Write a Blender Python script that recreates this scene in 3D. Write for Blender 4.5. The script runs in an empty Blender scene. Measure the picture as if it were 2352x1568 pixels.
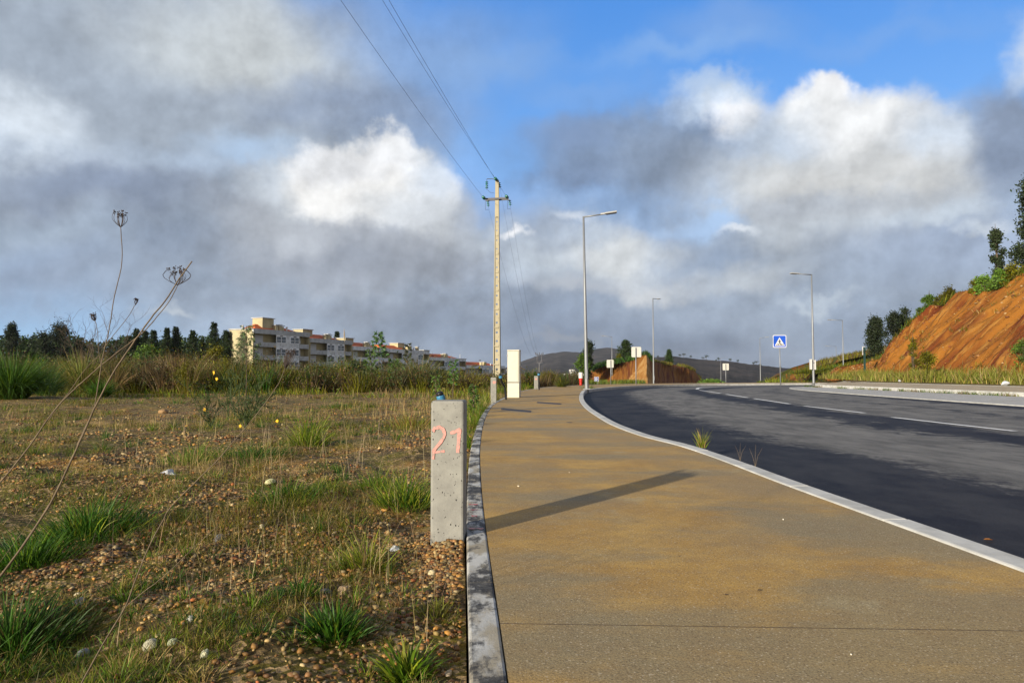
import bpy, math, random
import numpy as np
from mathutils import Vector, Matrix
R = math.radians
random.seed(7)
rng = np.random.default_rng(7)
scene = bpy.context.scene
COL = scene.collection

# ---------------------------------------------------------------- camera, world, sun, exposure
F = 1568.0            # focal length in units of a 2352 px wide picture (24 mm on a 36 mm sensor)
PITCH = math.atan((857.0 - 784.0) / F)
CZ = 0.72
camd = bpy.data.cameras.new("camera"); camd.sensor_width = 36; camd.lens = 24.0
camd.clip_start = 0.05; camd.clip_end = 20000
cam = bpy.data.objects.new("camera", camd); COL.objects.link(cam)
cam.location = (0, 0, CZ); cam.rotation_euler = (math.pi / 2 + PITCH, 0, 0)
scene.camera = cam

EXPO = 0.8
scene.view_settings.view_transform = 'Standard'
scene.view_settings.look = 'None'
scene.view_settings.gamma = 1
scene.view_settings.use_curve_mapping = False
scene.view_settings.exposure = EXPO
scene.cycles.max_bounces = 6
scene.cycles.diffuse_bounces = 3
scene.cycles.transparent_max_bounces = 8
scene.cycles.volume_bounces = 0

SUN_EL = R(14.0)
SUN_DIR = Vector((-1.62, -1.95, 0)).normalized() * math.cos(SUN_EL) + Vector((0, 0, math.sin(SUN_EL)))   # towards the sun
sund = bpy.data.lights.new("sun", 'SUN'); sund.energy = 4.4; sund.angle = R(1.1); sund.color = (1.0, 0.90, 0.74)
sun = bpy.data.objects.new("sun", sund); COL.objects.link(sun)
sun.rotation_euler = (-SUN_DIR).to_track_quat('-Z', 'Y').to_euler()

def ray(X, Y):
    a = (X - 1176.0) / F; b = (784.0 - Y) / F
    c, s = math.cos(PITCH), math.sin(PITCH)
    return Vector((a, c - b * s, s + b * c))
def gp(X, Y, z=0.0):
    d = ray(X, Y); t = (z - CZ) / d.z
    return Vector((d.x * t, d.y * t, z))
def rp(X, Y, D):
    d = ray(X, Y); t = D / d.y
    return Vector((d.x * t, D, CZ + d.z * t))
def lin(c):
    return tuple(((v / 255.0) / 12.92 if v / 255.0 <= 0.04045 else ((v / 255.0 + 0.055) / 1.055) ** 2.4) for v in c)

def build_world():
    w = bpy.data.worlds.new("World"); scene.world = w; w.use_nodes = True
    nt = w.node_tree; N = nt.nodes; L = nt.links
    for n in list(N): N.remove(n)
    out = N.new('ShaderNodeOutputWorld'); bg = N.new('ShaderNodeBackground'); bg.inputs[1].default_value = 0.1
    L.new(bg.outputs[0], out.inputs[0])
    sky = N.new('ShaderNodeTexSky'); sky.sky_type = 'NISHITA'; sky.sun_disc = False
    sky.sun_elevation = SUN_EL; sky.sun_rotation = math.atan2(SUN_DIR.x, SUN_DIR.y)
    sky.air_density = 1.0; sky.dust_density = 0.3; sky.ozone_density = 3.0
    def vm(op, a, b=None):
        n = N.new('ShaderNodeVectorMath'); n.operation = op
        for i, v in enumerate((a, b)):
            if v is None: continue
            if isinstance(v, (tuple, list)): n.inputs[i].default_value = v
            else: L.new(v, n.inputs[i])
        return n.outputs['Value'] if op in ('LENGTH', 'DOT_PRODUCT', 'DISTANCE') else n.outputs[0]
    def ma(op, a, b=None, c=None, clamp=False):
        n = N.new('ShaderNodeMath'); n.operation = op; n.use_clamp = clamp
        for i, v in enumerate((a, b, c)):
            if v is None: continue
            if isinstance(v, (int, float)): n.inputs[i].default_value = v
            else: L.new(v, n.inputs[i])
        return n.outputs[0]
    def noise(vec, sc, det=4, rough=0.55):
        n = N.new('ShaderNodeTexNoise'); n.inputs['Scale'].default_value = sc; n.inputs['Detail'].default_value = det
        n.inputs['Roughness'].default_value = rough; L.new(vec, n.inputs['Vector']); return n
    def mr(v, a, b, c=0.0, d=1.0):
        n = N.new('ShaderNodeMapRange'); n.interpolation_type = 'SMOOTHSTEP'
        L.new(v, n.inputs[0])
        for i, q in enumerate((a, b, c, d)): n.inputs[i + 1].default_value = q
        return n.outputs[0]
    def mix(f, a, b, mode='MIX'):
        n = N.new('ShaderNodeMix'); n.data_type = 'RGBA'; n.blend_type = mode
        for i, v in ((0, f), (6, a), (7, b)):
            if isinstance(v, (int, float)): n.inputs[i].default_value = v
            elif isinstance(v, (tuple, list)): n.inputs[i].default_value = (*v, 1) if len(v) == 3 else v
            else: L.new(v, n.inputs[i])
        return n.outputs[2]
    tc = N.new('ShaderNodeTexCoord').outputs['Generated']
    sep = N.new('ShaderNodeSeparateXYZ'); L.new(tc, sep.inputs[0])
    az = ma('ARCTAN2', sep.outputs[0], sep.outputs[1])
    el = ma('ARCSINE', sep.outputs[2])
    # domain warp: billows of three sizes
    def warp(sc, amp, det, rough=0.55):
        n = noise(tc, sc, det, rough)
        v = vm('SUBTRACT', n.outputs['Color'], (0.5, 0.5, 0.5)); return vm('MULTIPLY', v, (amp, amp, amp))
    wv = vm('ADD', warp(3.2, 0.22, 3), warp(13.0, 0.075, 6, 0.6))
    cmb = N.new('ShaderNodeCombineXYZ'); L.new(az, cmb.inputs[0]); L.new(el, cmb.inputs[1])
    P = vm('ADD', cmb.outputs[0], vm('MULTIPLY', wv, (1.0, 0.8, 0)))
    wv2 = vm('ADD', vm('ADD', warp(3.2, 0.10, 3), warp(8.0, 0.10, 4, 0.5)), warp(26.0, 0.045, 7, 0.65))
    P2 = vm('ADD', cmb.outputs[0], vm('MULTIPLY', wv2, (1.0, 1.0, 0)))
    K = 1.0 / (2 ** EXPO) / 0.1
    def C(c): return tuple(v * K for v in lin(c))
    # clear blue: the Nishita sky, graded towards the deeper blue of the picture
    base = mix(1.0, sky.outputs[0], SKY_TINT, 'MULTIPLY')
    grad = mr(el, 0.1, 0.6)
    blue = mix(0.75, base, mix(grad, C((140, 194, 248)), C((70, 146, 232))))
    col = blue
    # unseen grey cloud added outside the view to neutralise the fill in shadows
    n1 = noise(tc, 2.1, 6, 0.55); n2 = noise(tc, 4.5, 6, 0.6)
    cover = mr(n1.outputs[0], 0.34, 0.50)
    tone = mr(n2.outputs[0], 0.35, 0.68)
    greycol = mix(tone, C((146, 147, 150)), C((200, 196, 190)))
    out_of_view = ma('MAXIMUM', mr(ma('ABSOLUTE', az), 0.75, 1.15), mr(el, 0.62, 0.95))
    col = mix(ma('MULTIPLY', cover, out_of_view), col, greycol)
    cm = ma('MULTIPLY', cover, out_of_view)
    def stroke(X, Y, rx, ry, c, soft=0.5, op=1.0, Pc=None, tex=0.0):
        nonlocal col, cm
        d0 = ray(X, Y).normalized()
        a0 = math.atan2(d0.x, d0.y); e0 = math.asin(d0.z)
        d1 = ray(X + (rx if X < 1176 else -rx), Y).normalized(); ra = abs(math.atan2(d1.x, d1.y) - a0)
        d2 = ray(X, Y + ry).normalized(); re = abs(math.asin(d2.z) - e0)
        v = vm('SUBTRACT', Pc if Pc is not None else P, (a0, e0, 0))
        v = vm('MULTIPLY', v, (1 / ra, 1 / re, 0))
        f = mr(vm('LENGTH', v), 1.0 + soft * 0.6, max(0.02, 1.0 - soft), 0, op)
        if c[2] - c[0] < 60: c = (c[0] - 3, c[1] - 1, c[2]) if c[0] < 225 else (min(255, c[0] + 8), min(255, c[1] + 6), min(255, c[2] + 4))
        cc = C(c)
        col = mix(f, col, cc)
        n = N.new('ShaderNodeMix'); n.data_type = 'FLOAT'; L.new(f, n.inputs[0]); L.new(cm, n.inputs[2]); n.inputs[3].default_value = 1.0 if tex else 0.15; cm = n.outputs[0]
    for s in SKY_STROKES:
        X, Y, rx, ry, c, soft, op, crisp, tex = s
        stroke(X, Y, rx, ry, c, soft, op, P2 if crisp else P, tex)
    # relief of the cloud masses: lit from upper left, three sizes of billow
    off = vm('ADD', tc, (0.030, 0.0, -0.032)); off2 = vm('ADD', tc, (0.010, 0.0, -0.012))
    dvec = vm('ADD', tc, warp(9.0, 0.05, 3)); 
    r1 = ma('SUBTRACT', noise(tc, 5.0, 5, 0.55).outputs[0], noise(off, 5.0, 5, 0.55).outputs[0])
    r2 = ma('SUBTRACT', noise(tc, 17.0, 5, 0.6).outputs[0], noise(off2, 17.0, 5, 0.6).outputs[0])
    rel = ma('ADD', ma('ADD', ma('MULTIPLY', r1, 1.3), ma('MULTIPLY', r2, 0.85)), ma('MULTIPLY', ma('SUBTRACT', noise(tc, 7.0, 8, 0.6).outputs[0], 0.5), 0.5))
    rel = ma('ADD', 1.0, ma('MULTIPLY', ma('MULTIPLY', rel, cm), 0.8))
    sc_ = N.new('ShaderNodeVectorMath'); sc_.operation = 'SCALE'; L.new(col, sc_.inputs[0]); L.new(ma('MAXIMUM', rel, 0.6), sc_.inputs[3])
    L.new(sc_.outputs[0], bg.inputs[0])

SKY_TINT = (0.8, 0.95, 1.3)
SKY_STROKES = [
    # X, Y, rx, ry, sRGB as seen, softness, opacity, crisp warp, texture
    (300, 260, 760, 470, (166, 176, 190), 0.5, 1.0, 0, 0.14),
    (1000, 90, 260, 120, (150, 180, 222), 0.9, 0.55, 0, 0.05),
    (120, 150, 260, 130, (158, 168, 182), 0.9, 0.9, 1, 0.08),
    (560, 110, 240, 150, (204, 208, 210), 0.9, 0.9, 0, 0.08),
    (330, 240, 380, 80, (168, 178, 192), 0.9, 0.8, 1, 0.08),
    (800, 250, 260, 60, (146, 162, 190), 0.9, 0.7, 1, 0.08),
    (90, 300, 150, 75, (216, 224, 234), 0.8, 0.95, 1, 0.08),
    (170, 370, 210, 40, (190, 200, 214), 0.9, 0.8, 1, 0.08),
    (600, 345, 120, 45, (186, 210, 240), 0.9, 0.8, 1, 0.0),
    (500, 400, 170, 50, (178, 194, 216), 0.9, 0.8, 1, 0.06),
    (250, 450, 330, 65, (142, 154, 176), 0.9, 0.95, 1, 0.08),
    (420, 570, 240, 50, (138, 152, 176), 0.9, 0.9, 1, 0.08),
    (110, 560, 200, 50, (176, 190, 208), 0.9, 0.9, 1, 0.06),
    (150, 660, 380, 80, (160, 176, 202), 0.9, 0.9, 0, 0.06),
    # overall lower deck
    (1500, 700, 1500, 190, (160, 172, 190), 0.35, 1.0, 0, 0.12),
    (1200, 560, 420, 110, (172, 184, 204), 0.8, 0.9, 1, 0.08),
    (1080, 470, 120, 70, (140, 186, 246), 0.8, 0.9, 0, 0.0),
    (1060, 540, 120, 34, (206, 218, 232), 0.8, 0.9, 1, 0.05),
    # left white cumulus
    (840, 520, 300, 130, (178, 182, 190), 0.6, 1.0, 1, 0.10),
    (690, 430, 110, 70, (212, 218, 226), 0.8, 0.9, 1, 0.06),
    (850, 425, 170, 92, (238, 240, 241), 0.32, 1.0, 1, 0.06),
    (900, 345, 62, 48, (236, 240, 245), 0.45, 1.0, 1, 0.05),
    (780, 375, 90, 50, (228, 232, 238), 0.6, 0.9, 1, 0.05),
    (960, 400, 60, 70, (214, 222, 234), 0.7, 0.9, 1, 0.05),
    (950, 480, 110, 50, (208, 212, 218), 0.8, 0.9, 1, 0.05),
    (830, 585, 270, 62, (156, 162, 174), 0.9, 1.0, 1, 0.08),
    (700, 520, 150, 40, (186, 190, 198), 0.9, 0.8, 1, 0.06),
    # dark grey cloud in the middle
    (1440, 370, 230, 120, (134, 153, 182), 0.55, 1.0, 1, 0.10),
    (1330, 320, 110, 60, (134, 158, 196), 0.8, 0.7, 1, 0.0),
    (1300, 430, 120, 40, (132, 150, 180), 0.8, 0.8, 1, 0.08),
    (1560, 410, 160, 100, (140, 154, 176), 0.7, 0.9, 1, 0.08),
    # right bank of cumulus
    (1990, 430, 420, 170, (196, 202, 210), 0.5, 1.0, 1, 0.10),
    (1640, 260, 100, 60, (206, 218, 234), 0.6, 0.95, 1, 0.06),
    (1690, 300, 80, 50, (232, 236, 242), 0.6, 0.95, 1, 0.05),
    (1600, 215, 60, 35, (186, 206, 234), 0.7, 0.8, 1, 0.0),
    (1915, 205, 80, 60, (240, 243, 247), 0.4, 1.0, 1, 0.04),
    (1880, 270, 110, 70, (236, 240, 244), 0.5, 1.0, 1, 0.05),
    (1990, 300, 150, 90, (232, 236, 240), 0.5, 1.0, 1, 0.06),
    (2120, 330, 90, 70, (208, 218, 232), 0.7, 0.9, 1, 0.06),
    (1780, 330, 110, 60, (204, 214, 228), 0.8, 0.8, 1, 0.06),
    (1950, 420, 260, 70, (210, 210, 210), 0.8, 1.0, 1, 0.06),
    (1880, 480, 240, 36, (184, 190, 200), 0.9, 0.8, 1, 0.06),
    (2330, 320, 150, 170, (142, 156, 180), 0.6, 1.0, 1, 0.08),
    (2340, 90, 60, 90, (214, 224, 238), 0.8, 0.8, 1, 0.0),
    (1650, 90, 150, 60, (132, 170, 224), 0.9, 0.6, 0, 0.0),
    (2200, 570, 260, 80, (164, 178, 202), 0.9, 0.9, 1, 0.08),
    (2130, 510, 130, 26, (206, 216, 228), 0.9, 0.8, 1, 0.04),
    (2230, 545, 70, 18, (212, 220, 230), 0.9, 0.7, 1, 0.04),
    (1130, 150, 170, 50, (140, 176, 224), 0.9, 0.6, 1, 0.0),
    (1560, 130, 200, 36, (142, 182, 234), 0.9, 0.6, 1, 0.0),
    (2050, 60, 260, 40, (128, 172, 232), 0.9, 0.5, 1, 0.0),
    (1350, 215, 180, 34, (132, 172, 226), 0.9, 0.5, 1, 0.0),
    # breaks and lit edges low in the middle
    (1640, 512, 80, 26, (178, 208, 246), 0.8, 0.85, 1, 0.0),
    (1700, 530, 60, 12, (226, 234, 244), 0.9, 0.8, 1, 0.0),
    (1600, 595, 160, 50, (154, 170, 194), 0.8, 0.9, 1, 0.08),
    (1240, 610, 110, 60, (190, 198, 208), 0.9, 0.9, 1, 0.06),
    (1420, 590, 150, 55, (216, 219, 222), 0.8, 1.0, 1, 0.06),
    (1490, 650, 110, 26, (204, 206, 210), 0.9, 0.9, 1, 0.05),
    (1350, 540, 90, 30, (196, 206, 220), 0.9, 0.8, 1, 0.05),
    (1720, 640, 140, 40, (192, 198, 206), 0.8, 0.9, 1, 0.08),
    (1180, 552, 34, 13, (240, 244, 250), 0.8, 0.9, 1, 0.0),
    (1325, 505, 44, 12, (226, 234, 244), 0.9, 0.6, 0, 0.0),
    (1900, 690, 90, 14, (196, 206, 218), 0.9, 0.8, 1, 0.0),
    (1300, 665, 110, 20, (190, 194, 202), 0.9, 0.8, 1, 0.0),
    (900, 690, 300, 34, (150, 158, 172), 0.9, 0.8, 1, 0.06),
    # dim belt above the hills
    (1450, 790, 560, 70, (122, 134, 154), 0.8, 1.0, 0, 0.08),
    (1150, 740, 330, 60, (134, 146, 166), 0.9, 0.8, 1, 0.06),
    (1300, 770, 90, 10, (150, 156, 168), 0.9, 0.8, 1, 0.0),
    (400, 722, 70, 14, (196, 204, 214), 0.9, 0.8, 1, 0.0),
    (2050, 760, 200, 60, (142, 156, 178), 0.9, 0.8, 1, 0.06),
]
build_world()

# ---------------------------------------------------------------- helpers
def prop(o, label=None, cat=None, group=None, kind=None):
    if label: o['label'] = label
    if cat: o['category'] = cat
    if group: o['group'] = group
    if kind: o['kind'] = kind
    return o
def empty(name, loc, label, cat, group=None, rz=0.0):
    o = bpy.data.objects.new(name, None); o.empty_display_size = 0.2
    COL.objects.link(o); o.location = loc; o.rotation_euler = (0, 0, rz)
    return prop(o, label, cat, group)
def npmesh(name, V, quads=None, tris=None, mat=None, col=None, parent=None, origin=None, smooth=False, uv=None):
    """large mesh from arrays; V in world space, moved to its origin"""
    V = np.asarray(V, dtype=np.float64)
    if origin is not None: V = V - np.array(origin)
    me = bpy.data.meshes.new(name)
    nq = 0 if quads is None else len(quads); ntri = 0 if tris is None else len(tris)
    me.vertices.add(len(V)); me.vertices.foreach_set('co', V.astype(np.float32).ravel())
    idx = []
    if nq: idx.append(np.asarray(quads, dtype=np.int32).ravel())
    if ntri: idx.append(np.asarray(tris, dtype=np.int32).ravel())
    idx = np.concatenate(idx)
    me.loops.add(len(idx)); me.loops.foreach_set('vertex_index', idx)
    tot = np.concatenate([np.full(nq, 4, np.int32), np.full(ntri, 3, np.int32)])
    st = np.concatenate([[0], np.cumsum(tot)[:-1]]).astype(np.int32)
    me.polygons.add(nq + ntri); me.polygons.foreach_set('loop_start', st)
    try: me.polygons.foreach_set('loop_total', tot)
    except Exception: pass
    if smooth: me.polygons.foreach_set('use_smooth', np.ones(nq + ntri, dtype=bool))
    if col is not None:
        a = me.color_attributes.new('Col', 'FLOAT_COLOR', 'POINT')
        c = np.ones((len(V), 4), np.float32); c[:, :3] = col; a.data.foreach_set('color', c.ravel())
    if uv is not None:
        ul = me.uv_layers.new(name='UVMap'); ul.data.foreach_set('uv', np.asarray(uv, np.float32)[idx].ravel())
    me.update(calc_edges=True)
    if mat: me.materials.append(mat)
    o = bpy.data.objects.new(name, me); COL.objects.link(o)
    if parent is not None: o.parent = parent
    elif origin is not None: o.location = origin
    return o
class MB:
    """small mesh builder"""
    def __init__(s): s.v = []; s.f = []; s.c = []; s.m = []
    def add(s, vs, fs, c=(1, 1, 1), mi=0):
        b = len(s.v); s.v += [tuple(v) for v in vs]; s.f += [tuple(b + i for i in f) for f in fs]
        s.c += [c] * len(vs); s.m += [mi] * len(fs); return s
    def box(s, x0, x1, y0, y1, z0, z1, M=None, c=(1, 1, 1), mi=0):
        vs = [Vector((x, y, z)) for z in (z0, z1) for y in (y0, y1) for x in (x0, x1)]
        if M is not None: vs = [M @ v for v in vs]
        return s.add(vs, [(0, 2, 3, 1), (4, 5, 7, 6), (0, 1, 5, 4), (2, 6, 7, 3), (0, 4, 6, 2), (1, 3, 7, 5)], c, mi)
    def tube(s, pts, rads, n=8, c=(1, 1, 1), caps=True, mi=0):
        pts = [Vector(p) for p in pts]
        if isinstance(rads, (int, float)): rads = [rads] * len(pts)
        rings = []; prev = None
        for i, p in enumerate(pts):
            d = (pts[min(i + 1, len(pts) - 1)] - pts[max(i - 1, 0)])
            d = d.normalized() if d.length > 1e-9 else Vector((0, 0, 1))
            if prev is None: a = d.orthogonal().normalized()
            else:
                a = prev - d * prev.dot(d)
                a = a.normalized() if a.length > 1e-6 else d.orthogonal().normalized()
            prev = a; b = d.cross(a)
            rings.append([p + (a * math.cos(2 * math.pi * k / n) + b * math.sin(2 * math.pi * k / n)) * rads[i] for k in range(n)])
        vs = [v for r in rings for v in r]
        fs = [(i * n + k, i * n + (k + 1) % n, (i + 1) * n + (k + 1) % n, (i + 1) * n + k) for i in range(len(pts) - 1) for k in range(n)]
        if caps: fs += [tuple(reversed(range(n))), tuple((len(pts) - 1) * n + k for k in range(n))]
        return s.add(vs, fs, c, mi)
    def lathe(s, prof, ctr=(0, 0, 0), axis=(0, 0, 1), n=12, c=(1, 1, 1)):
        ax = Vector(axis).normalized(); a = ax.orthogonal().normalized(); b = ax.cross(a); ctr = Vector(ctr)
        vs = [ctr + ax * h + (a * math.cos(2 * math.pi * k / n) + b * math.sin(2 * math.pi * k / n)) * r for (r, h) in prof for k in range(n)]
        fs = [(i * n + k, i * n + (k + 1) % n, (i + 1) * n + (k + 1) % n, (i + 1) * n + k) for i in range(len(prof) - 1) for k in range(n)]
        fs += [tuple(reversed(range(n))), tuple((len(prof) - 1) * n + k for k in range(n))]
        return s.add(vs, fs, c)
    def prism(s, poly, origin, ux, uy, depth, c=(1, 1, 1)):
        """flat outline poly (2-D) in plane origin+ux,uy, given thickness along the normal"""
        o = Vector(origin); ux = Vector(ux); uy = Vector(uy); nn = ux.cross(uy).normalized() * depth
        n = len(poly); f0 = [o + ux * p[0] + uy * p[1] for p in poly]; f1 = [v + nn for v in f0]
        fs = [tuple(reversed(range(n))), tuple(n + i for i in range(n))] + [(i, (i + 1) % n, n + (i + 1) % n, n + i) for i in range(n)]
        return s.add(f0 + f1, fs, c)
    def obj(s, name, mat, parent=None, origin=None, smooth=False, colattr=False, bevel=0.0):
        o0 = Vector(origin) if origin is not None else Vector((0, 0, 0))
        me = bpy.data.meshes.new(name); me.from_pydata([tuple(Vector(v) - o0) for v in s.v], [], s.f)
        if colattr:
            a = me.color_attributes.new('Col', 'FLOAT_COLOR', 'POINT')
            a.data.foreach_set('color', np.array([(*c, 1) for c in s.c], np.float32).ravel())
        for m in (mat if isinstance(mat, (list, tuple)) else [mat]): me.materials.append(m)
        if any(s.m): me.polygons.foreach_set('material_index', s.m)
        if smooth:
            for p in me.polygons: p.use_smooth = True
        me.update()
        o = bpy.data.objects.new(name, me); COL.objects.link(o)
        if parent is not None: o.parent = parent
        elif origin is not None: o.location = origin
        if bevel:
            b = o.modifiers.new('bevel', 'BEVEL'); b.width = bevel; b.segments = 2; b.limit_method = 'ANGLE'
        return o
def copy_tree(o, parent=None):
    c = o.copy(); COL.objects.link(c)
    if parent is not None: c.parent = parent
    for ch in [k for k in o.children]: copy_tree(ch, c)
    return c

# value noise in numpy
def vn(x, y, seed=0):
    x = np.asarray(x, float); y = np.asarray(y, float)
    xi = np.floor(x).astype(np.int64); yi = np.floor(y).astype(np.int64); fx = x - xi; fy = y - yi
    fx = fx * fx * (3 - 2 * fx); fy = fy * fy * (3 - 2 * fy)
    def h(a, b):
        n = (a * 374761393 + b * 668265263 + seed * 974634777) & 0xFFFFFFFF
        n = ((n ^ (n >> 13)) * 1274126177) & 0xFFFFFFFF
        return ((n ^ (n >> 16)) & 0xFFFFFF) / float(0xFFFFFF)
    return (h(xi, yi) * (1 - fx) + h(xi + 1, yi) * fx) * (1 - fy) + (h(xi, yi + 1) * (1 - fx) + h(xi + 1, yi + 1) * fx) * fy
def fbm(x, y, seed=0, o=4):
    s = 0; a = 0.5; t = 0
    for i in range(o):
        s = s + a * vn(x * 2 ** i, y * 2 ** i, seed + i * 17); t += a; a *= 0.5
    return s / t

# ---------------------------------------------------------------- materials
def mat(name, color, rough=0.8, metal=0.0, spec=0.3, var=0.0, vscale=3.0, bump=0.0, bscale=60.0, attr=False, dirt=None, dscale=4.0, damt=0.5, transl=0.0, alpha=None, transmission=0.0, coords='Object', emis=None):
    m = bpy.data.materials.new(name); m.use_nodes = True
    nt = m.node_tree; N = nt.nodes; L = nt.links; b = N['Principled BSDF']
    b.inputs['Roughness'].default_value = rough; b.inputs['Metallic'].default_value = metal
    b.inputs['Specular IOR Level'].default_value = spec
    if transmission: b.inputs['Transmission Weight'].default_value = transmission
    b.inputs['Base Color'].default_value = (*color, 1)
    tc = N.new('ShaderNodeTexCoord').outputs[coords]
    cur = None
    if attr:
        a = N.new('ShaderNodeAttribute'); a.attribute_name = 'Col'; cur = a.outputs['Color']
    def mixn(mode, f, a, bb):
        n = N.new('ShaderNodeMix'); n.data_type = 'RGBA'; n.blend_type = mode
        for i, v in ((0, f), (6, a), (7, bb)):
            if isinstance(v, (int, float)): n.inputs[i].default_value = v
            elif isinstance(v, tuple): n.inputs[i].default_value = (*v, 1)
            else: L.new(v, n.inputs[i])
        return n.outputs[2]
    def nz(sc, det=4, ro=0.6):
        n = N.new('ShaderNodeTexNoise'); n.inputs['Scale'].default_value = sc; n.inputs['Detail'].default_value = det
        n.inputs['Roughness'].default_value = ro; L.new(tc, n.inputs['Vector']); return n.outputs[0]
    def rm(v, a, bb, c, d):
        n = N.new('ShaderNodeMapRange'); L.new(v, n.inputs[0])
        for i, q in enumerate((a, bb, c, d)): n.inputs[i + 1].default_value = q
        return n.outputs[0]
    if var:
        f = rm(nz(vscale), 0.3, 0.7, 1 - var, 1 + var)
        n = N.new('ShaderNodeVectorMath'); n.operation = 'SCALE'
        if cur is None: n.inputs[0].default_value = color
        else: L.new(cur, n.inputs[0])
        L.new(f, n.inputs[3]); cur = n.outputs[0]
    if dirt is not None:
        f = rm(nz(dscale, 6, 0.65), 0.48, 0.62, 0, damt)
        cur = mixn('MIX', f, cur if cur is not None else color, dirt)
    if cur is not None: L.new(cur, b.inputs['Base Color'])
    if bump:
        bn = N.new('ShaderNodeBump'); bn.inputs['Strength'].default_value = bump; bn.inputs['Distance'].default_value = 0.01
        L.new(nz(bscale, 5), bn.inputs['Height']); L.new(bn.outputs[0], b.inputs['Normal'])
    if transl:
        t = N.new('ShaderNodeBsdfTranslucent')
        if cur is not None: L.new(cur, t.inputs[0])
        else: t.inputs[0].default_value = (*color, 1)
        mx = N.new('ShaderNodeMixShader'); mx.inputs[0].default_value = transl
        L.new(b.outputs[0], mx.inputs[1]); L.new(t.outputs[0], mx.inputs[2])
        L.new(mx.outputs[0], N['Material Output'].inputs[0])
    return m
M = {}
M['leaf'] = mat('foliage', (0.1, 0.15, 0.03), 0.6, attr=True, transl=0.3, spec=0.25)
M['grass'] = mat('grass_blade', (0.1, 0.15, 0.03), 0.55, attr=True, transl=0.35, spec=0.3)
M['straw'] = mat('dry_stem', (0.4, 0.3, 0.15), 0.7, attr=True, transl=0.15)
M['bark'] = mat('bark', (0.09, 0.065, 0.045), 0.9, var=0.3, vscale=8, bump=0.4, bscale=30)
M['stem'] = mat('dry_stalk', (0.135, 0.10, 0.062), 0.75, var=0.35, vscale=40, dirt=(0.10, 0.07, 0.05), dscale=18, damt=0.7)
M['seed'] = mat('seed_head', (0.06, 0.045, 0.04), 0.85, var=0.4, vscale=60)
M['pebble'] = mat('pebble', (0.3, 0.2, 0.1), 0.6, attr=True, var=0.2, vscale=60, spec=0.35)
M['galv'] = mat('galvanised_steel', (0.22, 0.23, 0.24), 0.5, 0.35, 0.5, var=0.08, vscale=2.5)
M['alu'] = mat('painted_metal', (0.35, 0.35, 0.34), 0.45, 0.1, 0.5, var=0.05)
M['black'] = mat('black_plastic', (0.012, 0.012, 0.014), 0.45)
M['bluecap'] = mat('blue_plastic', (0.05, 0.20, 0.34), 0.45, var=0.15, vscale=60)
M['white'] = mat('white_paint', (0.60, 0.59, 0.56), 0.5, var=0.04, vscale=5)
M['cabinet'] = mat('cream_cabinet', (0.52, 0.50, 0.41), 0.55, var=0.04, vscale=6, dirt=(0.40, 0.37, 0.28), dscale=4, damt=0.22)
M['signback'] = mat('sign_back', (0.52, 0.51, 0.46), 0.5, var=0.03)
M['blue'] = mat('sign_blue', (0.015, 0.085, 0.50), 0.4, spec=0.4)
M['dblue'] = mat('sign_dark_blue', (0.02, 0.05, 0.25), 0.4)
M['signwhite'] = mat('sign_white', (0.60, 0.60, 0.60), 0.4)
M['ink'] = mat('sign_black', (0.01, 0.01, 0.012), 0.5)
M['red'] = mat('red_plastic', (0.42, 0.02, 0.012), 0.45)
M['polecon'] = mat('pole_concrete', (0.36, 0.32, 0.22), 0.85, var=0.10, vscale=1.2, bump=0.3, bscale=30)
M['steel'] = mat('dark_steel', (0.10, 0.10, 0.11), 0.6, 0.3)
M['glassgreen'] = mat('green_glass', (0.01, 0.13, 0.09), 0.15, spec=0.8)
M['wire'] = mat('wire', (0.10, 0.11, 0.13), 0.5, 0.3)
M['darkgreen'] = mat('dark_green_paint', (0.02, 0.05, 0.045), 0.5)
M['glass'] = mat('window_glass', (0.06, 0.07, 0.08), 0.15, spec=0.7)
M['litter'] = mat('litter', (0.5, 0.51, 0.54), 0.4, var=0.15, vscale=60)
M['flower'] = mat('yellow_flower', (0.85, 0.50, 0.02), 0.6)
M['plume'] = mat('plume', (0.42, 0.34, 0.24), 0.8, attr=False, transl=0.3)
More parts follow.
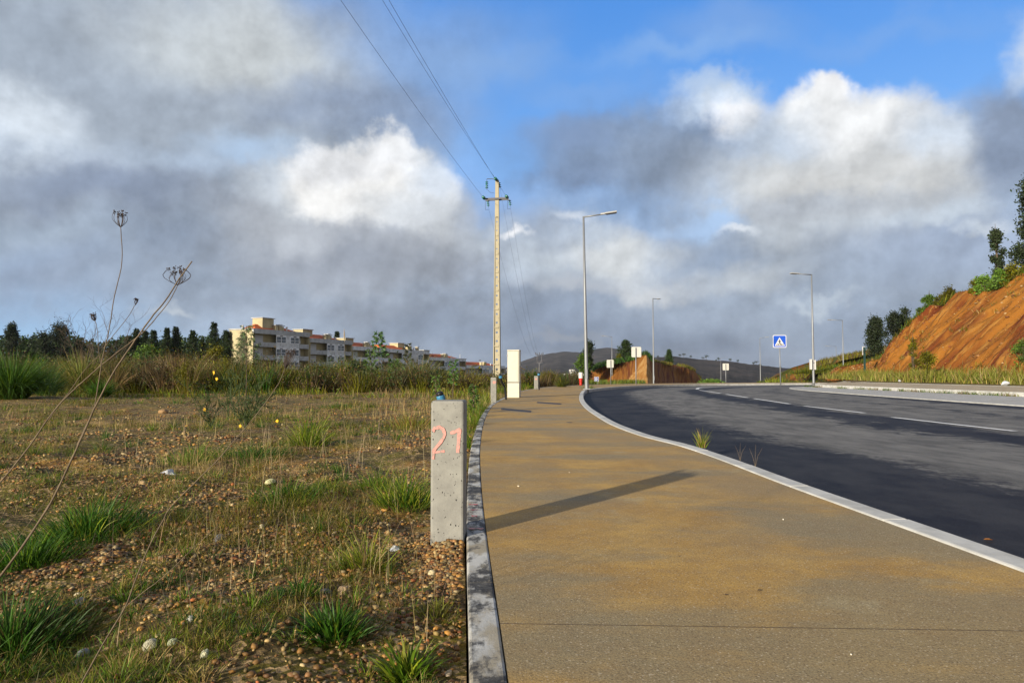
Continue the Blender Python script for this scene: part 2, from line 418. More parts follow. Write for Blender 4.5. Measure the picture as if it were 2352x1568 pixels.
# ---------------------------------------------------------------- special materials
def nodes(name):
    m = bpy.data.materials.new(name); m.use_nodes = True; nt = m.node_tree; N = nt.nodes; L = nt.links
    b = N['Principled BSDF']
    class H: pass
    h = H(); h.m = m; h.N = N; h.L = L; h.b = b
    h.obj = N.new('ShaderNodeTexCoord').outputs['Object']; h.uv = N.new('ShaderNodeTexCoord').outputs['UV']
    def sc(v, s, off=(0, 0, 0)):
        n = N.new('ShaderNodeMapping'); n.inputs['Scale'].default_value = s; n.inputs['Location'].default_value = off; L.new(v, n.inputs[0]); return n.outputs[0]
    def nz(v, s, d=4, r=0.6, out=0):
        n = N.new('ShaderNodeTexNoise'); n.inputs['Scale'].default_value = s; n.inputs['Detail'].default_value = d; n.inputs['Roughness'].default_value = r
        L.new(v, n.inputs['Vector']); return n.outputs[out]
    def vo(v, s, feature='F1', out='Distance'):
        n = N.new('ShaderNodeTexVoronoi'); n.feature = feature; n.inputs['Scale'].default_value = s; L.new(v, n.inputs['Vector']); return n.outputs[out]
    def mr(v, a, bb, c=0.0, d=1.0, smooth=True):
        n = N.new('ShaderNodeMapRange'); n.interpolation_type = 'SMOOTHSTEP' if smooth else 'LINEAR'
        L.new(v, n.inputs[0])
        for i, q in enumerate((a, bb, c, d)): n.inputs[i + 1].default_value = q
        return n.outputs[0]
    def ma(op, a, bb=None, clamp=False):
        n = N.new('ShaderNodeMath'); n.operation = op; n.use_clamp = clamp
        for i, v in enumerate((a, bb)):
            if v is None: continue
            if isinstance(v, (int, float)): n.inputs[i].default_value = v
            else: L.new(v, n.inputs[i])
        return n.outputs[0]
    def mix(f, a, bb, mode='MIX'):
        n = N.new('ShaderNodeMix'); n.data_type = 'RGBA'; n.blend_type = mode
        for i, v in ((0, f), (6, a), (7, bb)):
            if isinstance(v, (int, float)): n.inputs[i].default_value = v
            elif isinstance(v, tuple): n.inputs[i].default_value = (*v, 1)
            else: L.new(v, n.inputs[i])
        return n.outputs[2]
    def sep(v):
        n = N.new('ShaderNodeSeparateXYZ'); L.new(v, n.inputs[0]); return n.outputs
    def bump(hh, st=0.5, dist=0.01, prev=None):
        n = N.new('ShaderNodeBump'); n.inputs['Strength'].default_value = st; n.inputs['Distance'].default_value = dist
        L.new(hh, n.inputs['Height'])
        if prev is not None: L.new(prev, n.inputs['Normal'])
        return n.outputs[0]
    h.sc = sc; h.nz = nz; h.vo = vo; h.mr = mr; h.ma = ma; h.mix = mix; h.sep = sep; h.bump = bump
    return h
def m_soil():
    h = nodes('stony_soil'); o = h.obj
    a = h.nz(o, 1.1, 5); b = h.nz(o, 9, 5, 0.7); c = h.nz(h.sc(o, (1, 1, 1), (7, 3, 0)), 0.55, 4)
    col = h.mix(h.mr(a, 0.38, 0.62), (0.080, 0.040, 0.006), (0.37, 0.200, 0.034))
    moss = h.mr(h.ma('ADD', h.nz(h.sc(o, (1, 1, 1), (3, 9, 1)), 1.6, 5, 0.65), h.ma('MULTIPLY', b, 0.25)), 0.50, 0.64)
    col = h.mix(h.ma('MULTIPLY', moss, 0.85), col, (0.115, 0.105, 0.005))
    col = h.mix(h.mr(c, 0.52, 0.66, 0, 0.6), col, (0.40, 0.245, 0.095))
    gv = h.vo(o, 55, 'F1', 'Color'); gs = h.sep(gv)[0]; wetd = h.mr(h.nz(h.sc(o, (1, 1, 1), (11, 4, 0)), 2.3, 6, 0.7), 0.45, 0.58, 0, 0.8)
    col = h.mix(wetd, col, (0.050, 0.030, 0.010))
    col = h.mix(h.ma('MULTIPLY', h.mr(gs, 0.55, 0.9), h.mr(b, 0.35, 0.6)), col, (0.46, 0.31, 0.15))
    col = h.mix(h.mr(b, 0.3, 0.5, 0.6, 0.0), col, (0.05, 0.03, 0.012))
    far = h.nz(o, 0.09, 4)
    col = h.mix(h.mr(h.sep(o)[1], 45, 75, 0, 0.85), col, h.mix(h.mr(far, 0.4, 0.6), (0.055, 0.065, 0.02), (0.16, 0.12, 0.05)))
    h.L.new(col, h.b.inputs['Base Color']); h.b.inputs['Roughness'].default_value = 0.85; h.b.inputs['Specular IOR Level'].default_value = 0.25
    n1 = h.bump(h.vo(o, 55), 0.9, 0.012); n2 = h.bump(h.nz(o, 22, 6, 0.7), 0.9, 0.03, n1)
    h.L.new(n2, h.b.inputs['Normal']); return h.m
def m_terrain():
    h = nodes('rough_land'); o = h.obj
    col = h.mix(h.mr(h.nz(o, 0.05, 5), 0.4, 0.6), (0.05, 0.055, 0.02), (0.14, 0.10, 0.05))
    h.L.new(col, h.b.inputs['Base Color']); h.b.inputs['Roughness'].default_value = 0.95; h.b.inputs['Specular IOR Level'].default_value = 0.1
    return h.m
def m_pave(name, c1, c2, c3, st=1.0):
    h = nodes(name); o = h.obj
    big = h.nz(h.sc(o, (1, 0.8, 1)), 0.9, 5, 0.55); mid = h.nz(h.sc(o, (1, 1, 1), (5, 2, 0)), 2.6, 5, 0.6); fine = h.nz(o, 160, 3, 0.7)
    col = h.mix(h.mr(mid, 0.3, 0.7), c1, c2)
    col = h.mix(h.mr(big, 0.42, 0.64, 0, 0.75 * st), col, c3)
    col = h.mix(h.mr(h.nz(h.sc(o, (0.6, 1.3, 1), (6, 4.4, 0)), 0.8, 7, 0.62), 0.47, 0.60, 0, 0.75 * st), col, (0.235, 0.195, 0.115))
    col = h.mix(h.mr(h.nz(h.sc(o, (1, 1, 1), (1, 8, 0)), 1.7, 6, 0.65), 0.58, 0.70, 0, 0.5 * st), col, (0.40, 0.34, 0.20))
    col = h.mix(h.mr(h.nz(h.sc(o, (1, 1, 1), (9, 1, 0)), 9, 6, 0.7), 0.42, 0.66, 0, 0.35), col, (0.25, 0.17, 0.08))
    f = h.mr(fine, 0.35, 0.65, 0.80, 1.20); n = h.N.new('ShaderNodeVectorMath'); n.operation = 'SCALE'; h.L.new(col, n.inputs[0]); h.L.new(f, n.inputs[3])
    grit = h.sep(h.vo(o, 240, 'F1', 'Color'))[0]
    col = h.mix(h.mr(grit, 0.86, 0.95, 0, 0.5), n.outputs[0], (0.10, 0.065, 0.03))
    col = h.mix(h.mr(grit, 0.05, 0.02, 0, 0.5), col, (0.6, 0.5, 0.35))
    h.L.new(col, h.b.inputs['Base Color']); h.b.inputs['Roughness'].default_value = 0.8; h.b.inputs['Specular IOR Level'].default_value = 0.25
    n1 = h.bump(fine, 0.5, 0.003); h.L.new(h.bump(h.nz(o, 14, 4), 0.2, 0.01, n1), h.b.inputs['Normal']); return h.m
def m_asphalt():
    h = nodes('asphalt'); u = h.sep(h.uv)[0]; v = h.sep(h.uv)[1]
    st = h.sc(h.uv, (1.0, 0.7, 1)); wob = h.nz(st, 1.1, 10, 0.78); wob2 = h.nz(h.sc(h.uv, (0.5, 0.12, 1), (3, 1, 0)), 1.0, 5, 0.65)
    s = h.ma('ADD', h.ma('ADD', u, h.ma('MULTIPLY', h.ma('SUBTRACT', wob, 0.5), 2.6)), h.ma('MULTIPLY', h.ma('SUBTRACT', h.nz(h.sc(h.uv, (1.4, 0.8, 1), (2, 2, 0)), 3.5, 6, 0.75), 0.5), 1.6)); s2 = h.ma('ADD', s, h.ma('MULTIPLY', h.ma('SUBTRACT', wob2, 0.5), 2.0))
    def band(c, w, soft, src):
        return h.mr(h.ma('ABSOLUTE', h.ma('SUBTRACT', src, c)), w + soft, w - soft * 0.6)
    s3 = h.ma('ADD', s, h.ma('MULTIPLY', h.ma('SUBTRACT', h.nz(h.sc(h.uv, (2.2, 1.3, 1), (4, 7, 0)), 6.0, 6, 0.8), 0.5), 1.5)); gutter = h.mr(s3, 2.05, 1.45)
    wet = h.ma('MAXIMUM', gutter, band(4.75, 0.55, 0.25, s2))
    wet = h.ma('MAXIMUM', wet, h.ma('MULTIPLY', band(8.0, 0.10, 0.15, s2), 0.8))
    wet = h.ma('MAXIMUM', wet, band(10.6, 0.45, 0.25, s))
    wet = h.ma('MAXIMUM', wet, h.ma('MULTIPLY', h.mr(h.nz(h.sc(h.uv, (0.9, 0.5, 1), (9, 4, 0)), 0.9, 10, 0.8), 0.60, 0.64), 0.8))
    grain = h.nz(h.uv, 120, 3, 0.7); g2 = h.mr(grain, 0.3, 0.7, 0.6, 1.4)
    dry = h.mix(h.mr(h.nz(h.sc(h.uv, (1, 0.35, 1)), 2.2, 7, 0.7), 0.35, 0.65), (0.105, 0.104, 0.102), (0.195, 0.190, 0.180))
    n = h.N.new('ShaderNodeVectorMath'); n.operation = 'SCALE'; h.L.new(dry, n.inputs[0]); h.L.new(g2, n.inputs[3])
    wc = h.mix(h.mr(h.nz(h.sc(h.uv, (1, 0.6, 1), (5, 5, 0)), 1.6, 7, 0.7), 0.35, 0.65), (0.014, 0.015, 0.021), (0.040, 0.040, 0.043)); n3 = h.N.new('ShaderNodeVectorMath'); n3.operation = 'SCALE'; h.L.new(wc, n3.inputs[0]); h.L.new(h.mr(grain, 0.3, 0.7, 0.5, 1.5), n3.inputs[3])
    col = h.mix(wet, n.outputs[0], n3.outputs[0])
    h.L.new(col, h.b.inputs['Base Color']); h.L.new(h.mr(wet, 0, 1, 0.9, 0.7), h.b.inputs['Roughness']); h.b.inputs['Specular IOR Level'].default_value = 0.10
    h.L.new(h.bump(grain, 0.6, 0.004), h.b.inputs['Normal']); return h.m
def m_kerb(dark):
    h = nodes('kerb_concrete_stained' if dark else 'kerb_concrete'); o = h.obj
    col = h.mix(h.mr(h.nz(o, 5, 5), 0.35, 0.65), (0.41, 0.405, 0.375), (0.54, 0.535, 0.50))
    if dark:
        col = h.mix(h.mr(h.nz(h.sc(o, (2.2, 1.0, 1), (2, 5, 0)), 4, 5), 0.45, 0.6, 0, 0.75), col, (0.30, 0.25, 0.16))
        st = h.nz(h.sc(o, (1.6, 0.8, 1)), 3.6, 7, 0.72)
        fs = h.nz(h.sc(o, (6, 14, 6)), 3.0, 6, 0.7)
        col = h.mix(h.mr(h.ma('ADD', st, h.ma('MULTIPLY', h.ma('SUBTRACT', fs, 0.5), 0.22)), 0.46, 0.57, 0, 0.96), col, h.mix(h.mr(fs, 0.4, 0.7), (0.026, 0.026, 0.028), (0.10, 0.095, 0.085)))
        col = h.mix(h.mr(h.nz(o, 60, 5, 0.7), 0.55, 0.75, 0, 0.4), col, (0.5, 0.5, 0.48))
    else:
        col = h.mix(h.mr(h.nz(o, 2.2, 6, 0.7), 0.56, 0.68, 0, 0.4), col, (0.36, 0.35, 0.31))
    h.L.new(col, h.b.inputs['Base Color']); h.b.inputs['Roughness'].default_value = 0.8; h.b.inputs['Specular IOR Level'].default_value = 0.25
    h.L.new(h.bump(h.nz(o, 140, 4, 0.7), 0.5, 0.003), h.b.inputs['Normal']); return h.m
def m_bollard():
    h = nodes('cast_concrete'); o = h.obj
    col = h.mix(h.mr(h.nz(o, 12, 6, 0.6), 0.3, 0.7), (0.21, 0.205, 0.185), (0.28, 0.275, 0.245))
    p = h.vo(h.sc(o, (1, 1, 0.8)), 110); sel = h.sep(h.vo(h.sc(o, (1, 1, 0.8)), 75, 'F1', 'Color'))[1]
    pit = h.ma('MULTIPLY', h.mr(p, 0.22, 0.12), h.mr(sel, 0.74, 0.78))
    p2 = h.vo(h.sc(o, (1.2, 1, 0.7), (4, 4, 2)), 38); pit = h.ma('MAXIMUM', pit, h.ma('MULTIPLY', h.mr(p2, 0.14, 0.08), h.mr(h.nz(o, 20), 0.45, 0.5)))
    col = h.mix(pit, col, (0.03, 0.03, 0.028))
    h.L.new(col, h.b.inputs['Base Color']); h.b.inputs['Roughness'].default_value = 0.85; h.b.inputs['Specular IOR Level'].default_value = 0.2
    n1 = h.bump(h.ma('SUBTRACT', 1.0, pit), 0.9, 0.004); h.L.new(h.bump(h.nz(o, 90, 5, 0.7), 0.3, 0.004, n1), h.b.inputs['Normal']); return h.m
def m_redearth(name, grassy=0.0, ochre=False):
    h = nodes(name); u = h.uv; o = h.obj
    s = h.nz(h.sc(u, (0.07, 0.30, 1)), 1.0, 7, 0.60); t = h.nz(h.sc(u, (0.25, 1.6, 1), (3, 3, 0)), 1.0, 6, 0.65); q = h.nz(h.sc(u, (0.8, 2.4, 1)), 1.2, 6, 0.7)
    col = h.mix(h.mr(s, 0.38, 0.60), (0.115, 0.027, 0.008), (0.25, 0.100, 0.016))
    col = h.mix(h.mr(t, 0.50, 0.62, 0, 0.8), col, (0.31, 0.150, 0.034))
    col = h.mix(h.mr(h.nz(h.sc(u, (0.12, 0.5, 1), (8, 2, 0)), 1.0, 5), 0.55, 0.66, 0, 0.75), col, (0.105, 0.024, 0.009))
    col = h.mix(h.mr(q, 0.64, 0.72, 0, 0.85), col, (0.42, 0.27, 0.115))
    col = h.mix(h.mr(h.sep(u)[0], 0.3, -0.5, 0, 0.9), col, h.mix(h.mr(h.nz(o, 1.2, 5), 0.4, 0.6), (0.14, 0.085, 0.035), (0.11, 0.11, 0.02)))
    if grassy: col = h.mix(h.mr(h.nz(o, 0.35, 6, 0.7), 0.62 - grassy * 0.35, 0.72 - grassy * 0.35), col, (0.07, 0.075, 0.018))
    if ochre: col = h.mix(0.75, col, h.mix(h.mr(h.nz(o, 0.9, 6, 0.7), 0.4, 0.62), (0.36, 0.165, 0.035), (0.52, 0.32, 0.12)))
    h.L.new(col, h.b.inputs['Base Color']); h.b.inputs['Roughness'].default_value = 0.9; h.b.inputs['Specular IOR Level'].default_value = 0.15
    n1 = h.bump(t, 0.9, 0.3); h.L.new(h.bump(h.nz(o, 3.5, 6, 0.7), 0.7, 0.12, n1), h.b.inputs['Normal']); return h.m
def m_hill():
    h = nodes('burnt_hillside'); o = h.obj
    col = h.mix(h.mr(h.nz(h.sc(o, (1, 1, 2)), 0.012, 8, 0.7), 0.38, 0.62), (0.020, 0.020, 0.024), (0.058, 0.050, 0.048))
    col = h.mix(h.mr(h.nz(o, 0.05, 6, 0.75), 0.5, 0.68, 0, 0.7), col, (0.02, 0.024, 0.018))
    h.L.new(col, h.b.inputs['Base Color']); h.b.inputs['Roughness'].default_value = 1.0; h.b.inputs['Specular IOR Level'].default_value = 0.0
    h.L.new(h.bump(h.nz(o, 0.05, 7, 0.75), 0.7, 9.0), h.b.inputs['Normal']); return h.m
def m_setts():
    h = nodes('pale_setts'); u = h.uv
    b = h.N.new('ShaderNodeTexBrick'); b.inputs['Scale'].default_value = 1.0; b.inputs['Brick Width'].default_value = 0.2; b.inputs['Row Height'].default_value = 0.1
    b.inputs['Mortar Size'].default_value = 0.008; b.inputs['Color1'].default_value = (0.36, 0.36, 0.35, 1); b.inputs['Color2'].default_value = (0.47, 0.46, 0.44, 1); b.inputs['Mortar'].default_value = (0.2, 0.19, 0.15, 1)
    h.L.new(u, b.inputs['Vector'])
    col = h.mix(h.mr(h.nz(u, 0.8, 6, 0.7), 0.5, 0.65, 0, 0.4), b.outputs[0], (0.26, 0.24, 0.17))
    h.L.new(col, h.b.inputs['Base Color']); h.b.inputs['Roughness'].default_value = 0.85; h.L.new(h.bump(h.nz(u, 60, 4), 0.5, 0.004), h.b.inputs['Normal']); return h.m
M['soil'] = m_soil(); M['terrain'] = m_terrain()
M['pave'] = m_pave('ochre_concrete', (0.36, 0.212, 0.056), (0.475, 0.295, 0.080), (0.27, 0.20, 0.105))
M['pave2'] = m_pave('beige_concrete', (0.42, 0.35, 0.24), (0.46, 0.38, 0.26), (0.34, 0.30, 0.22), 0.5)
M['asphalt'] = m_asphalt(); M['kerbd'] = m_kerb(True); M['kerb'] = m_kerb(False); M['bollard'] = m_bollard()
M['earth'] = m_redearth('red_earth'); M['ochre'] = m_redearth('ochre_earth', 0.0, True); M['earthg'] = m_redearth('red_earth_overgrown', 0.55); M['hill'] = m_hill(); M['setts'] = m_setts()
M['marking'] = mat('road_paint', (0.80, 0.80, 0.78), 0.6, var=0.08, vscale=8, dirt=(0.30, 0.30, 0.30), dscale=14, damt=0.5)
M['pink'] = mat('pink_paint', (0.60, 0.27, 0.23), 0.7, var=0.2, vscale=80, dirt=(0.26, 0.22, 0.19), dscale=70, damt=0.85)
M['joint'] = mat('joint_filler', (0.085, 0.06, 0.035), 0.9)
M['redpaint'] = mat('red_paint_mark', (0.5, 0.03, 0.03), 0.7, dirt=(0.1, 0.08, 0.08), dscale=60, damt=0.9)
M['cover'] = mat('cast_iron', (0.05, 0.045, 0.045), 0.65, 0.2, var=0.2, vscale=20, bump=0.4, bscale=60)

# ---------------------------------------------------------------- ground level
def g_level(x, y):
    x = np.asarray(x, float); y = np.asarray(y, float)
    d = np.maximum(y, 0)
    z = np.full(np.broadcast(x, y).shape, -0.055)
    z = z - 0.0165 * np.clip(d - 48, 0, 70) - 0.022 * np.clip(d - 118, 0, 190) - 0.05 * np.clip(d - 308, 0, 700)
    return z
LI = [(.33, -3), (.1, 0), (-.008, 1.59), (-.128, 3.29), (-.23, 5), (-.318, 6.9), (-.41, 10), (-.44, 13), (-.40, 16), (-.14, 20.5), (.39, 27), (1.17, 32.3), (2.5, 37.6), (5, 42.5), (9, 47), (15, 51), (24, 54.5), (40, 58)]
RO = [(2.22, -3), (2.1, 0), (1.99, 2.65), (1.9, 4.5), (1.87, 5.8), (1.79, 6.9), (1.62, 7.9), (1.53, 9.4), (1.54, 11), (1.65, 14.2), (1.93, 18.2), (2.35, 22.5), (2.75, 26), (3.3, 29.7), (4.6, 34), (6.6, 38.5), (10, 43), (15, 47), (24, 50.5), (40, 54)]
def spline(P, n_per=10):
    P = [Vector((p[0], p[1], 0)) for p in P]; out = []
    for i in range(len(P) - 1):
        p0 = P[max(i - 1, 0)]; p1 = P[i]; p2 = P[i + 1]; p3 = P[min(i + 2, len(P) - 1)]
        for k in range(n_per):
            t = k / n_per
            out.append(0.5 * ((2 * p1) + (p2 - p0) * t + (2 * p0 - 5 * p1 + 4 * p2 - p3) * t * t + (3 * p1 - p0 - 3 * p2 + p3) * t ** 3))
    out.append(P[-1]); return out
LIS = spline(LI, 12); ROS = spline(RO, 12)
def xat(S, y):
    return float(np.interp(y, [p.y for p in S], [p.x for p in S]))
_ly = np.array([p.y for p in LIS]); _lx = np.array([p.x for p in LIS])
def left_outer(y): return np.interp(y, _ly, _lx) - 0.095

def offset(S, d):
    out = []
    for i, p in enumerate(S):
        t = (S[min(i + 1, len(S) - 1)] - S[max(i - 1, 0)]).normalized(); out.append(p + Vector((-t.y, t.x, 0)) * d)   # +d = to the left
    return out
def arclen(S):
    a = [0.0]
    for i in range(1, len(S)): a.append(a[-1] + (S[i] - S[i - 1]).length)
    return np.array(a)
def at(S, A, s):
    i = int(np.clip(np.searchsorted(A, s) - 1, 0, len(S) - 2)); t = (s - A[i]) / max(1e-9, A[i + 1] - A[i]); return S[i].lerp(S[i + 1], t)

# terrain: one sheet to the horizon
def build_terrain():
    nr, na = 110, 144
    rr = np.concatenate([[0], np.geomspace(1.5, 4500, nr - 1)]); aa = np.linspace(0, 2 * np.pi, na, endpoint=False)
    Rr, Aa = np.meshgrid(rr, aa, indexing='ij'); X = Rr * np.sin(Aa); Y = Rr * np.cos(Aa)
    Z = g_level(X, Y) - 0.34 + 0.30 * np.clip((Y - 60) / 60, 0, 1)
    Z = Z + np.clip((Rr - 150) / 600, 0, 1) * (fbm(X * 0.006, Y * 0.006, 5) - 0.5) * 8
    V = np.stack([X, Y, Z], -1).reshape(-1, 3)
    i = np.arange(nr - 1)[:, None] * na; j = np.arange(na)[None, :]; j2 = (j + 1) % na
    Q = np.stack([i + j, i + j2, i + na + j2, i + na + j], -1).reshape(-1, 4)[:, ::-1]
    prop(npmesh('ground', V, Q, None, M['terrain'], smooth=True), 'rough low land running out to the hills', None, None, 'structure')
build_terrain()

def field_z(x, y):
    z = g_level(x, y)
    e = np.clip((left_outer(np.asarray(y, float)) - np.asarray(x, float)) / 0.5, 0, 1)
    near = np.clip(1 - np.asarray(y, float) / 70, 0, 1)
    z = z + ((fbm(x * 1.3, y * 1.3, 3, 3) - 0.5) * 0.16 + (fbm(x * 4.5, y * 4.5, 6, 3) - 0.5) * 0.075) * e * near + (fbm(x * 0.25, y * 0.25, 9, 3) - 0.5) * 0.22 * np.clip(e * 1.0, 0, 1) * np.clip(np.asarray(y, float) / 12, 0, 1) * near
    return z
def build_field():
    ys = np.concatenate([np.arange(-3, 6, 0.06), np.geomspace(6, 150, 190)])
    us = np.concatenate([np.arange(0, 4, 0.06), np.geomspace(4, 160, 90)])
    Yg, Ug = np.meshgrid(ys, us, indexing='ij')
    edge = np.where(Yg < 58, left_outer(Yg), 40 + (Yg - 58) * 1.2); edge = np.minimum(edge, 75)
    Xg = edge - Ug
    Z = field_z(Xg, Yg) + (fbm(Xg * 14, Yg * 14, 21, 3) - 0.5) * 0.022 * np.clip(Ug / 0.1, 0, 1)
    V = np.stack([Xg, Yg, Z], -1).reshape(-1, 3); nu = len(us)
    i = np.arange(len(ys) - 1)[:, None] * nu; j = np.arange(nu - 1)[None, :]
    Q = np.stack([i + j, i + j + 1, i + nu + j + 1, i + nu + j], -1).reshape(-1, 4)[:, ::-1]
    o = npmesh('waste_ground', V, Q[:, ::-1], None, M['soil'], smooth=True)
    prop(o, 'open stony waste ground with moss and weeds left of the pavement', None, None, 'structure')
build_field()

# pavement slabs between two matched edges
def strip_obj(name, A, B, z0, z1, matl, parent=None, gap=0.0, thick=0.2):
    """solid strip with left edge A, right edge B (matched point lists)"""
    n = len(A); vs = []
    for a, b in zip(A, B): vs += [(a.x, a.y, z0), (b.x, b.y, z1), (a.x, a.y, z0 - thick), (b.x, b.y, z1 - thick)]
    fs = []
    for i in range(n - 1):
        k = i * 4; q = k + 4
        fs += [(k, k + 1, q + 1, q), (k, q, q + 2, k + 2), (k + 1, k + 3, q + 3, q + 1)]
    fs += [(0, 2, 3, 1), ((n - 1) * 4, (n - 1) * 4 + 1, (n - 1) * 4 + 3, (n - 1) * 4 + 2)]
    m = MB(); m.add(vs, fs); return m.obj(name, matl, parent)
def sub(S, A, s0, s1, n):
    return [at(S, A, s0 + (s1 - s0) * k / n) for k in range(n + 1)]
RI = offset(ROS, 0.14)       # inner edge of the road side kerb
def build_pavement():
    root = bpy.data.objects.new('pavement', None); COL.objects.link(root)
    prop(root, 'ochre concrete pavement curving ahead between two kerbs', None, None, 'structure')
    ylist_L = [p.y for p in LIS]; 
    # joints: y on the left edge, y on the right edge
    joints = [(-2.9, -2.9), (2.005, 1.93), (7.0, 6.75), (12.2, 11.9), (17.4, 17.0), (22.6, 22.0), (27.8, 27.0), (33.0, 31.2), (38.0, 36.0), (43.5, 39.9), (47.5, 43.6), (51, 47.0), (54.4, 50.4), (57.9, 53.9)]
    for (a, b), (c, d) in zip(joints[:-1], joints[1:]):
        n = 16; A = []; B = []
        for k in range(n + 1):
            ya = a + 0.002 + (c - a - 0.004) * k / n; yb = b + 0.002 + (d - b - 0.004) * k / n
            A.append(Vector((xat(LIS, ya) + 0.0025, ya, 0))); B.append(Vector((xat(RI, yb) - 0.0025, yb, 0)))
        strip_obj('slab', A, B, 0.0, 0.0, M['pave'], root, thick=0.12)
        e = lambda v, s: Vector((v.x + s, v.y, 0)); J0 = [A[-1] + Vector((-0.002, -0.0005, 0)), A[-1] + Vector((-0.002, 0.0042, 0))]; J1 = [B[-1] + Vector((0.002, -0.0005, 0)), B[-1] + Vector((0.002, 0.0042, 0))]
        strip_obj('joint_filler', J0, J1, 0.0003, 0.0003, M['joint'], root, thick=0.05)
    return root
build_pavement()
def kerb_line(name, S_in, S_out, step, z, thick, matl, label, s0=0.0, s1=None, gap=0.004, bev=0.008, nsub=5):
    """row of kerb stones between matched curves S_out (left) and S_in (right)"""
    root = bpy.data.objects.new(name, None); COL.objects.link(root); prop(root, label, None, None, 'structure')
    A0 = arclen(S_in); s1 = s1 if s1 is not None else A0[-1]; s = s0
    while s < s1 - 0.3:
        e = min(s + step, s1)
        idxs = [s + gap / 2 + (e - s - gap) * k / nsub for k in range(nsub + 1)]
        I = []; O = []
        for q in idxs:
            i = int(np.clip(np.searchsorted(A0, q) - 1, 0, len(S_in) - 2)); t = (q - A0[i]) / max(1e-9, A0[i + 1] - A0[i])
            I.append(S_in[i].lerp(S_in[i + 1], t)); O.append(S_out[i].lerp(S_out[i + 1], t))
        jz = random.uniform(-0.0015, 0.0015)
        o = strip_obj('kerb_stone', O, I, z + jz, z + jz, matl, root, thick=thick)
        b = o.modifiers.new('bevel', 'BEVEL'); b.width = bev; b.segments = 2; b.limit_method = 'ANGLE'; b.angle_limit = R(50)
        s = e
    return root
kerb_line('field_kerb', LIS, offset(LIS, 0.088), 1.0, 0.004, 0.22, M['kerbd'], 'narrow concrete edging stones blackened by stains beside the weeds', s0=0.4, s1=62)
kerb_line('road_kerb', ROS, offset(ROS, 0.135), 1.0, 0.005, 0.25, M['kerb'], 'pale concrete kerb between ochre pavement and wet road', s0=0.4, bev=0.012)

# road surface
RE = [(12.5, -3), (12.55, 0), (12.6, 5), (12.7, 10), (12.95, 17.2), (13.5, 26.3), (14.2, 33), (15.4, 38), (17.4, 41.4), (20.4, 43.6), (25, 45.4), (32, 47), (42, 49)]
RES = spline(RE, 12)
def build_road():
    ZR = -0.12
    A = arclen(ROS); B = arclen(RES); n = 240; nu = 24
    ysplit = np.concatenate([np.linspace(-3, 30, 150), np.linspace(30, 54, 60)[1:]])
    V = []; UV = []
    sA = np.interp(ysplit, [p.y for p in ROS], A)
    yB = np.where(ysplit <= 30, ysplit, 30 + (ysplit - 30) * (49 - 30) / (54 - 30))
    sB = np.interp(yB, [p.y for p in RES], B)
    for k in range(len(ysplit)):
        a = at(ROS, A, sA[k]); b = at(RES, B, sB[k])
        for j in range(nu + 1):
            t = j / nu; p = a.lerp(b, t); crown = 0.02 * math.sin(math.pi * t)
            V.append((p.x, p.y, ZR + crown - 0.003)); UV.append(((b - a).length * t, sA[k]))
    m = nu + 1; i = np.arange(len(ysplit) - 1)[:, None] * m; j = np.arange(nu)[None, :]
    Q = np.stack([i + j, i + j + 1, i + m + j + 1, i + m + j], -1).reshape(-1, 4)
    root = npmesh('road', np.array(V), Q, None, M['asphalt'], uv=UV, smooth=True)
    prop(root, 'asphalt road half dried after rain, sweeping away to the right', None, None, 'structure')
    return root
road = build_road()
def road_pt(X, Y): return gp(X, Y, -0.104)
def build_marks():
    cl = [(2330, 991), (2050, 959), (1985, 949), (1848, 933), (1814, 928), (1731, 915.5), (1717, 913.5), (1668, 905.5), (1655, 903.5), (1606, 896)]
    def dash(pts, w=0.11):
        S = spline([(p.x, p.y) for p in pts], 4); a = offset(S, w / 2); b = offset(S, -w / 2); vs = []; fs = []
        for p, q in zip(a, b): vs += [(p.x, p.y, -0.094), (q.x, q.y, -0.094)]
        fs = [(2 * i, 2 * i + 1, 2 * i + 3, 2 * i + 2) for i in range(len(a) - 1)]
        m = MB(); m.add(vs, fs); o = m.obj('lane_dash', M['marking'], road); return o
    for k in range(0, len(cl), 2):
        a = road_pt(*cl[k]); b = road_pt(*cl[k + 1]); dash([a, a.lerp(b, 0.5), b])
    for y0 in (5.0, 0.5): dash([Vector((7.15, y0, 0)), Vector((7.16, y0 + 1.5, 0)), Vector((7.17, y0 + 3, 0))])
    dash([Vector((9.5, 35.0, 0)), Vector((10.1, 37.2, 0)), Vector((11.2, 39.8, 0)), Vector((13.2, 42.4, 0)), Vector((16.5, 45.2, 0)), Vector((22, 47.6, 0)), Vector((30, 49.6, 0))], 0.16)
build_marks()

# lay-by, far kerb, far pavement, verge
def xs(P): return spline(P, 10)
LBK = xs([(17.9, -3), (17.9, 10), (17.95, 24), (18.0, 33), (18.05, 39), (18.6, 42), (20.6, 44.4), (25.2, 46.2), (32, 47.7), (42, 49.6)])
def strip_grid(name, SA, SB, zA, zB, matl, label, nu=8, lift=None, y0=-3, y1=49):
    ys = np.linspace(y0, y1, 160); V = []; UV = []
    for y in ys:
        yb = min(y, SB[-1].y); xa = xat(SA, y); xb = xat(SB, yb)
        for j in range(nu + 1):
            t = j / nu; x = xa + (xb - xa) * t; V.append((x, y, zA + (zB - zA) * t)); UV.append((x, y))
    m = nu + 1; i = np.arange(len(ys) - 1)[:, None] * m; j = np.arange(nu)[None, :]
    Q = np.stack([i + j, i + j + 1, i + m + j + 1, i + m + j], -1).reshape(-1, 4)
    return prop(npmesh(name, np.array(V), Q, None, matl, uv=UV, smooth=True), label, None, None, 'structure')
strip_grid('parking_strip', RES, LBK, -0.112, -0.10, M['setts'], 'pale sett paved parking strip beyond the road')
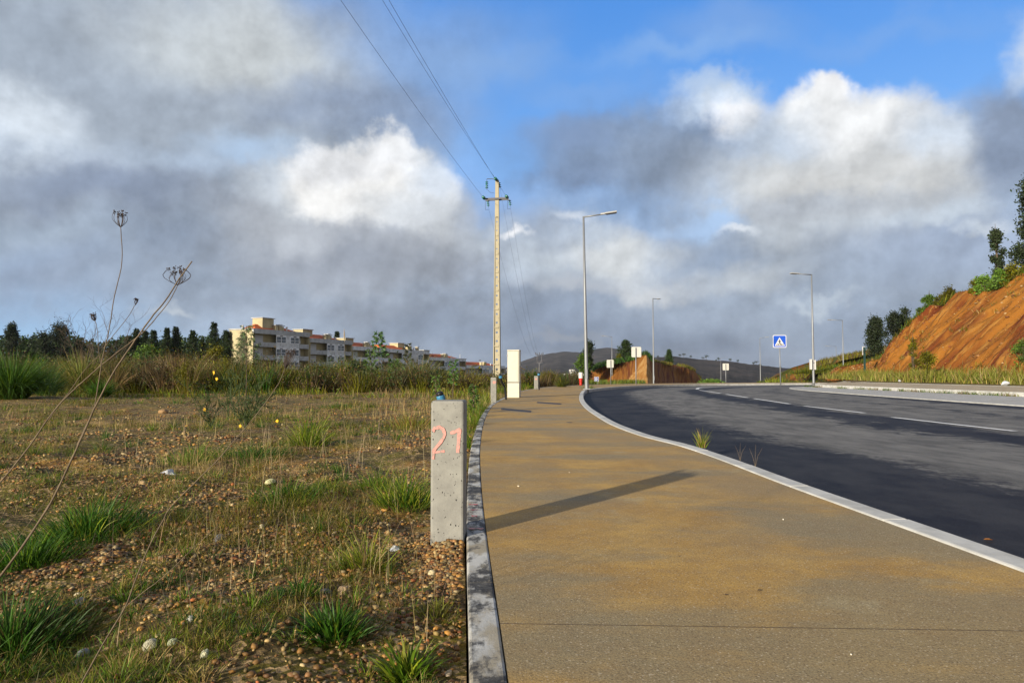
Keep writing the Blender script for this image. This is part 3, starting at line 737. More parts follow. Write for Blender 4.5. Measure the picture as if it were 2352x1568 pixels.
kerb_line('edge_line_kerb', offset(RES, -0.13), RES, 1.0, -0.096, 0.12, M['kerb'], 'flush pale edging between road and parking strip', s0=0.4, bev=0.004, nsub=2)
kerb_line('far_kerb', offset(LBK, -0.15), LBK, 1.0, 0.05, 0.22, M['kerb'], 'raised pale kerb beyond the parking strip', s0=0.4, nsub=2)
FPO = xs([(21.4, -3), (21.4, 24), (21.5, 36), (21.8, 44), (23.5, 48), (28, 51), (42, 54)])
def build_farpave():
    root = bpy.data.objects.new('far_pavement', None); COL.objects.link(root); prop(root, 'beige concrete pavement on the far side below the red bank', None, None, 'structure')
    IN = offset(LBK, -0.155)
    y = -2.9
    while y < 46:
        y1 = min(y + 5, 46.5); A = []; B = []
        for k in range(9):
            yy = y + 0.004 + (y1 - y - 0.008) * k / 8; A.append(Vector((xat(IN, yy), yy, 0))); B.append(Vector((xat(FPO, yy + max(0, yy - 38) * 0.45), yy + max(0, yy - 38) * 0.45, 0)))
        strip_obj('slab', A, B, 0.045, 0.16, M['pave2'], root, thick=0.25); y = y1
build_farpave()
kerb_line('back_edging', offset(FPO, -0.10), FPO, 1.0, 0.172, 0.2, M['kerb'], 'thin pale edging along the back of the far pavement', s0=0.4, bev=0.004, nsub=2, s1=58)

# ---------------------------------------------------------------- red banks
def grid_obj(name, P, matl, label, uv=None, kind='structure', cat=None):
    P = np.asarray(P); a, b = P.shape[:2]; i = np.arange(a - 1)[:, None] * b; j = np.arange(b - 1)[None, :]
    Q = np.stack([i + j, i + j + 1, i + b + j + 1, i + b + j], -1).reshape(-1, 4)
    return prop(npmesh(name, P.reshape(-1, 3), Q, None, matl, uv=None if uv is None else uv.reshape(-1, 2), smooth=True), label, cat, None, kind)
HY = [0, 25, 36, 48, 55.6, 58.6, 60.8, 62.3, 63.9, 65.2, 67.7, 72, 80, 95]
HZ = [9, 8.8, 8.3, 7.7, 6.7, 6.0, 5.4, 4.7, 3.5, 2.5, 1.95, 1.6, 1.2, 0.3]
def bank_top(y): return np.interp(y, HY, HZ) + (fbm(np.asarray(y) * 0.5, np.asarray(y) * 0 + 2, 31, 4) - 0.5) * 0.5 * np.clip((66 - np.asarray(y)) / 10, 0, 1)
def bank_foot(y): return np.interp(y, [0, 40, 47, 53, 59, 65, 76, 95], [26.6, 26.8, 27.6, 29.3, 31.6, 33.8, 35.0, 35.5])
def build_bank():
    ys = np.linspace(14, 76, 620); us = np.concatenate([np.linspace(-0.75, 0, 10)[:-1], np.linspace(0, 1, 90), np.linspace(1.0, 4.0, 22)[1:]])
    Y, U = np.meshgrid(ys, us, indexing='ij'); Hh = bank_top(Y); X0 = bank_foot(Y)
    face = np.clip(U, 0, 1); prof = face ** 0.93
    Z = 0.18 + (Hh - 0.18) * prof
    Z = np.where(U > 1, Hh + (U - 1) * 0.35, Z); Z = np.where(U < 0, 0.17 + (fbm(Y * 1.0, U * 6, 8, 3) - 0.5) * 0.12 * np.clip(-U * 8, 0, 1), Z)
    X = X0 + U * (36 - X0); X = np.where(U > 1, 36 + (U - 1) * 14, X); XS = np.minimum(21.62 + np.clip(Y - 44, 0, 99) * 0.37, X0 - 0.5); X = np.where(U < 0, X0 + U * (X0 - XS) / 0.75, X)
    rill = (fbm(Y * 0.40 + U * 0.5, U * 1.1, 41, 5) - 0.5) * 1.3 + (fbm(Y * 2.2 + U * 0.8, U * 2.6, 44, 4) - 0.5) * 0.30 - 0.55 * np.clip(0.13 - np.abs(fbm(Y * 0.8 + U * 0.9, U * 0.8, 47, 4) - 0.5), 0, 1) * 5 + (fbm(Y * 6, U * 22, 49, 3) - 0.5) * 0.18
    m = np.clip(np.minimum(U * 8, (1.12 - U) * 8), 0, 1) * np.clip(Hh / 5, 0.25, 1)
    X = X + rill * m * 0.75; Z = Z - rill * m * 0.55
    g = (fbm(X * 0.8, Y * 0.8, 77, 4) - 0.5) * 0.5; Z = np.where(U > 1, Z + g, Z); Z = Z - np.clip(Y - 50, 0, 99) * 0.015 * (U < 0.4)
    P = np.stack([X, Y, Z], -1); uv = np.stack([U * 12, Y], -1); globals()['BANKP'] = (P, U)
    grid_obj('red_bank', P, M['earth'], 'steep cut bank of rilled red and ochre earth on the right', uv)
build_bank()
def sky_bank(name, top, bot, Dt, Db, matl, label, back=40, rough=0.4, nu=26, drop=6, seed=3, nx=170, ochre=False):
    tx = np.array([p[0] for p in top]); ty = np.array([p[1] for p in top])
    Xs = np.linspace(tx[0], tx[-1], nx); P = np.zeros((nx, nu + 8, 3)); UV = np.zeros((nx, nu + 8, 2))
    run = 0; prev = None
    for i, X in enumerate(Xs):
        Yt = np.interp(X, tx, ty); Yb = np.interp(X, [p[0] for p in bot], [p[1] for p in bot])
        dt = np.interp(X, [p[0] for p in Dt], [p[1] for p in Dt]); db = np.interp(X, [p[0] for p in Db], [p[1] for p in Db])
        a = rp(X, Yb, db); b = rp(X, Yt, dt)
        if prev is not None: run += (a - prev).length
        prev = a
        for j in range(nu):
            t = j / (nu - 1); p = a.lerp(b, t); q = (fbm(run * 0.30 + t * 0.3, t * 1.2, seed, 5) - 0.5) * rough * min(1, t * 6) * min(1, (1 - t) * 8 + 0.15)
            P[i, j] = (p.x + q * 0.3, p.y - q, p.z + q * 0.25); UV[i, j] = (t * 6, run)
        for k in range(8):
            t = (k + 1) / 8; P[i, nu + k] = (b.x, b.y + back * t, b.z - drop * t * t + 0.3 * math.sin(k + i * 0.1)); UV[i, nu + k] = (6 + t * 8, run)
    o = grid_obj(name, P, matl, label, UV)
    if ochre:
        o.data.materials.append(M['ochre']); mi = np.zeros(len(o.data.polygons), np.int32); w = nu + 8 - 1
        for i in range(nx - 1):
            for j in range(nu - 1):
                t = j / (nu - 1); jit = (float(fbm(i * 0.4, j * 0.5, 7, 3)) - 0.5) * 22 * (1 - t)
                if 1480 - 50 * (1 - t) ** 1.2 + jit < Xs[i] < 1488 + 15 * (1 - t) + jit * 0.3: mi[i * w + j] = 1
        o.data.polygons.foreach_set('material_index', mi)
    return o
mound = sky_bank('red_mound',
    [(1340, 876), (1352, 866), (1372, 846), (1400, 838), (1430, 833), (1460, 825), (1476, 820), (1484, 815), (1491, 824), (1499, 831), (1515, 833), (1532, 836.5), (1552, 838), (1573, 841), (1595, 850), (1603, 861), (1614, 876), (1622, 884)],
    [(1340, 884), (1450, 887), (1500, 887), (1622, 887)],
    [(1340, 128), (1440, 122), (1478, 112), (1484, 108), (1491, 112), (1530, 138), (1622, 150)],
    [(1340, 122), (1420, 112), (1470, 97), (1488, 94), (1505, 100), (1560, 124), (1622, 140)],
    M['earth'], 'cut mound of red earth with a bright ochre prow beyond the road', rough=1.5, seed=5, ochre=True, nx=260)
bank2 = sky_bank('overgrown_bank',
    [(1765, 884), (1780, 880), (1800, 876), (1830, 870), (1849, 866), (1872, 844), (1892, 835.5), (1913, 828.5), (1933, 825), (1962, 818), (1986, 815), (2009, 810), (2050, 803), (2110, 795)],
    [(1765, 888), (2110, 882)], [(1765, 165), (1850, 150), (1900, 128), (2110, 95)], [(1765, 150), (1850, 130), (1900, 112), (2110, 84)],
    M['earthg'], 'low brown and orange bank grown over with scrub behind the lamp posts', rough=1.2, seed=9)
def build_hill(name, top, D, label, basez=-45, seed=1, depth=900):
    tx = [p[0] for p in top]; Xs = np.linspace(tx[0], tx[-1], 260); nu = 30; P = np.zeros((260, nu + 4, 3))
    for i, X in enumerate(Xs):
        Yt = np.interp(X, tx, [p[1] for p in top]) + (fbm(X * 0.09, 3.3, seed, 5) - 0.5) * 3.0
        b = rp(X, Yt, D); d = ray(X, 857); d = d / d.y
        for j in range(nu):
            t = j / (nu - 1); y = D - depth * (1 - t); z = basez + (b.z - basez) * (t ** 1.25)
            z += (fbm(X * 0.035, t * 4, seed + 3, 5) - 0.5) * 20 * (D / 2000) * min(1, (1 - t) * 3) * min(1, t * 3)
            P[i, j] = (b.x * y / D, y, z)
        for k in range(4): P[i, nu + k] = (b.x * (1 + 0.1 * (k + 1)), D + 150 * (k + 1), b.z - (k + 1) ** 2 * 12)
    return grid_obj(name, P, M['hill'], label)
build_hill('near_hill', [(1380, 850), (1440, 835), (1480, 824), (1505, 820.5), (1546, 818), (1587, 823), (1628, 827), (1669, 828.5), (1724, 836.5), (1765, 840.6), (1806, 844.7), (1860, 846), (1960, 850), (2200, 853)], 1500, 'dark burnt hillside with scattered trees on its ridge', seed=4)
build_hill('far_hill', [(600, 856), (900, 854), (1080, 852), (1151, 848), (1198, 830), (1233, 817.5), (1265, 811), (1294, 807), (1337, 810), (1352, 807), (1366, 802), (1393, 797.5), (1425, 802), (1450, 810), (1500, 822), (1600, 840), (1800, 850)], 2600, 'far dusky hill under the clouds behind the utility pole', basez=-60, seed=8, depth=1300)

HAZE = bpy.data.materials.new('haze'); HAZE.use_nodes = True
for _n in list(HAZE.node_tree.nodes): HAZE.node_tree.nodes.remove(_n)
_o = HAZE.node_tree.nodes.new('ShaderNodeOutputMaterial'); _v = HAZE.node_tree.nodes.new('ShaderNodeVolumePrincipled')
_v.inputs['Color'].default_value = (0.80, 0.87, 1.0, 1); _v.inputs['Density'].default_value = 0.00005; _v.inputs['Anisotropy'].default_value = 0.0
HAZE.node_tree.links.new(_v.outputs[0], _o.inputs['Volume'])
_h = MB().box(-4700, 4700, -4700, 4700, -75, 125).obj('haze', HAZE); prop(_h, 'thin pale haze lying over the valley and far hills', None, None, 'stuff')
# ---------------------------------------------------------------- concrete marker posts and capped conduits
def marker_post(X0, X1, Yt, Yb, D, label, numbered=False, lean=0.0, rz=0.0, depth=0.14, painted_dot=None):
    a = rp(X0, Yb, D); b = rp(X1, Yb, D); t = rp((X0 + X1) / 2, Yt, D)
    w = b.x - a.x; c = Vector(((a.x + b.x) / 2, D + depth / 2, a.z)); hgt = t.z - a.z
    root = empty('marker_post', (c.x, c.y, c.z), label, 'post', 'numbered concrete marker posts along the field kerb', rz)
    m = MB(); n = 6
    m.box(-w / 2, w / 2, -depth / 2, depth / 2, -0.25, hgt)
    o = m.obj('shaft', M['bollard'], root); bv = o.modifiers.new('bevel', 'BEVEL'); bv.width = 0.010 * w / 0.146; bv.segments = 2
    if numbered:
        k = w / 278.0
        def P(x, y): return Vector((-w / 2 + (x - 125) * k, -depth / 2 - 0.0015, hgt - (y - 205) * k * 1.0))
        def stroke(pts, wd):
            S = [P(*p) for p in pts]; pl = []
            for i in range(len(S) - 1):
                for q in range(5): pl.append(S[i].lerp(S[i + 1], q / 5))
            pl.append(S[-1]); vs = []
            for i, p in enumerate(pl):
                d = (pl[min(i + 1, len(pl) - 1)] - pl[max(i - 1, 0)]).normalized(); nn = Vector((-d.z, 0, d.x)); ww = wd * k / 2 * 1.3 * random.uniform(0.78, 1.12)
                for q, sgn in ((0, 1), (1, -1)):
                    v = p + nn * ww * sgn; v.x = max(v.x, -w / 2 + 0.006); vs.append(v)
            mm = MB(); mm.add(vs, [(2 * i, 2 * i + 1, 2 * i + 3, 2 * i + 2) for i in range(len(pl) - 1)]); return mm
        for pts, wd in (([(142, 462), (160, 432), (200, 424), (232, 444), (243, 480), (232, 515), (205, 555), (170, 596), (148, 625), (146, 650), (143, 690)], 22), ([(142, 634), (180, 630), (243, 624)], 17), ([(290, 474), (330, 462), (372, 440)], 22), ([(367, 436), (362, 500), (358, 570), (352, 636)], 24)):
            mm = stroke(pts, wd); mm.v = [(v[0], v[1] - 0.0006 * len(pts) / 3, v[2]) for v in mm.v]; mm.obj('painted_numeral', M['pink'], root)
    if painted_dot:
        m = MB(); cx, cz, r = painted_dot
        m.prism([(r * math.cos(q * 0.7) * (1 + 0.2 * math.sin(q * 3)), r * math.sin(q * 0.7) * (0.8 + 0.2 * math.cos(q * 2))) for q in range(9)], (cx, -depth / 2 - 0.0015, hgt - cz), (1, 0, 0), (0, 0, 1), 0.001).obj('paint_mark', M['pink'], root)
    return root
p1 = marker_post(989, 1066, 920, 1236, 3.02, 'big pitted concrete post painted 21 in pink, nearest the camera', True, rz=R(-2))
p2 = marker_post(1127, 1140, 866.5, 920, 16.9, 'small pale post with a faint pink smudge left of the cream cabinet', painted_dot=(0.02, 0.12, 0.045))
p3 = marker_post(1227, 1236, 863, 891, 30.5, 'farthest pale post with pink paint right of the cream cabinet', painted_dot=(0, 0.14, 0.05))
def conduit(pts, r, label, capdir):
    base = Vector(pts[0]); root = empty('capped_conduit', base, label, 'pipe', 'black conduits with blue caps rising from the kerb edge')
    P = [Vector(p) - base for p in pts]; S = []
    for i in range(len(P) - 1):
        for q in range(8): S.append(P[i].lerp(P[i + 1], q / 8))
    S.append(P[-1]); rad = [r * (1.0 if i % 2 else 0.88) for i in range(len(S))]
    MB().tube(S, rad, 12).obj('pipe', M['black'], root, smooth=True)
    d = Vector(capdir).normalized(); t = P[-1]
    m = MB(); m.lathe([(r * 1.05, -0.6 * r), (r * 1.7, -0.3 * r), (r * 1.75, 1.2 * r), (r * 1.62, 1.25 * r), (r * 1.62, 1.45 * r), (r * 1.72, 1.5 * r), (r * 1.6, 2.0 * r)], t, d, 16); m.obj('blue_collar', M['bluecap'], root)
    m = MB(); m.lathe([(r * 1.5, 2.0 * r), (r * 1.45, 2.9 * r), (r * 1.1, 3.5 * r), (r * 0.4, 3.7 * r)], t, d, 16); m.obj('end_plug', M['black'], root, smooth=True)
c = rp(1014, 909, 3.19); conduit([(c.x + 0.03, 3.20, -0.3), (c.x + 0.02, 3.20, 0.3), (c.x + 0.0, 3.19, c.z - 0.02)], 0.0115, 'blue capped conduit poking up behind the post painted 21', (-0.25, -0.1, 1))
c = rp(1150, 867, 18.6); d = rp(1162, 897, 18.8); conduit([(d.x + 0.02, 18.8, -0.15), (d.x - 0.03, 18.75, d.z + 0.1), (c.x + 0.03, 18.65, c.z - 0.12), (c.x, 18.6, c.z)], 0.028, 'leaning blue capped conduit between small post and cream cabinet', (-0.2, -0.2, 1))
c = rp(1237.5, 861, 29.6); conduit([(c.x + 0.02, 29.6, -0.1), (c.x + 0.01, 29.6, c.z - 0.3), (c.x, 29.6, c.z)], 0.032, 'upright blue capped conduit beside the farthest pale post', (0, 0, 1))

# utility cabinet
def cabinet():
    a = gp(1165, 913, 0); D = a.y; w = 27.5 * D / F; h = rp(1180, 803, D).z; root = empty('cabinet', (a.x + w / 2, D, 0), 'tall cream electrical cabinet standing on the pavement edge', 'electrical cabinet', rz=R(-9))
    dp = 0.34; hb = 0.40 * 1.0
    hb = rp(1180, 878, D).z
    MB().box(-w / 2, w / 2, 0, dp, 0, hb - 0.012).obj('plinth', M['cabinet'], root, bevel=0.008)
    MB().box(-w / 2 + 0.01, w / 2 - 0.01, 0.01, dp - 0.01, hb - 0.012, hb + 0.004).obj('shadow_gap', M['black'], root)
    MB().box(-w / 2, w / 2, 0.016, dp, hb + 0.004, h - 0.035).obj('housing', M['cabinet'], root, bevel=0.006)
    MB().box(-w / 2 + 0.012, w / 2 - 0.03, 0, 0.0155, hb + 0.015, h - 0.05).obj('door', M['cabinet'], root, bevel=0.004)
    MB().box(-w / 2 - 0.006, w / 2 + 0.006, -0.012, dp + 0.01, h - 0.035, h).obj('cap', M['cabinet'], root, bevel=0.006)
    m = MB(); m.box(w / 2, w / 2 + 0.02, 0.02, 0.07, h * 0.50, h * 0.66); m.obj('side_handle', M['black'], root, bevel=0.004)
    for z in (0.35, 0.8): MB().lathe([(0.012, 0), (0.012, 0.05)], (-w / 2 - 0.004, 0.012, hb + (h - hb) * z), (0, 0, 1), 8).obj('hinge', M['alu'], root)
cabinet()
# inspection covers set in the pavement
def cover(pts, label):
    P = [gp(x, y, 0.0) for x, y in pts]; c = sum(P, Vector()) / 4; root = empty('inspection_cover', c, label, 'manhole cover')
    def ring(f, z): return [((p - c) * f + Vector((0, 0, z))) for p in P]
    o = ring(1.0, 0.003); o2 = ring(0.93, 0.003); ob = ring(1.0, -0.01)
    m = MB(); m.add(o + o2 + ob, [(i, (i + 1) % 4, 4 + (i + 1) % 4, 4 + i) for i in range(4)] + [(8 + i, 8 + (i + 1) % 4, (i + 1) % 4, i) for i in range(4)]); m.obj('frame', M['cover'], root)
    i1 = ring(0.92, 0.002); i2 = ring(0.92, -0.01); m = MB(); m.add(i1 + i2, [(0, 1, 2, 3)] + [(4 + i, 4 + (i + 1) % 4, (i + 1) % 4, i) for i in range(4)]); m.obj('lid', M['cover'], root)
cover([(1151, 941), (1219, 947), (1220.5, 943), (1152, 937)], 'dark square cover nearer of the two before the cabinet')
cover([(1233, 925), (1288, 929), (1289.5, 926), (1234, 922.5)], 'dark square cover right of and beyond the cabinet foot')
a = gp(1308, 970, 0); MB().lathe([(0.045, -0.01), (0.045, 0.004), (0.03, 0.006)], a, (0, 0, 1), 14).obj('valve_cover', M['cover'])
prop(bpy.data.objects['valve_cover'], 'tiny round iron cap set in the ochre pavement', 'valve cover')
# painted marks on the field kerb
for k, (X0, X1, Y, s, mt) in enumerate([(1077, 1097, 1158, 4, 'redpaint'), (1080, 1098, 1170, 2, 'redpaint'), (1082, 1096, 1184, 3, 'redpaint'), (1076, 1110, 1213, 5, 'pink')]):
    a = gp(X0, Y, 0.008); b = gp(X1, Y, 0.008); w = s * a.y / F * 2.2
    m = MB(); pts = [(t / 6, math.sin(t * 2.3) * 0.25) for t in range(7)]
    vs = [(a.x + (b.x - a.x) * t, a.y + w * (q - 0.5 + 0.3 * math.sin(t * 9 + k)), 0.0085) for t, q in pts] + [(a.x + (b.x - a.x) * t, a.y + w * (q + 0.5), 0.0085) for t, q in reversed(pts)]
    m.add(vs, [tuple(range(len(vs)))]); o = m.obj('paint_mark', M[mt], bpy.data.objects['field_kerb'])

# ---------------------------------------------------------------- street lamps
def lamp_mesh(name, H, arm, head, elev, label, loc, rz, group='slim grey street lamps along the road'):
    root = empty(name, loc, label, 'street lamp', group, rz)
    m = MB(); m.tube([(0, 0, -0.3), (0, 0, 0.0), (0, 0, H * 0.5), (0, 0, H)], [0.085, 0.085, 0.062, 0.042], 14); m.obj('pole', M['galv'], root, smooth=True)
    m = MB(); m.box(-0.045, 0.045, -0.092, -0.07, 0.45, 0.85); m.obj('access_door', M['galv'], root)
    m = MB(); m.box(-0.16, 0.16, -0.16, 0.16, -0.02, 0.02); m.obj('base_plate', M['galv'], root, bevel=0.004)
    e = math.tan(elev); m = MB(); m.tube([(-0.04, 0, H - 0.03), (arm - head + 0.1, 0, H - 0.03 + (arm - head + 0.1) * e)], [0.036, 0.028], 10); m.obj('arm', M['galv'], root, smooth=True)
    Rm = Matrix.Translation((arm - head, 0, H - 0.02 + (arm - head) * e)) @ Matrix.Rotation(-elev, 4, 'Y')
    m = MB(); m.box(0, head * 0.28, -0.055, 0.055, -0.03, 0.045, Rm); m.box(head * 0.28, head, -0.13, 0.13, -0.025, 0.035, Rm); hd = m.obj('lamp_head', M['alu'], root, bevel=0.01)
    m = MB(); m.box(head * 0.35, head - 0.03, -0.10, 0.10, -0.045, -0.0255, Rm); m.obj('led_panel', M['steel'], hd)
    return root
def place_lamp(X, Y, D, Htop_px, armpx, label, elev=R(5), rz=0.0, H=None):
    b = rp(X, Y, D); Hh = H or (rp(X, Htop_px, D).z - b.z); arm = abs(armpx) * D / F
    base_rz = 0.0 if armpx > 0 else math.pi
    return lamp_mesh('street_lamp', Hh, max(0.9, arm / max(0.2, abs(math.cos(rz)))), 0.70, elev, label, b, base_rz + rz)
l1 = place_lamp(1343.5, 893, 29.6, 497, 76, 'tallest nearest street lamp standing in the road kerb', R(6), R(-8))
l1.rotation_euler.x = 0; l1.rotation_euler.y = R(-0.8)
l1.location.x += 0.08
place_lamp(1501.5, 883, 68, 685, 24, 'street lamp with a short foreshortened arm in front of the red mound', R(4), R(60))
place_lamp(1869, 880, 47, 630, -52, 'street lamp on the far pavement with white plates on its pole', R(2), R(10))
place_lamp(1406, 877, 118, 773, -24, 'distant street lamp overlapping the back of a square sign', R(6))
place_lamp(1747, 884.5, 115, 776, 21, 'distant street lamp just left of the blue crossing sign', R(8))
place_lamp(1656, 879, 213, 821.5, 16, 'faintest farthest street lamp beside the small square sign', R(5))
place_lamp(1938, 874.5, 87, 735, -34, 'second street lamp along the far side beyond the plated one', R(2))
place_lamp(1922, 872, 150, 795, -25, 'far street lamp just left of a taller one by the overgrown bank', R(2))
# plates on the lamp of the far pavement
root = empty('notice_plate', rp(1867, 836, 46.9), 'pair of narrow white plates strapped to the far lamp pole', 'sign')
MB().box(-0.17, -0.11, -0.14, 0.14, -0.36, 0.34).obj('left_plate', M['white'], root); MB().box(0.11, 0.15, -0.14, 0.14, -0.38, 0.28).obj('right_plate', M['white'], root)
MB().box(-0.17, 0.15, -0.075, -0.065, 0.10, 0.13).obj('strap', M['galv'], root)

# ---------------------------------------------------------------- signs
def rounded(w, h, r, n=5):
    P = []
    for cx, cy, a0 in ((w / 2 - r, h / 2 - r, 0), (-w / 2 + r, h / 2 - r, 90), (-w / 2 + r, -h / 2 + r, 180), (w / 2 - r, -h / 2 + r, 270)):
        for k in range(n + 1):
            a = R(a0 + 90 * k / n); P.append((cx + r * math.cos(a), cy + r * math.sin(a)))
    return P
def square_sign_back(X0, X1, Yt, Yb, Xp, Yfoot, D, label):
    b = rp(Xp, Yfoot, D); t = rp(Xp, Yt, D).z; w = (X1 - X0) * D / F; h = (Yb - Yt) * D / F
    root = empty('road_sign', b, label, 'road sign', 'square road signs seen from behind'); top = t - b.z; cx = rp((X0 + X1) / 2, Yt, D).x - b.x
    MB().tube([(0, 0, -0.4), (0, 0, top - 0.05)], 0.032, 10).obj('post', M['galv'], root, smooth=True)
    MB().prism(rounded(w, h, w * 0.10), (cx, 0.036, top - h / 2), (1, 0, 0), (0, 0, 1), -0.004).obj('plate', M['signback'], root)
    for z in (0.25, 0.75): MB().box(cx - w * 0.42, cx + w * 0.42, 0.027, 0.0355, top - h * z - 0.012, top - h * z + 0.012).obj('bracket', M['signback'], root)
square_sign_back(1450.5, 1473, 796.4, 820, 1461, 887.5, 42.5, 'back of the biggest square sign before the red mound')
square_sign_back(1393.6, 1409.5, 826, 844, 1403, 877, 58, 'back of a square sign overlapping a distant lamp post')
square_sign_back(1660, 1674.3, 834.5, 850, 1667.5, 884.5, 66, 'back of the smallest square sign before the dark hill')
def crossing_sign():
    D = 44.5; b = rp(1793, 880.5, D); k = D / F; root = empty('crossing_sign', b, 'blue pedestrian crossing sign with a walking figure on a thin post', 'road sign')
    c = rp(1790, 783.8, D); w = 31 * k; h = 29 * k; cx = c.x - b.x; cz = c.z - b.z
    MB().tube([(0, 0, -0.3), (-0.03, 0, cz)], 0.034, 10).obj('post', M['galv'], root, smooth=True)
    MB().prism(rounded(w, h, w * 0.09), (cx, -0.046, cz), (1, 0, 0), (0, 0, 1), 0.004).obj('border', M['signwhite'], root)
    MB().prism(rounded(w * 0.90, h * 0.89, w * 0.06), (cx, -0.0505, cz), (1, 0, 0), (0, 0, 1), 0.003).obj('blue_field', M['blue'], root)
    s = w / 265.0   # units of the enlarged view
    def q(x, y): return ((x - 380) * s, (258 - y) * s)
    tri = [q(378, 178), q(484, 347), q(282, 347)]
    MB().prism(tri, (cx, -0.054, cz), (1, 0, 0), (0, 0, 1), 0.003).obj('triangle', M['signwhite'], root)
    fig = empty; parts = MB(); y0 = -0.0575
    def pol(pts): parts.prism([q(*p) for p in pts], (cx, y0, cz), (1, 0, 0), (0, 0, 1), 0.003)
    pol([(378 + 9 * math.cos(a * 0.785), 229 + 10 * math.sin(a * 0.785)) for a in range(8)])
    pol([(366, 243), (392, 243), (390, 282), (370, 282)])
    pol([(366, 243), (372, 250), (358, 272), (350, 268)]); pol([(392, 243), (408, 266), (401, 272), (387, 254)])
    pol([(370, 280), (381, 282), (372, 304), (362, 318), (353, 316), (362, 300)]); pol([(380, 280), (391, 280), (396, 300), (410, 314), (402, 320), (387, 306)])
    for x in (312, 344, 376, 406, 436): pol([(x + 8 + (378 - x) * 0.10, 306), (x + 20 + (378 - x) * 0.10, 306), (x + 18, 336), (x, 336)])
    parts.obj('pedestrian_symbol', M['ink'], root)
crossing_sign()
def d_sign():
    D = 60; b = rp(1370, 880, D); c = rp(1370, 870.3, D); s = 10.2 * D / F; root = empty('small_sign', b, 'small blue board with a white letter D low in the grass', 'sign'); cz = c.z - b.z
    for x in (-s * 0.3, s * 0.3): MB().box(x - 0.015, x + 0.015, 0, 0.03, -0.3, cz).obj('stake', M['galv'], root)
    MB().box(-s / 2, s / 2, -0.03, -0.0005, cz - s / 2, cz + s / 2).obj('board', M['signwhite'], root)
    MB().box(-s * 0.43, s * 0.43, -0.034, -0.0305, cz - s * 0.43, cz + s * 0.43).obj('blue_field', M['dblue'], root)
    m = MB(); m.box(-s * 0.25, -s * 0.11, -0.039, -0.0345, cz - s * 0.30, cz + s * 0.30)
    n = 10; o = [(-s * 0.11 + s * 0.36 * math.sin(math.pi * k / n), s * 0.30 * math.cos(math.pi * k / n)) for k in range(n + 1)]; i = [(-s * 0.11 + s * 0.19 * math.sin(math.pi * k / n), s * 0.16 * math.cos(math.pi * k / n)) for k in range(n + 1)]
    vs = [(x, -0.038, cz + z) for x, z in o + i]; m.add(vs, [(k, k + 1, n + 2 + k, n + 1 + k) for k in range(n)]); m.obj('letter', M['signwhite'], root)
d_sign()
def delineator():
    D = 41; b = rp(1334, 884.5, D); root = empty('traffic_delineator', b, 'squat red post with a white upper half beside the nearest lamp', 'bollard'); k = D / F
    h = rp(1334, 855, D).z - b.z; MB().lathe([(0.10, 0), (0.085, 0.06), (0.095, h * 0.35), (0.125, h * 0.55)], (0, 0, 0), (0, 0, 1), 16).obj('red_base', M['red'], root, smooth=True)
    MB().lathe([(0.128, h * 0.55), (0.128, h * 0.97), (0.11, h)], (0, 0, 0), (0, 0, 1), 16).obj('white_sleeve', M['white'], root)
delineator()
def vehicle():
    D = 88; b = rp(1316, 866, D); k = D / F; root = empty('pickup_truck', b, 'white pickup cab half hidden by weeds left of the nearest lamp', 'pickup truck')
    z = lambda Y: rp(1316, Y, D).z - b.z; x = lambda X: (X - 1316) * k; W = 1.6
    body = [(x(1296), z(866)), (x(1340), z(866)), (x(1341), z(859)), (x(1327), z(858)), (x(1318.5), z(848.5)), (x(1309.5), z(848.3)), (x(1309), z(858)), (x(1296), z(858))]
    MB().prism(body, (0, 0, 0), (1, 0, 0), (0, 0, 1), -W).obj('body', M['white'], root, bevel=0.02)
    MB().prism([(x(1316.5), z(850)), (x(1318.3), z(849.8)), (x(1325.5), z(857.6)), (x(1317.0), z(857.6))], (0, -0.005, 0), (1, 0, 0), (0, 0, 1), 0.01).obj('side_window', M['glass'], root)
    MB().prism([(x(1311), z(850)), (x(1315.3), z(850)), (x(1315.8), z(857.6)), (x(1311), z(857.6))], (0, -0.005, 0), (1, 0, 0), (0, 0, 1), 0.01).obj('side_window', M['glass'], root)
    MB().box(x(1311.5), x(1314), -0.14, -0.012, z(857), z(853.5)).obj('mirror', M['white'], root, bevel=0.02)
    for wx in (1302, 1333):
        w = MB().lathe([(0.36, 0), (0.36, 0.2)], (x(wx), -0.01, 0.05), (0, 1, 0), 18).obj('wheel', M['black'], root); MB().lathe([(0.2, -0.02), (0.2, 0.0)], (x(wx), -0.012, 0.05), (0, 1, 0), 12).obj('rim', M['alu'], w)
vehicle()
b = rp(1314, 872, 70); prop(MB().tube([(0, 0, -0.4), (0, 0, rp(1314, 832, 70).z - b.z)], 0.03, 8).obj('stake', M['white'], None, None), 'thin white stake in front of the pickup cab', 'stake'); bpy.data.objects['stake'].location = b if True else None
bpy.data.objects['stake'].name = 'marker_stake'
D = 62; b = rp(1986.5, 878, D); root = empty('bus_stop_post', b, 'dark green post with a pale edge strip before the dark trees', 'post'); hh = rp(1986, 797, D).z - b.z
MB().box(-0.06, 0.10, -0.05, 0.05, -0.3, hh).obj('post', M['darkgreen'], root); MB().box(-0.16, -0.11, -0.03, 0.03, hh * 0.78, hh + 0.02).obj('edge_strip', M['white'], root); MB().box(-0.16, 0.10, -0.02, 0.02, hh + 0.021, hh + 0.06).obj('top_rail', M['white'], root)

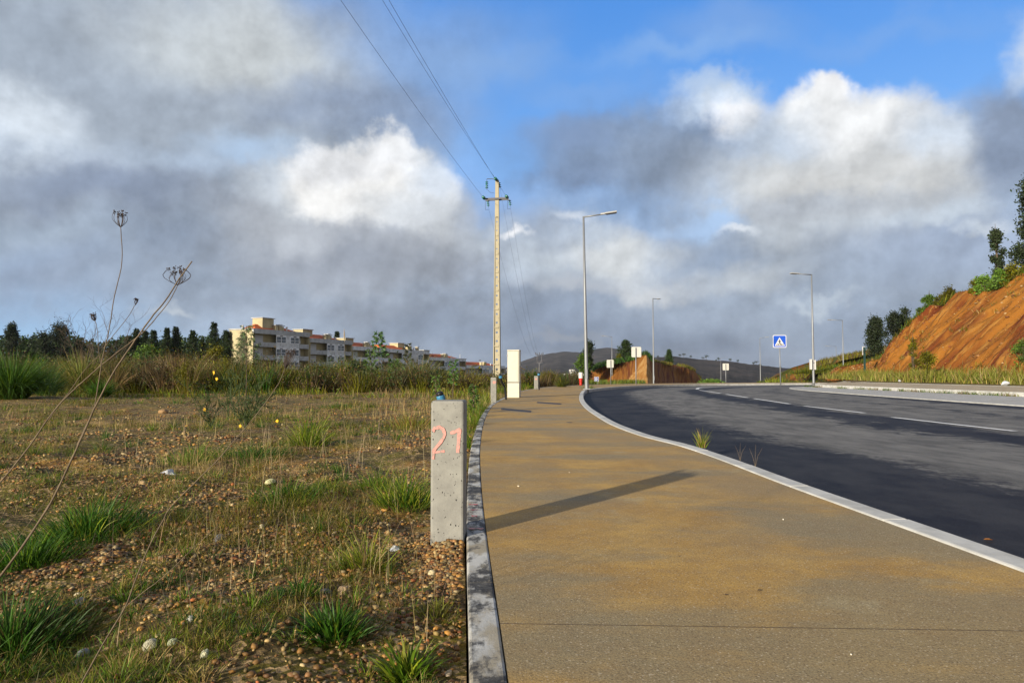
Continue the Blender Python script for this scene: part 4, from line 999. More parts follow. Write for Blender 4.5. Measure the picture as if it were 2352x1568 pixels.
# ---------------------------------------------------------------- utility pole and wires
PD = 56.0
def utility_pole():
    base = rp(1141.5, 862, PD); base.z = -1.0; root = empty('utility_pole', base, 'tall cream concrete power pole with holes and green insulators', 'utility pole', 'power poles carrying the wires', R(-9))
    H = rp(1141, 414, PD).z + 1.0; k = PD / F
    def hw(z): return 0.31 + (0.135 - 0.31) * z / H
    def hd(z): return 0.24 + (0.12 - 0.24) * z / H
    zr = [rp(1141, 836.7 - 42.2 * i, PD).z + 1.0 for i in range(9)]; ztop = zr[-1]
    for s, nm in ((-1, 'flange'), (1, 'flange')):
        m = MB(); vs = []
        for z in (0, ztop):
            w = hw(z); d = hd(z); t = 0.05 + 0.02 * (1 - z / H)
            x0, x1 = (s * w, s * (w - t)); vs += [(min(x0, x1), -d, z), (max(x0, x1), -d, z), (max(x0, x1), d, z), (min(x0, x1), d, z)]
        m.add(vs, [(3, 2, 1, 0), (4, 5, 6, 7), (0, 1, 5, 4), (1, 2, 6, 5), (2, 3, 7, 6), (3, 0, 4, 7)]); m.obj(nm, M['polecon'], root)
    zs = [zr[0] - 42.2 * k] + zr
    zs = [z for z in [0.05, zr[0] - 42.2 * k * 1.0] if z < zr[0] - 1.2] + zr
    for z in zr[:-1] + [zr[0] - 42.2 * k]:
        w = hw(z) - 0.09; d = hd(z) - 0.01; MB().box(-w, w, -d, d, z - 0.05, z + 0.05).obj('rib', M['polecon'], root)
    # web cells, each a square plate with a round hole
    cells = []
    allz = [0.0, zr[0] - 42.2 * k] + zr
    for a, b in zip(allz[:-1], allz[1:]):
        mid = (a + b) / 2; cells += [(a + 0.05, mid), (mid, b - 0.05)]
    m = MB()
    for a, b in cells:
        c = (a + b) / 2; w = hw(c) - 0.05; r = min(0.075 + 0.03 * (1 - c / H), w * 0.45); hz = (b - a) / 2; N_ = 16; vs = []
        for yy in (-0.115, -0.05):
            for q in range(N_):
                an = 2 * math.pi * (q + 0.5) / N_; ca, sa = math.cos(an), math.sin(an); kk = 1 / max(abs(ca), abs(sa)); vs.append((ca * kk * w, yy, c + sa * kk * hz))
            for q in range(N_):
                an = 2 * math.pi * (q + 0.5) / N_; vs.append((math.cos(an) * r, yy, c + math.sin(an) * r))
        fs = []
        for q in range(N_):
            n = (q + 1) % N_; fs += [(q, n, N_ + n, N_ + q), (2 * N_ + n, 2 * N_ + q, 3 * N_ + q, 3 * N_ + n), (N_ + q, N_ + n, 3 * N_ + n, 3 * N_ + q)]
        m.add(vs, fs)
    m.obj('pierced_web', M['polecon'], root)
    m = MB(); w0, d0, w1, d1 = hw(ztop), hd(ztop), hw(H), hd(H)
    m.add([(-w0, -d0, ztop), (w0, -d0, ztop), (w0, d0, ztop), (-w0, d0, ztop), (-w1, -d1, H), (w1, -d1, H), (w1, d1, H), (-w1, d1, H)], [(3, 2, 1, 0), (4, 5, 6, 7), (0, 1, 5, 4), (1, 2, 6, 5), (2, 3, 7, 6), (3, 0, 4, 7)]); m.obj('solid_head', M['polecon'], root)
    za = rp(1141, 457.5, PD).z + 1.0
    MB().box(-1.02, 0.95, -0.28, -0.20, za - 0.06, za + 0.06).obj('crossarm', M['steel'], root); MB().box(-1.02, 0.95, 0.20, 0.26, za - 0.06, za + 0.06).obj('crossarm', M['steel'], root)
    MB().tube([(0, 0, H), (-0.35, -0.05, H + 0.10), (-0.85, -0.1, H + 0.12), (-0.86, -0.1, H - 0.05)], 0.03, 8).obj('top_bracket', M['steel'], root)
    def string(p, d, n=3, r=0.13, step=0.16):
        d = Vector(d).normalized(); p = Vector(p); mm = MB(); prof = []
        for q in range(n): h = 0.1 + q * step; prof += [(0.03, h - 0.05), (r, h - 0.01), (r * 0.9, h + 0.03), (0.03, h + 0.05)]
        mm.lathe(prof, p, d, 12); o = mm.obj('insulator', M['glassgreen'], root, smooth=True); MB().lathe([(0.015, -0.02), (0.015, 0.1 + n * step)], p, d, 6).obj('insulator_pin', M['steel'], o); return p + d * (0.1 + n * step)
    string((-0.86, -0.1, H - 0.05), (0, 0, -1), 4)
    e = {}
    e['L'] = string((-1.0, -0.25, za), (-0.14, -1, 0.12)); e['R'] = string((0.93, -0.25, za), (-0.14, -1, 0.12)); e['T'] = string((0, -0.15, H - 0.05), (-0.14, -1, 0.12))
    e['L2'] = string((-0.85, 0.25, za), (0.05, 0.35, -0.9)); e['R2'] = string((1.0, 0.25, za), (0.05, 0.35, -0.9)); e['T2'] = string((0.12, 0.15, H - 0.1), (0.1, 0.5, -0.9))
    MB().tube([(-0.86, -0.1, H - 0.75), (-0.6, 0, H - 1.0), (-0.25, 0.1, H - 1.05)], 0.012, 5).obj('jumper', M['wire'], root)
    for s in (-0.85, 1.0): MB().tube([(s, -0.8, za + 0.05), (s - 0.1, -0.2, za - 0.9), (s + 0.05, 0.4, za - 0.75)], 0.012, 5).obj('jumper', M['wire'], root)
    Mx = Matrix.Translation(base) @ Matrix.Rotation(R(-9), 4, 'Z')
    return {q: Mx @ v for q, v in e.items()}
E = utility_pole()
def wire(a, b, sag, r, label, r2=None):
    n = 40; pts = []
    for i in range(n + 1):
        t = i / n; p = a.lerp(b, t); p = Vector((p.x, p.y, p.z - sag * 4 * t * (1 - t))); pts.append(p)
    prop(MB().tube(pts, [r + ((r2 or r) - r) * i / n for i in range(n + 1)], 5).obj('overhead_wire', M['wire'], None), label, 'wire', 'overhead power wires')
def back_end(key, X, Y, y_at=22.0, yend=-30.0):
    a = E[key]; p = rp(X, Y, y_at); dx = (p.x - a.x) / (p.y - a.y); return a, Vector((a.x + dx * (yend - a.y), yend, a.z)), p
for key, X, lab in (('L', 782, 'leftmost overhead wire running from the crossarm towards the viewer'), ('T', 878, 'overhead wire from the pole top, left of the close pair'), ('R', 893, 'overhead wire from the right crossarm end, right of the close pair')):
    yy = 24.0 if key != 'T' else 26.5
    a, e, p = back_end(key, X, 0, yy); t = (a.y - yy) / (a.y - e.y)
    sag = (a.z - p.z) / (4 * t * (1 - t)); wire(a, e, sag, 0.0085, lab, 0.006)
FPp = rp(1239, 812, 300)
for key, off, lab in (('L2', -1.2, 'leftmost overhead wire dropping away to the distant pole'), ('T2', 0.0, 'middle overhead wire dropping away to the distant pole'), ('R2', 1.2, 'rightmost overhead wire dropping away to the distant pole')):
    wire(E[key], FPp + Vector((off, 0, 0)), 5.5, 0.006, lab, 0.03)
def far_pole():
    b = rp(1239, 868, 300); h = FPp.z - b.z + 0.3; root = empty('utility_pole', b, 'small distant power pole with forked top before the far hill', 'utility pole', 'power poles carrying the wires')
    MB().tube([(0, 0, -2), (0, 0, h * 0.6)], [0.45, 0.3], 8).obj('shaft', M['steel'], root)
    for s in (-1, 1): MB().tube([(s * 0.15, 0, h * 0.55), (s * 1.0, 0, h * 0.68), (s * 1.0, 0, h)], 0.16, 6).obj('fork', M['steel'], root)
    MB().box(-1.7, 1.7, -0.15, 0.15, h - 1.0, h - 0.7).obj('crossarm', M['steel'], root); MB().box(-1.5, 1.5, -0.15, 0.15, h * 0.6, h * 0.6 + 0.25).obj('crossarm', M['steel'], root)
    for s in (-1.6, 0, 1.6): MB().box(s - 0.18, s + 0.18, -0.15, 0.15, h - 0.7, h + 0.3).obj('insulator', M['steel'], root)
far_pole()

# ---------------------------------------------------------------- apartment blocks
M['bcream'] = mat('cream_render', (0.44, 0.38, 0.225), 0.85, var=0.08, vscale=0.5, dirt=(0.25, 0.21, 0.13), dscale=0.4, damt=0.4)
M['bwhite'] = mat('white_render', (0.60, 0.60, 0.57), 0.85, var=0.08, vscale=0.5, dirt=(0.35, 0.35, 0.34), dscale=0.5, damt=0.5)
M['bgrey'] = mat('stained_concrete', (0.47, 0.475, 0.47), 0.9, var=0.12, vscale=0.7, dirt=(0.24, 0.24, 0.22), dscale=0.8, damt=0.6)
M['bgrey2'] = mat('pale_concrete', (0.74, 0.745, 0.74), 0.9, var=0.12, vscale=0.7, dirt=(0.36, 0.36, 0.34), dscale=0.8, damt=0.6)
M['tiles'] = mat('orange_tiles', (0.50, 0.115, 0.03), 0.85, var=0.2, vscale=0.8)
M['wframe'] = mat('white_frame', (0.88, 0.88, 0.88), 0.5)
M['recess'] = mat('recess_wall', (0.5, 0.46, 0.33), 0.9)
M['shutter'] = mat('shutter', (0.62, 0.63, 0.66), 0.7)
def blocks():
    u = Vector((0.40, 0.917, 0)).normalized(); P0 = rp(581, 800, 150); P0.z = 0
    def t_at(X):
        d = ray(X, 800); kx = d.x / d.y; return (kx * P0.y - P0.x) / (u.x - kx * u.y)
    spec = [(581, 711, 755, 'bgrey', 'nearest apartment block with cream gable and grey balconies', 0), (711.8, 809, 777, 'bgrey', 'second apartment block from the left, darker grey front', 1), (810, 893, 795.5, 'bgrey2', 'third apartment block behind the leafy sapling', 0), (894, 986, 801.5, 'bgrey2', 'fourth apartment block with long orange roof and white parapet', 2), (987, 1070, 820.5, 'bgrey2', 'fifth apartment block stepping down the slope', 0), (1071, 1160, 839, 'bgrey2', 'lowest white apartment block just left of the power pole', 1)]
    for bi, (Xa, Xb, Yt, mk, label, var) in enumerate(spec):
        ta, tb = t_at(Xa), t_at(Xb); A = P0 + u * ta; W = tb - ta - 0.05; zt = rp(Xa, Yt, A.y).z; nv = Vector((-u.y, u.x, 0))   # back direction
        nfl = 3; fh = 2.9; base = zt - nfl * fh - 0.9 - 3
        root = empty('apartment_block', (A.x, A.y, base), label, 'apartment block', 'stepped row of apartment blocks', math.atan2(u.y, u.x))
        Hh = zt - base; dep = 7.0 if bi == 0 else 9.0
        # local x along the front, local y to the back
        MB().box(0, W, 1.4, dep, 0, Hh - 0.15).obj('wall', M['bcream'] if bi != 5 else M['bwhite'], root)
        MB().box(0, 0.25, 0, 1.399, 0, Hh - 0.02).obj('end_wall', M['bcream'], root); MB().box(W - 0.25, W, 0, 1.399, 0, Hh - 0.02).obj('end_wall', M['bcream'], root)
        MB().box(-0.02, W + 0.02, -0.10, 0.25, Hh - 0.95, Hh + 0.12).obj('parapet', M[mk], root); MB().box(0, W, 0.251, dep + 0.1, Hh - 0.149, Hh).obj('roof_slab', M['bgrey'], root)
        bays = [(0.385, 0.56), (0.635, 0.80)] if var != 2 else [(0.30, 0.44), (0.70, 0.84)]
        m = MB(); m.box(W * bays[0][1], W * bays[1][0], -0.04, 1.39, 0, Hh - 0.951); m.obj('pier', M['bgrey2'], root)
        for f in range(3):
            z1 = Hh - 0.95 - f * fh; z0 = z1 - (fh - 1.05); 
            for (s, e) in ((0.25 / W, bays[0][0]), (bays[1][1], 1 - 0.25 / W)):
                MB().box(W * s, W * e, -0.02, 0.12, z0 - 1.05, z0).obj('balcony_front', M[mk], root)
                MB().box(W * s, W * e, 0.121, 1.399, z0 - 1.05, z0 - 0.9).obj('balcony_floor', M['bgrey'], root)
                d = MB().box(W * (s + (e - s) * 0.25), W * (s + (e - s) * 0.6), 1.36, 1.399, z0 - 0.85, z1 - 0.25).obj('balcony_door', M['shutter'], root)
            for (s, e) in bays:
                x0, x1 = W * s, W * e; MB().box(x0, x1, 0.0, 1.39, z0 - 1.05, z0).obj('spandrel', M['bgrey2'], root)
                fr = MB(); t = 0.13; zb, zz = z0, z1
                fr.box(x0, x1, -0.06, 0.06, zz - 0.42, zz).box(x0, x1, -0.06, 0.06, zb + 0.001, zb + t).box(x0, x0 + t, -0.06, 0.06, zb + t, zz - 0.42).box(x1 - t, x1, -0.06, 0.06, zb + t, zz - 0.42)
                xm = (x0 + x1) / 2; fr.box(xm - t / 2, xm + t / 2, -0.06, 0.06, zb + t, zz - 0.42); fr.box(x0 + t, x1 - t, -0.05, 0.05, zb + 0.62, zb + 0.70)
                w = fr.obj('window', M['wframe'], root)
                for (pa, pb) in ((x0 + t, xm - t / 2), (xm + t / 2, x1 - t)): MB().box(pa, pb, 0.0, 0.04, zb + t, zz - 0.42).obj('pane', M['glass'], w)
                MB().box(xm - 0.5, xm + 0.5, -0.075, -0.061, zz - 0.33, zz - 0.12).obj('vent', M['steel'], w)
        # roof: hipped orange tiles set back, stair tower, chimneys
        rx0, rx1 = (W * 0.12, W * 0.93) if bi != 3 else (0.5, W * 0.8); rh = 1.5; y0, y1 = 1.6, dep - 0.2; ym = (y0 + y1) / 2
        vs = [(rx0, y0, Hh + 0.01), (rx1, y0, Hh + 0.01), (rx1, y1, Hh + 0.01), (rx0, y1, Hh + 0.01), (rx0 + (2.5 if bi == 0 else 0.1), ym, Hh + rh), (rx1 - 5.5, ym, Hh + rh)]
        m = MB(); m.add(vs, [(3, 2, 1, 0), (0, 1, 5, 4), (1, 2, 5), (2, 3, 4, 5), (3, 0, 4)]); m.obj('tiled_roof', M['tiles'], root)
        if bi in (0, 1, 2, 3, 4, 5):
            tx = W * (0.30 if bi == 0 else 0.10 if bi != 3 else 0.45); tz = 2.9 if bi == 0 else 2.4 if bi != 3 else 2.2; m = MB(); m.box(tx, tx + 3.6, ym - 1.5, ym + 1.5, Hh - 0.1, Hh + tz); tw = m.obj('stair_tower', M['bcream'], root); MB().box(tx - 0.25, tx + 3.85, ym - 1.75, ym + 1.75, Hh + tz + 0.001, Hh + tz + 0.16).obj('tower_cap', M['bgrey'], tw)
        for q, cx in enumerate([0.47, 0.55, 0.60] if bi != 3 else [0.56, 0.64, 0.84]):
            ch = MB().box(W * cx, W * cx + 0.85, 1.75 + 0.2 * q, 2.6 + 0.2 * q, Hh, Hh + 1.25 + 0.2 * (q % 2)).obj('chimney', M['bcream'], root); z = Hh + 1.25 + 0.2 * (q % 2); MB().box(W * cx - 0.2, W * cx + 1.05, 1.55 + 0.2 * q, 2.8 + 0.2 * q, z + 0.12, z + 0.24).obj('chimney_cap', M['bgrey'], ch)
        vt = MB().lathe([(0.16, 0), (0.16, 0.55), (0.26, 0.6), (0.26, 0.9), (0.08, 1.0)], (W * 0.74 if bi else W * 0.02 - 0.0, 2.2 if bi else 3.5, Hh), (0, 0, 1), 10).obj('roof_vent', M['white'], root)
        if bi == 0:
            MB().lathe([(0.16, 0), (0.16, 0.9), (0.26, 1.0), (0.2, 1.3)], (W * 0.70, 2.2, Hh), (0, 0, 1), 10).obj('roof_vent', M['white'], root)
            MB().box(-0.3, 0.35, 0.0, dep, Hh + 0.001, Hh + 0.15).obj('gable_coping', M['bgrey'], root)
        if bi == 4: MB().tube([(W * 0.9, 1.0, Hh), (W * 0.9, 1.0, Hh + 1.6)], 0.06, 6).obj('aerial', M['white'], root)
blocks()
# far pavement litter and cream wall stub etc. come with the plants below
# ---------------------------------------------------------------- blades, leaves, plants
def blades(B, H, Wd, az, lean, droop, colr, seg=3, tipw=0.1, basez=0.0):
    """B (n,3) bases; H length; Wd width; az direction of lean; lean tilt at the base (rad); droop extra tilt to the tip"""
    n = len(B); B = np.asarray(B, float); H = np.broadcast_to(H, n); Wd = np.broadcast_to(Wd, n); lean = np.broadcast_to(lean, n); droop = np.broadcast_to(droop, n)
    dx, dy = np.cos(az), np.sin(az); faz = az + rng.normal(0, 0.9, n) + np.pi / 2; sx, sy = np.cos(faz), np.sin(faz)
    P = B.copy(); V = np.zeros((n, 2 * seg + 1, 3)); C = np.zeros((n, 2 * seg + 1, 3)); colr = np.asarray(colr)
    for k in range(seg + 1):
        t = k / seg; w = Wd * (0.5 * (1 - t) ** 0.6 + 0.0) if k else Wd * 0.42
        if k < seg:
            if k == 0: w = Wd * 0.40
            V[:, 2 * k] = P + np.stack([sx * w, sy * w, 0 * w], 1); V[:, 2 * k + 1] = P - np.stack([sx * w, sy * w, 0 * w], 1)
            C[:, 2 * k] = C[:, 2 * k + 1] = colr
        else: V[:, 2 * k] = P; C[:, 2 * k] = colr
        a = lean + droop * (t + 0.5 / seg); st = H / seg
        P = P + np.stack([dx * np.sin(a) * st, dy * np.sin(a) * st, np.cos(a) * st], 1)
    m = 2 * seg + 1; b = (np.arange(n) * m)[:, None]
    Q = np.concatenate([b + np.array([[2 * k, 2 * k + 1, 2 * k + 3, 2 * k + 2]]) for k in range(seg - 1)], 0)
    T = b + np.array([[2 * seg - 2, 2 * seg - 1, 2 * seg]])
    return V.reshape(-1, 3), Q, T, C.reshape(-1, 3)
def leaves(P, size, colr, aspect=0.5, flat=0.0, dirs=None):
    """small quads (two triangles bent along the midrib)"""
    n = len(P); P = np.asarray(P, float); size = np.broadcast_to(size, n)
    d = rng.normal(0, 1, (n, 3)) if dirs is None else np.asarray(dirs, float) + rng.normal(0, 0.35, (n, 3)); d[:, 2] *= (1 - flat); d /= np.linalg.norm(d, axis=1)[:, None] + 1e-9
    r = rng.normal(0, 1, (n, 3)); s = np.cross(d, r); s /= np.linalg.norm(s, axis=1)[:, None] + 1e-9
    L = d * size[:, None]; S = s * (size * aspect * 0.5)[:, None]
    V = np.stack([P, P + L * 0.5 + S, P + L, P + L * 0.5 - S], 1).reshape(-1, 3)
    Q = np.arange(n * 4).reshape(-1, 4); C = np.repeat(np.asarray(colr), 4, axis=0)
    return V, Q, C
class Acc:
    def __init__(s): s.V = []; s.Q = []; s.T = []; s.C = []; s.n = 0
    def add(s, V, Q=None, T=None, C=None):
        s.V.append(V); s.C.append(C)
        if Q is not None and len(Q): s.Q.append(np.asarray(Q) + s.n)
        if T is not None and len(T): s.T.append(np.asarray(T) + s.n)
        s.n += len(V)
    def obj(s, name, m, **k):
        return npmesh(name, np.concatenate(s.V), np.concatenate(s.Q) if s.Q else None, np.concatenate(s.T) if s.T else None, m, col=np.clip(np.concatenate(s.C), 0, 1), **k)
def tint(c, n, v=0.25, alt=None, p=0.0):
    c = np.tile(np.array(c, float), (n, 1))
    if alt is not None: k = rng.random(n) < p; c[k] = np.array(alt)
    return c * (1 + rng.normal(0, v, n))[:, None].clip(0.35, 1.9) * (1 + rng.normal(0, 0.06, (n, 3)))
GREEN = (0.065, 0.115, 0.015); LIME = (0.16, 0.19, 0.025); OLIVE = (0.145, 0.137, 0.007); STRAW = (0.37, 0.27, 0.095); RUST = (0.18, 0.10, 0.035); DKGREEN = (0.035, 0.065, 0.014); BROWN = (0.13, 0.092, 0.040); TAN = (0.27, 0.19, 0.085); BLUEGREEN = (0.05, 0.09, 0.05)
G1 = (0.040, 0.105, 0.008); G2 = (0.100, 0.170, 0.010); G3 = (0.19, 0.23, 0.016)

def wedge(n, d0, d1, power=1.0, xmin=-1.0, seed=0):
    """points on the waste ground inside what the picture can see, denser near"""
    y = np.exp(rng.uniform(np.log(d0), np.log(d1), n)) if power == 1.0 else (d0 ** (1 - power) + (d1 ** (1 - power) - d0 ** (1 - power)) * rng.random(n)) ** (1 / (1 - power))
    xe = left_outer(np.minimum(y, 57)) - 0.015
    lo = -0.82 * y - 0.3; x = lo + (xe - lo) * rng.random(n)
    return x, y
def in_post(x, y): return (np.abs(x + 0.29) < 0.08) & (np.abs(y - 3.09) < 0.08)

# ---- gravel
def icos():
    t = (1 + 5 ** 0.5) / 2
    v = np.array([(-1, t, 0), (1, t, 0), (-1, -t, 0), (1, -t, 0), (0, -1, t), (0, 1, t), (0, -1, -t), (0, 1, -t), (t, 0, -1), (t, 0, 1), (-t, 0, -1), (-t, 0, 1)], float); v /= np.linalg.norm(v[0])
    f = np.array([(0, 11, 5), (0, 5, 1), (0, 1, 7), (0, 7, 10), (0, 10, 11), (1, 5, 9), (5, 11, 4), (11, 10, 2), (10, 7, 6), (7, 1, 8), (3, 9, 4), (3, 4, 2), (3, 2, 6), (3, 6, 8), (3, 8, 9), (4, 9, 5), (2, 4, 11), (6, 2, 10), (8, 6, 7), (9, 8, 1)])
    return v, f
IV, IF = icos()
def pebbles(P, S, colr):
    n = len(P); bases = np.stack([IV * (1 + rng.normal(0, 0.16, (12, 1))) for _ in range(14)]); b = bases[rng.integers(0, 14, n)]
    sc = np.stack([np.ones(n), rng.uniform(0.6, 1.0, n), rng.uniform(0.42, 0.8, n)], 1) * S[:, None]
    b = b * sc[:, None, :]; a = rng.uniform(0, 2 * np.pi, n); tl = rng.normal(0, 0.3, n); ca, sa = np.cos(a)[:, None], np.sin(a)[:, None]; ct, st_ = np.cos(tl)[:, None], np.sin(tl)[:, None]
    x, y, z = b[..., 0], b[..., 1], b[..., 2]; y, z = y * ct - z * st_, y * st_ + z * ct; x, y = x * ca - y * sa, x * sa + y * ca
    V = np.stack([x, y, z], -1) + P[:, None, :]
    T = (np.arange(n) * 12)[:, None, None] + IF[None]
    return V.reshape(-1, 3), T.reshape(-1, 3), np.repeat(colr, 12, axis=0)
PEB = np.array([(0.50, 0.42, 0.28), (0.42, 0.27, 0.12), (0.50, 0.30, 0.10), (0.30, 0.17, 0.08), (0.60, 0.55, 0.44), (0.22, 0.20, 0.18), (0.36, 0.22, 0.13), (0.40, 0.15, 0.06), (0.32, 0.27, 0.14)])
def pebcol(n):
    c = PEB[rng.choice(len(PEB), n, p=[.16, .20, .12, .16, .07, .06, .12, .04, .07])]; return c * np.array([0.62, 0.51, 0.31]) * (0.45 + 1.0 * rng.random(n) ** 2)[:, None]
def build_gravel():
    A = Acc()
    for (n, d0, d1, s0, s1, thr) in ((30000, 0.9, 3.2, 0.0035, 0.013, 0.475), (15000, 2.8, 7.5, 0.006, 0.017, 0.50), (9000, 6, 30, 0.012, 0.030, 0.50)):
        x, y = wedge(n, d0, d1, 1.3); m = (fbm(x * 1.1, y * 1.1, 51, 4) + rng.normal(0, 0.05, n)) > thr - 0.02; x, y = x[m], y[m]
        S = s0 + (s1 - s0) * rng.random(len(x)) ** 2.2
        z = field_z(x, y) + (fbm(x * 14, y * 14, 21, 3) - 0.5) * 0.022 + S * 0.15
        V, T, C = pebbles(np.stack([x, y, z], 1), S, pebcol(len(x))); A.add(V, None, T, C)
    # fresh gravel heaped round the foot of the painted post
    n = 2600; x = rng.normal(-0.27, 0.10, n); y = rng.normal(2.95, 0.20, n); k = (x < left_outer(y) - 0.01) & ~in_post(x, y); x, y = x[k], y[k]
    z = field_z(x, y) + 0.055 * np.exp(-((x + 0.27) / 0.16) ** 2 - ((y - 3.05) / 0.25) ** 2) * rng.random(len(x)) ** 0.4; S = rng.uniform(0.006, 0.015, len(x))
    V, T, C = pebbles(np.stack([x, y, z], 1), S, pebcol(len(x)) * 1.1); A.add(V, None, T, C)
    prop(A.obj('gravel', M['pebble'], smooth=True), 'loose ochre and cream gravel scattered over the waste ground', None, None, 'stuff')
build_gravel()

# ---- thin grass everywhere on the waste ground
def build_grass():
    A = Acc()
    for (n, d0, d1) in ((38000, 0.9, 4.5), (24000, 4.0, 12), (20000, 11, 34)):
        x, y = wedge(n, d0, d1, 1.15); m1 = fbm(x * 0.9 + 3, y * 0.6, 61, 4); k = m1 + rng.normal(0, 0.035, n) > 0.515 + 0.03 * np.clip((3.0 - y) / 1.2, 0, 1)
        k |= (left_outer(y) - x < 0.30 * rng.random(n) ** 1.5) & (rng.random(n) < 0.30) & (y > 3.3)
        k &= ~in_post(x, y); x, y, mm = x[k], y[k], m1[k]; nn = len(x)
        s = (0.7 + 1.2 * rng.random(nn)) * (0.6 + 2.2 * np.clip(mm - 0.48, 0, 0.25) * 4)
        H = 0.035 * s * (1 + y * 0.04) * np.clip(0.30 + (y - 1.2) * 0.28, 0.30, 1); W_ = np.maximum(0.0022 + 0.001 * rng.random(nn), y * 0.00055)
        hue = fbm(x * 0.7, y * 0.7, 71, 3); c = tint(np.array(OLIVE) * 0.70, nn, 0.45); g = hue > 0.50; c[g] = tint((0.12, 0.145, 0.008), g.sum(), 0.4); st = rng.random(nn) < 0.16; c[st] = tint(STRAW, st.sum(), 0.2) * 0.75
        V, Q, T, C = blades(np.stack([x, y, field_z(x, y) - 0.004], 1), H, W_, rng.uniform(0, 6.283, nn), rng.uniform(0.05, 0.8, nn), rng.uniform(0.1, 1.1, nn), c, 3); A.add(V, Q, T, C)
    ncl = 900; cx, cy = wedge(ncl, 1.1, 22, 1.25); 
    for x0, y0 in zip(cx, cy):
        if float(fbm(x0 * 0.9 + 3, y0 * 0.6, 61, 4)) < 0.44 + 0.06 * random.random(): continue
        kind = random.random(); m_ = int(random.uniform(25, 80)); rad = random.uniform(0.02, 0.08) * (1 + y0 * 0.07); a = rng.uniform(0, 6.28, m_); q = rng.random(m_) ** 0.7; x = x0 + np.cos(a) * q * rad; y = y0 + np.sin(a) * q * rad
        k = (x < left_outer(y) - 0.01) & ~in_post(x, y); x, y, a, q = x[k], y[k], a[k], q[k]; nn = len(x)
        if nn < 4: continue
        h = random.uniform(0.03, 0.11) * (0.5 + 0.09 * min(y0, 9)) * (1 + 0.03 * y0); base = G1 if kind < 0.35 else G2 if kind < 0.6 else (0.17, 0.15, 0.02) if kind < 0.8 else STRAW if kind < 0.92 else RUST
        V, Q, T, C = blades(np.stack([x, y, field_z(x, y) - 0.004], 1), h * rng.uniform(0.5, 1.2, nn), np.maximum(0.003, y0 * 0.0007), a + rng.normal(0, 0.5, nn), q * random.uniform(0.4, 1.2), rng.uniform(0.2, 1.6, nn), tint(base, nn, 0.3, STRAW, 0.12), 3); A.add(V, Q, T, C)
    prop(A.obj('short_grass', M['grass']), 'short patchy olive and green grass on the waste ground', None, None, 'stuff')
    A = Acc()      # dry upright straw
    for (n, d0, d1, den) in ((900, 2.0, 5, 0.55), (4200, 5, 14, 0.51), (10000, 12, 36, 0.0)):
        x, y = wedge(n, d0, d1, 1.1); mm = fbm(x * 0.8 + 9, y * 0.5, 81, 4)
        if den: k = mm + rng.normal(0, 0.03, n) > den
        else: k = (mm > 0.42) & (((x / y) > -0.20) | (rng.random(n) < 0.25))
        if not den: k &= ((x / y) > -0.45)
        k &= ~in_post(x, y); x, y = x[k], y[k]; nn = len(x)
        H = rng.uniform(0.05, 0.26, nn) * np.clip(0.45 + y * 0.12, 0.5, 1.0) * (1 if den else 1.4); W_ = np.maximum(0.0014, y * 0.0004)
        c = tint(TAN, nn, 0.2, STRAW, 0.4)
        V, Q, T, C = blades(np.stack([x, y, field_z(x, y) - 0.004], 1), H, W_, rng.uniform(0, 6.283, nn), rng.uniform(0, 0.3, nn), rng.uniform(0, 0.4, nn), c, 3); A.add(V, Q, T, C)
    n = 520; x, y = wedge(n, 1.9, 9, 1.1); k = (x / y > -0.62) & ~in_post(x, y) & (left_outer(y) - x > 0.1) & (fbm(x * 0.7, y * 0.7, 83, 3) > 0.45); x, y = x[k], y[k]; nn = len(x)
    V, Q, T, C = blades(np.stack([x, y, field_z(x, y) - 0.004], 1), rng.uniform(0.14, 0.42, nn) * np.clip(y / 5, 0.45, 1), np.maximum(0.0019, y * 0.0005), rng.uniform(0, 6.283, nn), rng.uniform(0, 0.22, nn), rng.uniform(0, 0.3, nn), tint((0.34, 0.26, 0.15), nn, 0.2), 5); A.add(V, Q, T, C)
    prop(A.obj('dry_grass', M['straw']), 'thin dry straw stems standing in the field', None, None, 'stuff')
build_grass()

def tuft(X, Y, rpx, hpx, n, col, label, group='green grass tufts on the waste ground', name='grass_tuft', alt=None, pa=0.15, D=None, spread=1.0, width=1.0, z=None, droop=(0.3, 1.3), stems=0, cat='grass tuft', lean=(0.0, 0.75)):
    c = gp(X, Y, -0.055 if z is None else z) if D is None else rp(X, Y, D); n = int(n * 0.8)
    if D is None and z is None: c.z = float(field_z(c.x, c.y))
    D = c.y; r = rpx * D / F * spread; H0 = hpx * D / F
    a = rng.uniform(0, 6.283, n); q = rng.random(n) ** 0.7; x = c.x + np.cos(a) * q * r; y = c.y + np.sin(a) * q * r
    zz = field_z(x, y) - 0.003 if z is None and D < 40 and c.z < 0.3 else np.full(n, c.z - 0.01)
    if z is not None: zz = np.full(n, z - 0.002)
    k = (x < left_outer(y) - 0.008) if (z is None and D < 34) else np.ones(n, bool)
    k &= ~in_post(x, y)
    x, y, zz, a, q = x[k], y[k], zz[k], a[k], q[k]; n = len(x)
    if n < 3: return None
    H = H0 * rng.uniform(0.25, 1.25, n) * (1 - 0.30 * q); W_ = np.maximum(0.0038 * width * rng.uniform(0.4, 1.9, n), D * 0.0006)
    cc = tint(col, n, 0.28, alt, pa)
    V, Q, T, C = blades(np.stack([x, y, zz], 1), H, W_, a + rng.normal(0, 0.6, n), lean[0] + (lean[1] - lean[0]) * q * rng.uniform(0.6, 1.2, n), rng.uniform(droop[0], droop[1], n), cc, 4)
    A = Acc(); A.add(V, Q, T, C)
    o = A.obj(name, M['grass'], origin=(c.x, c.y, float(np.min(zz)))); return prop(o, label, cat, group)
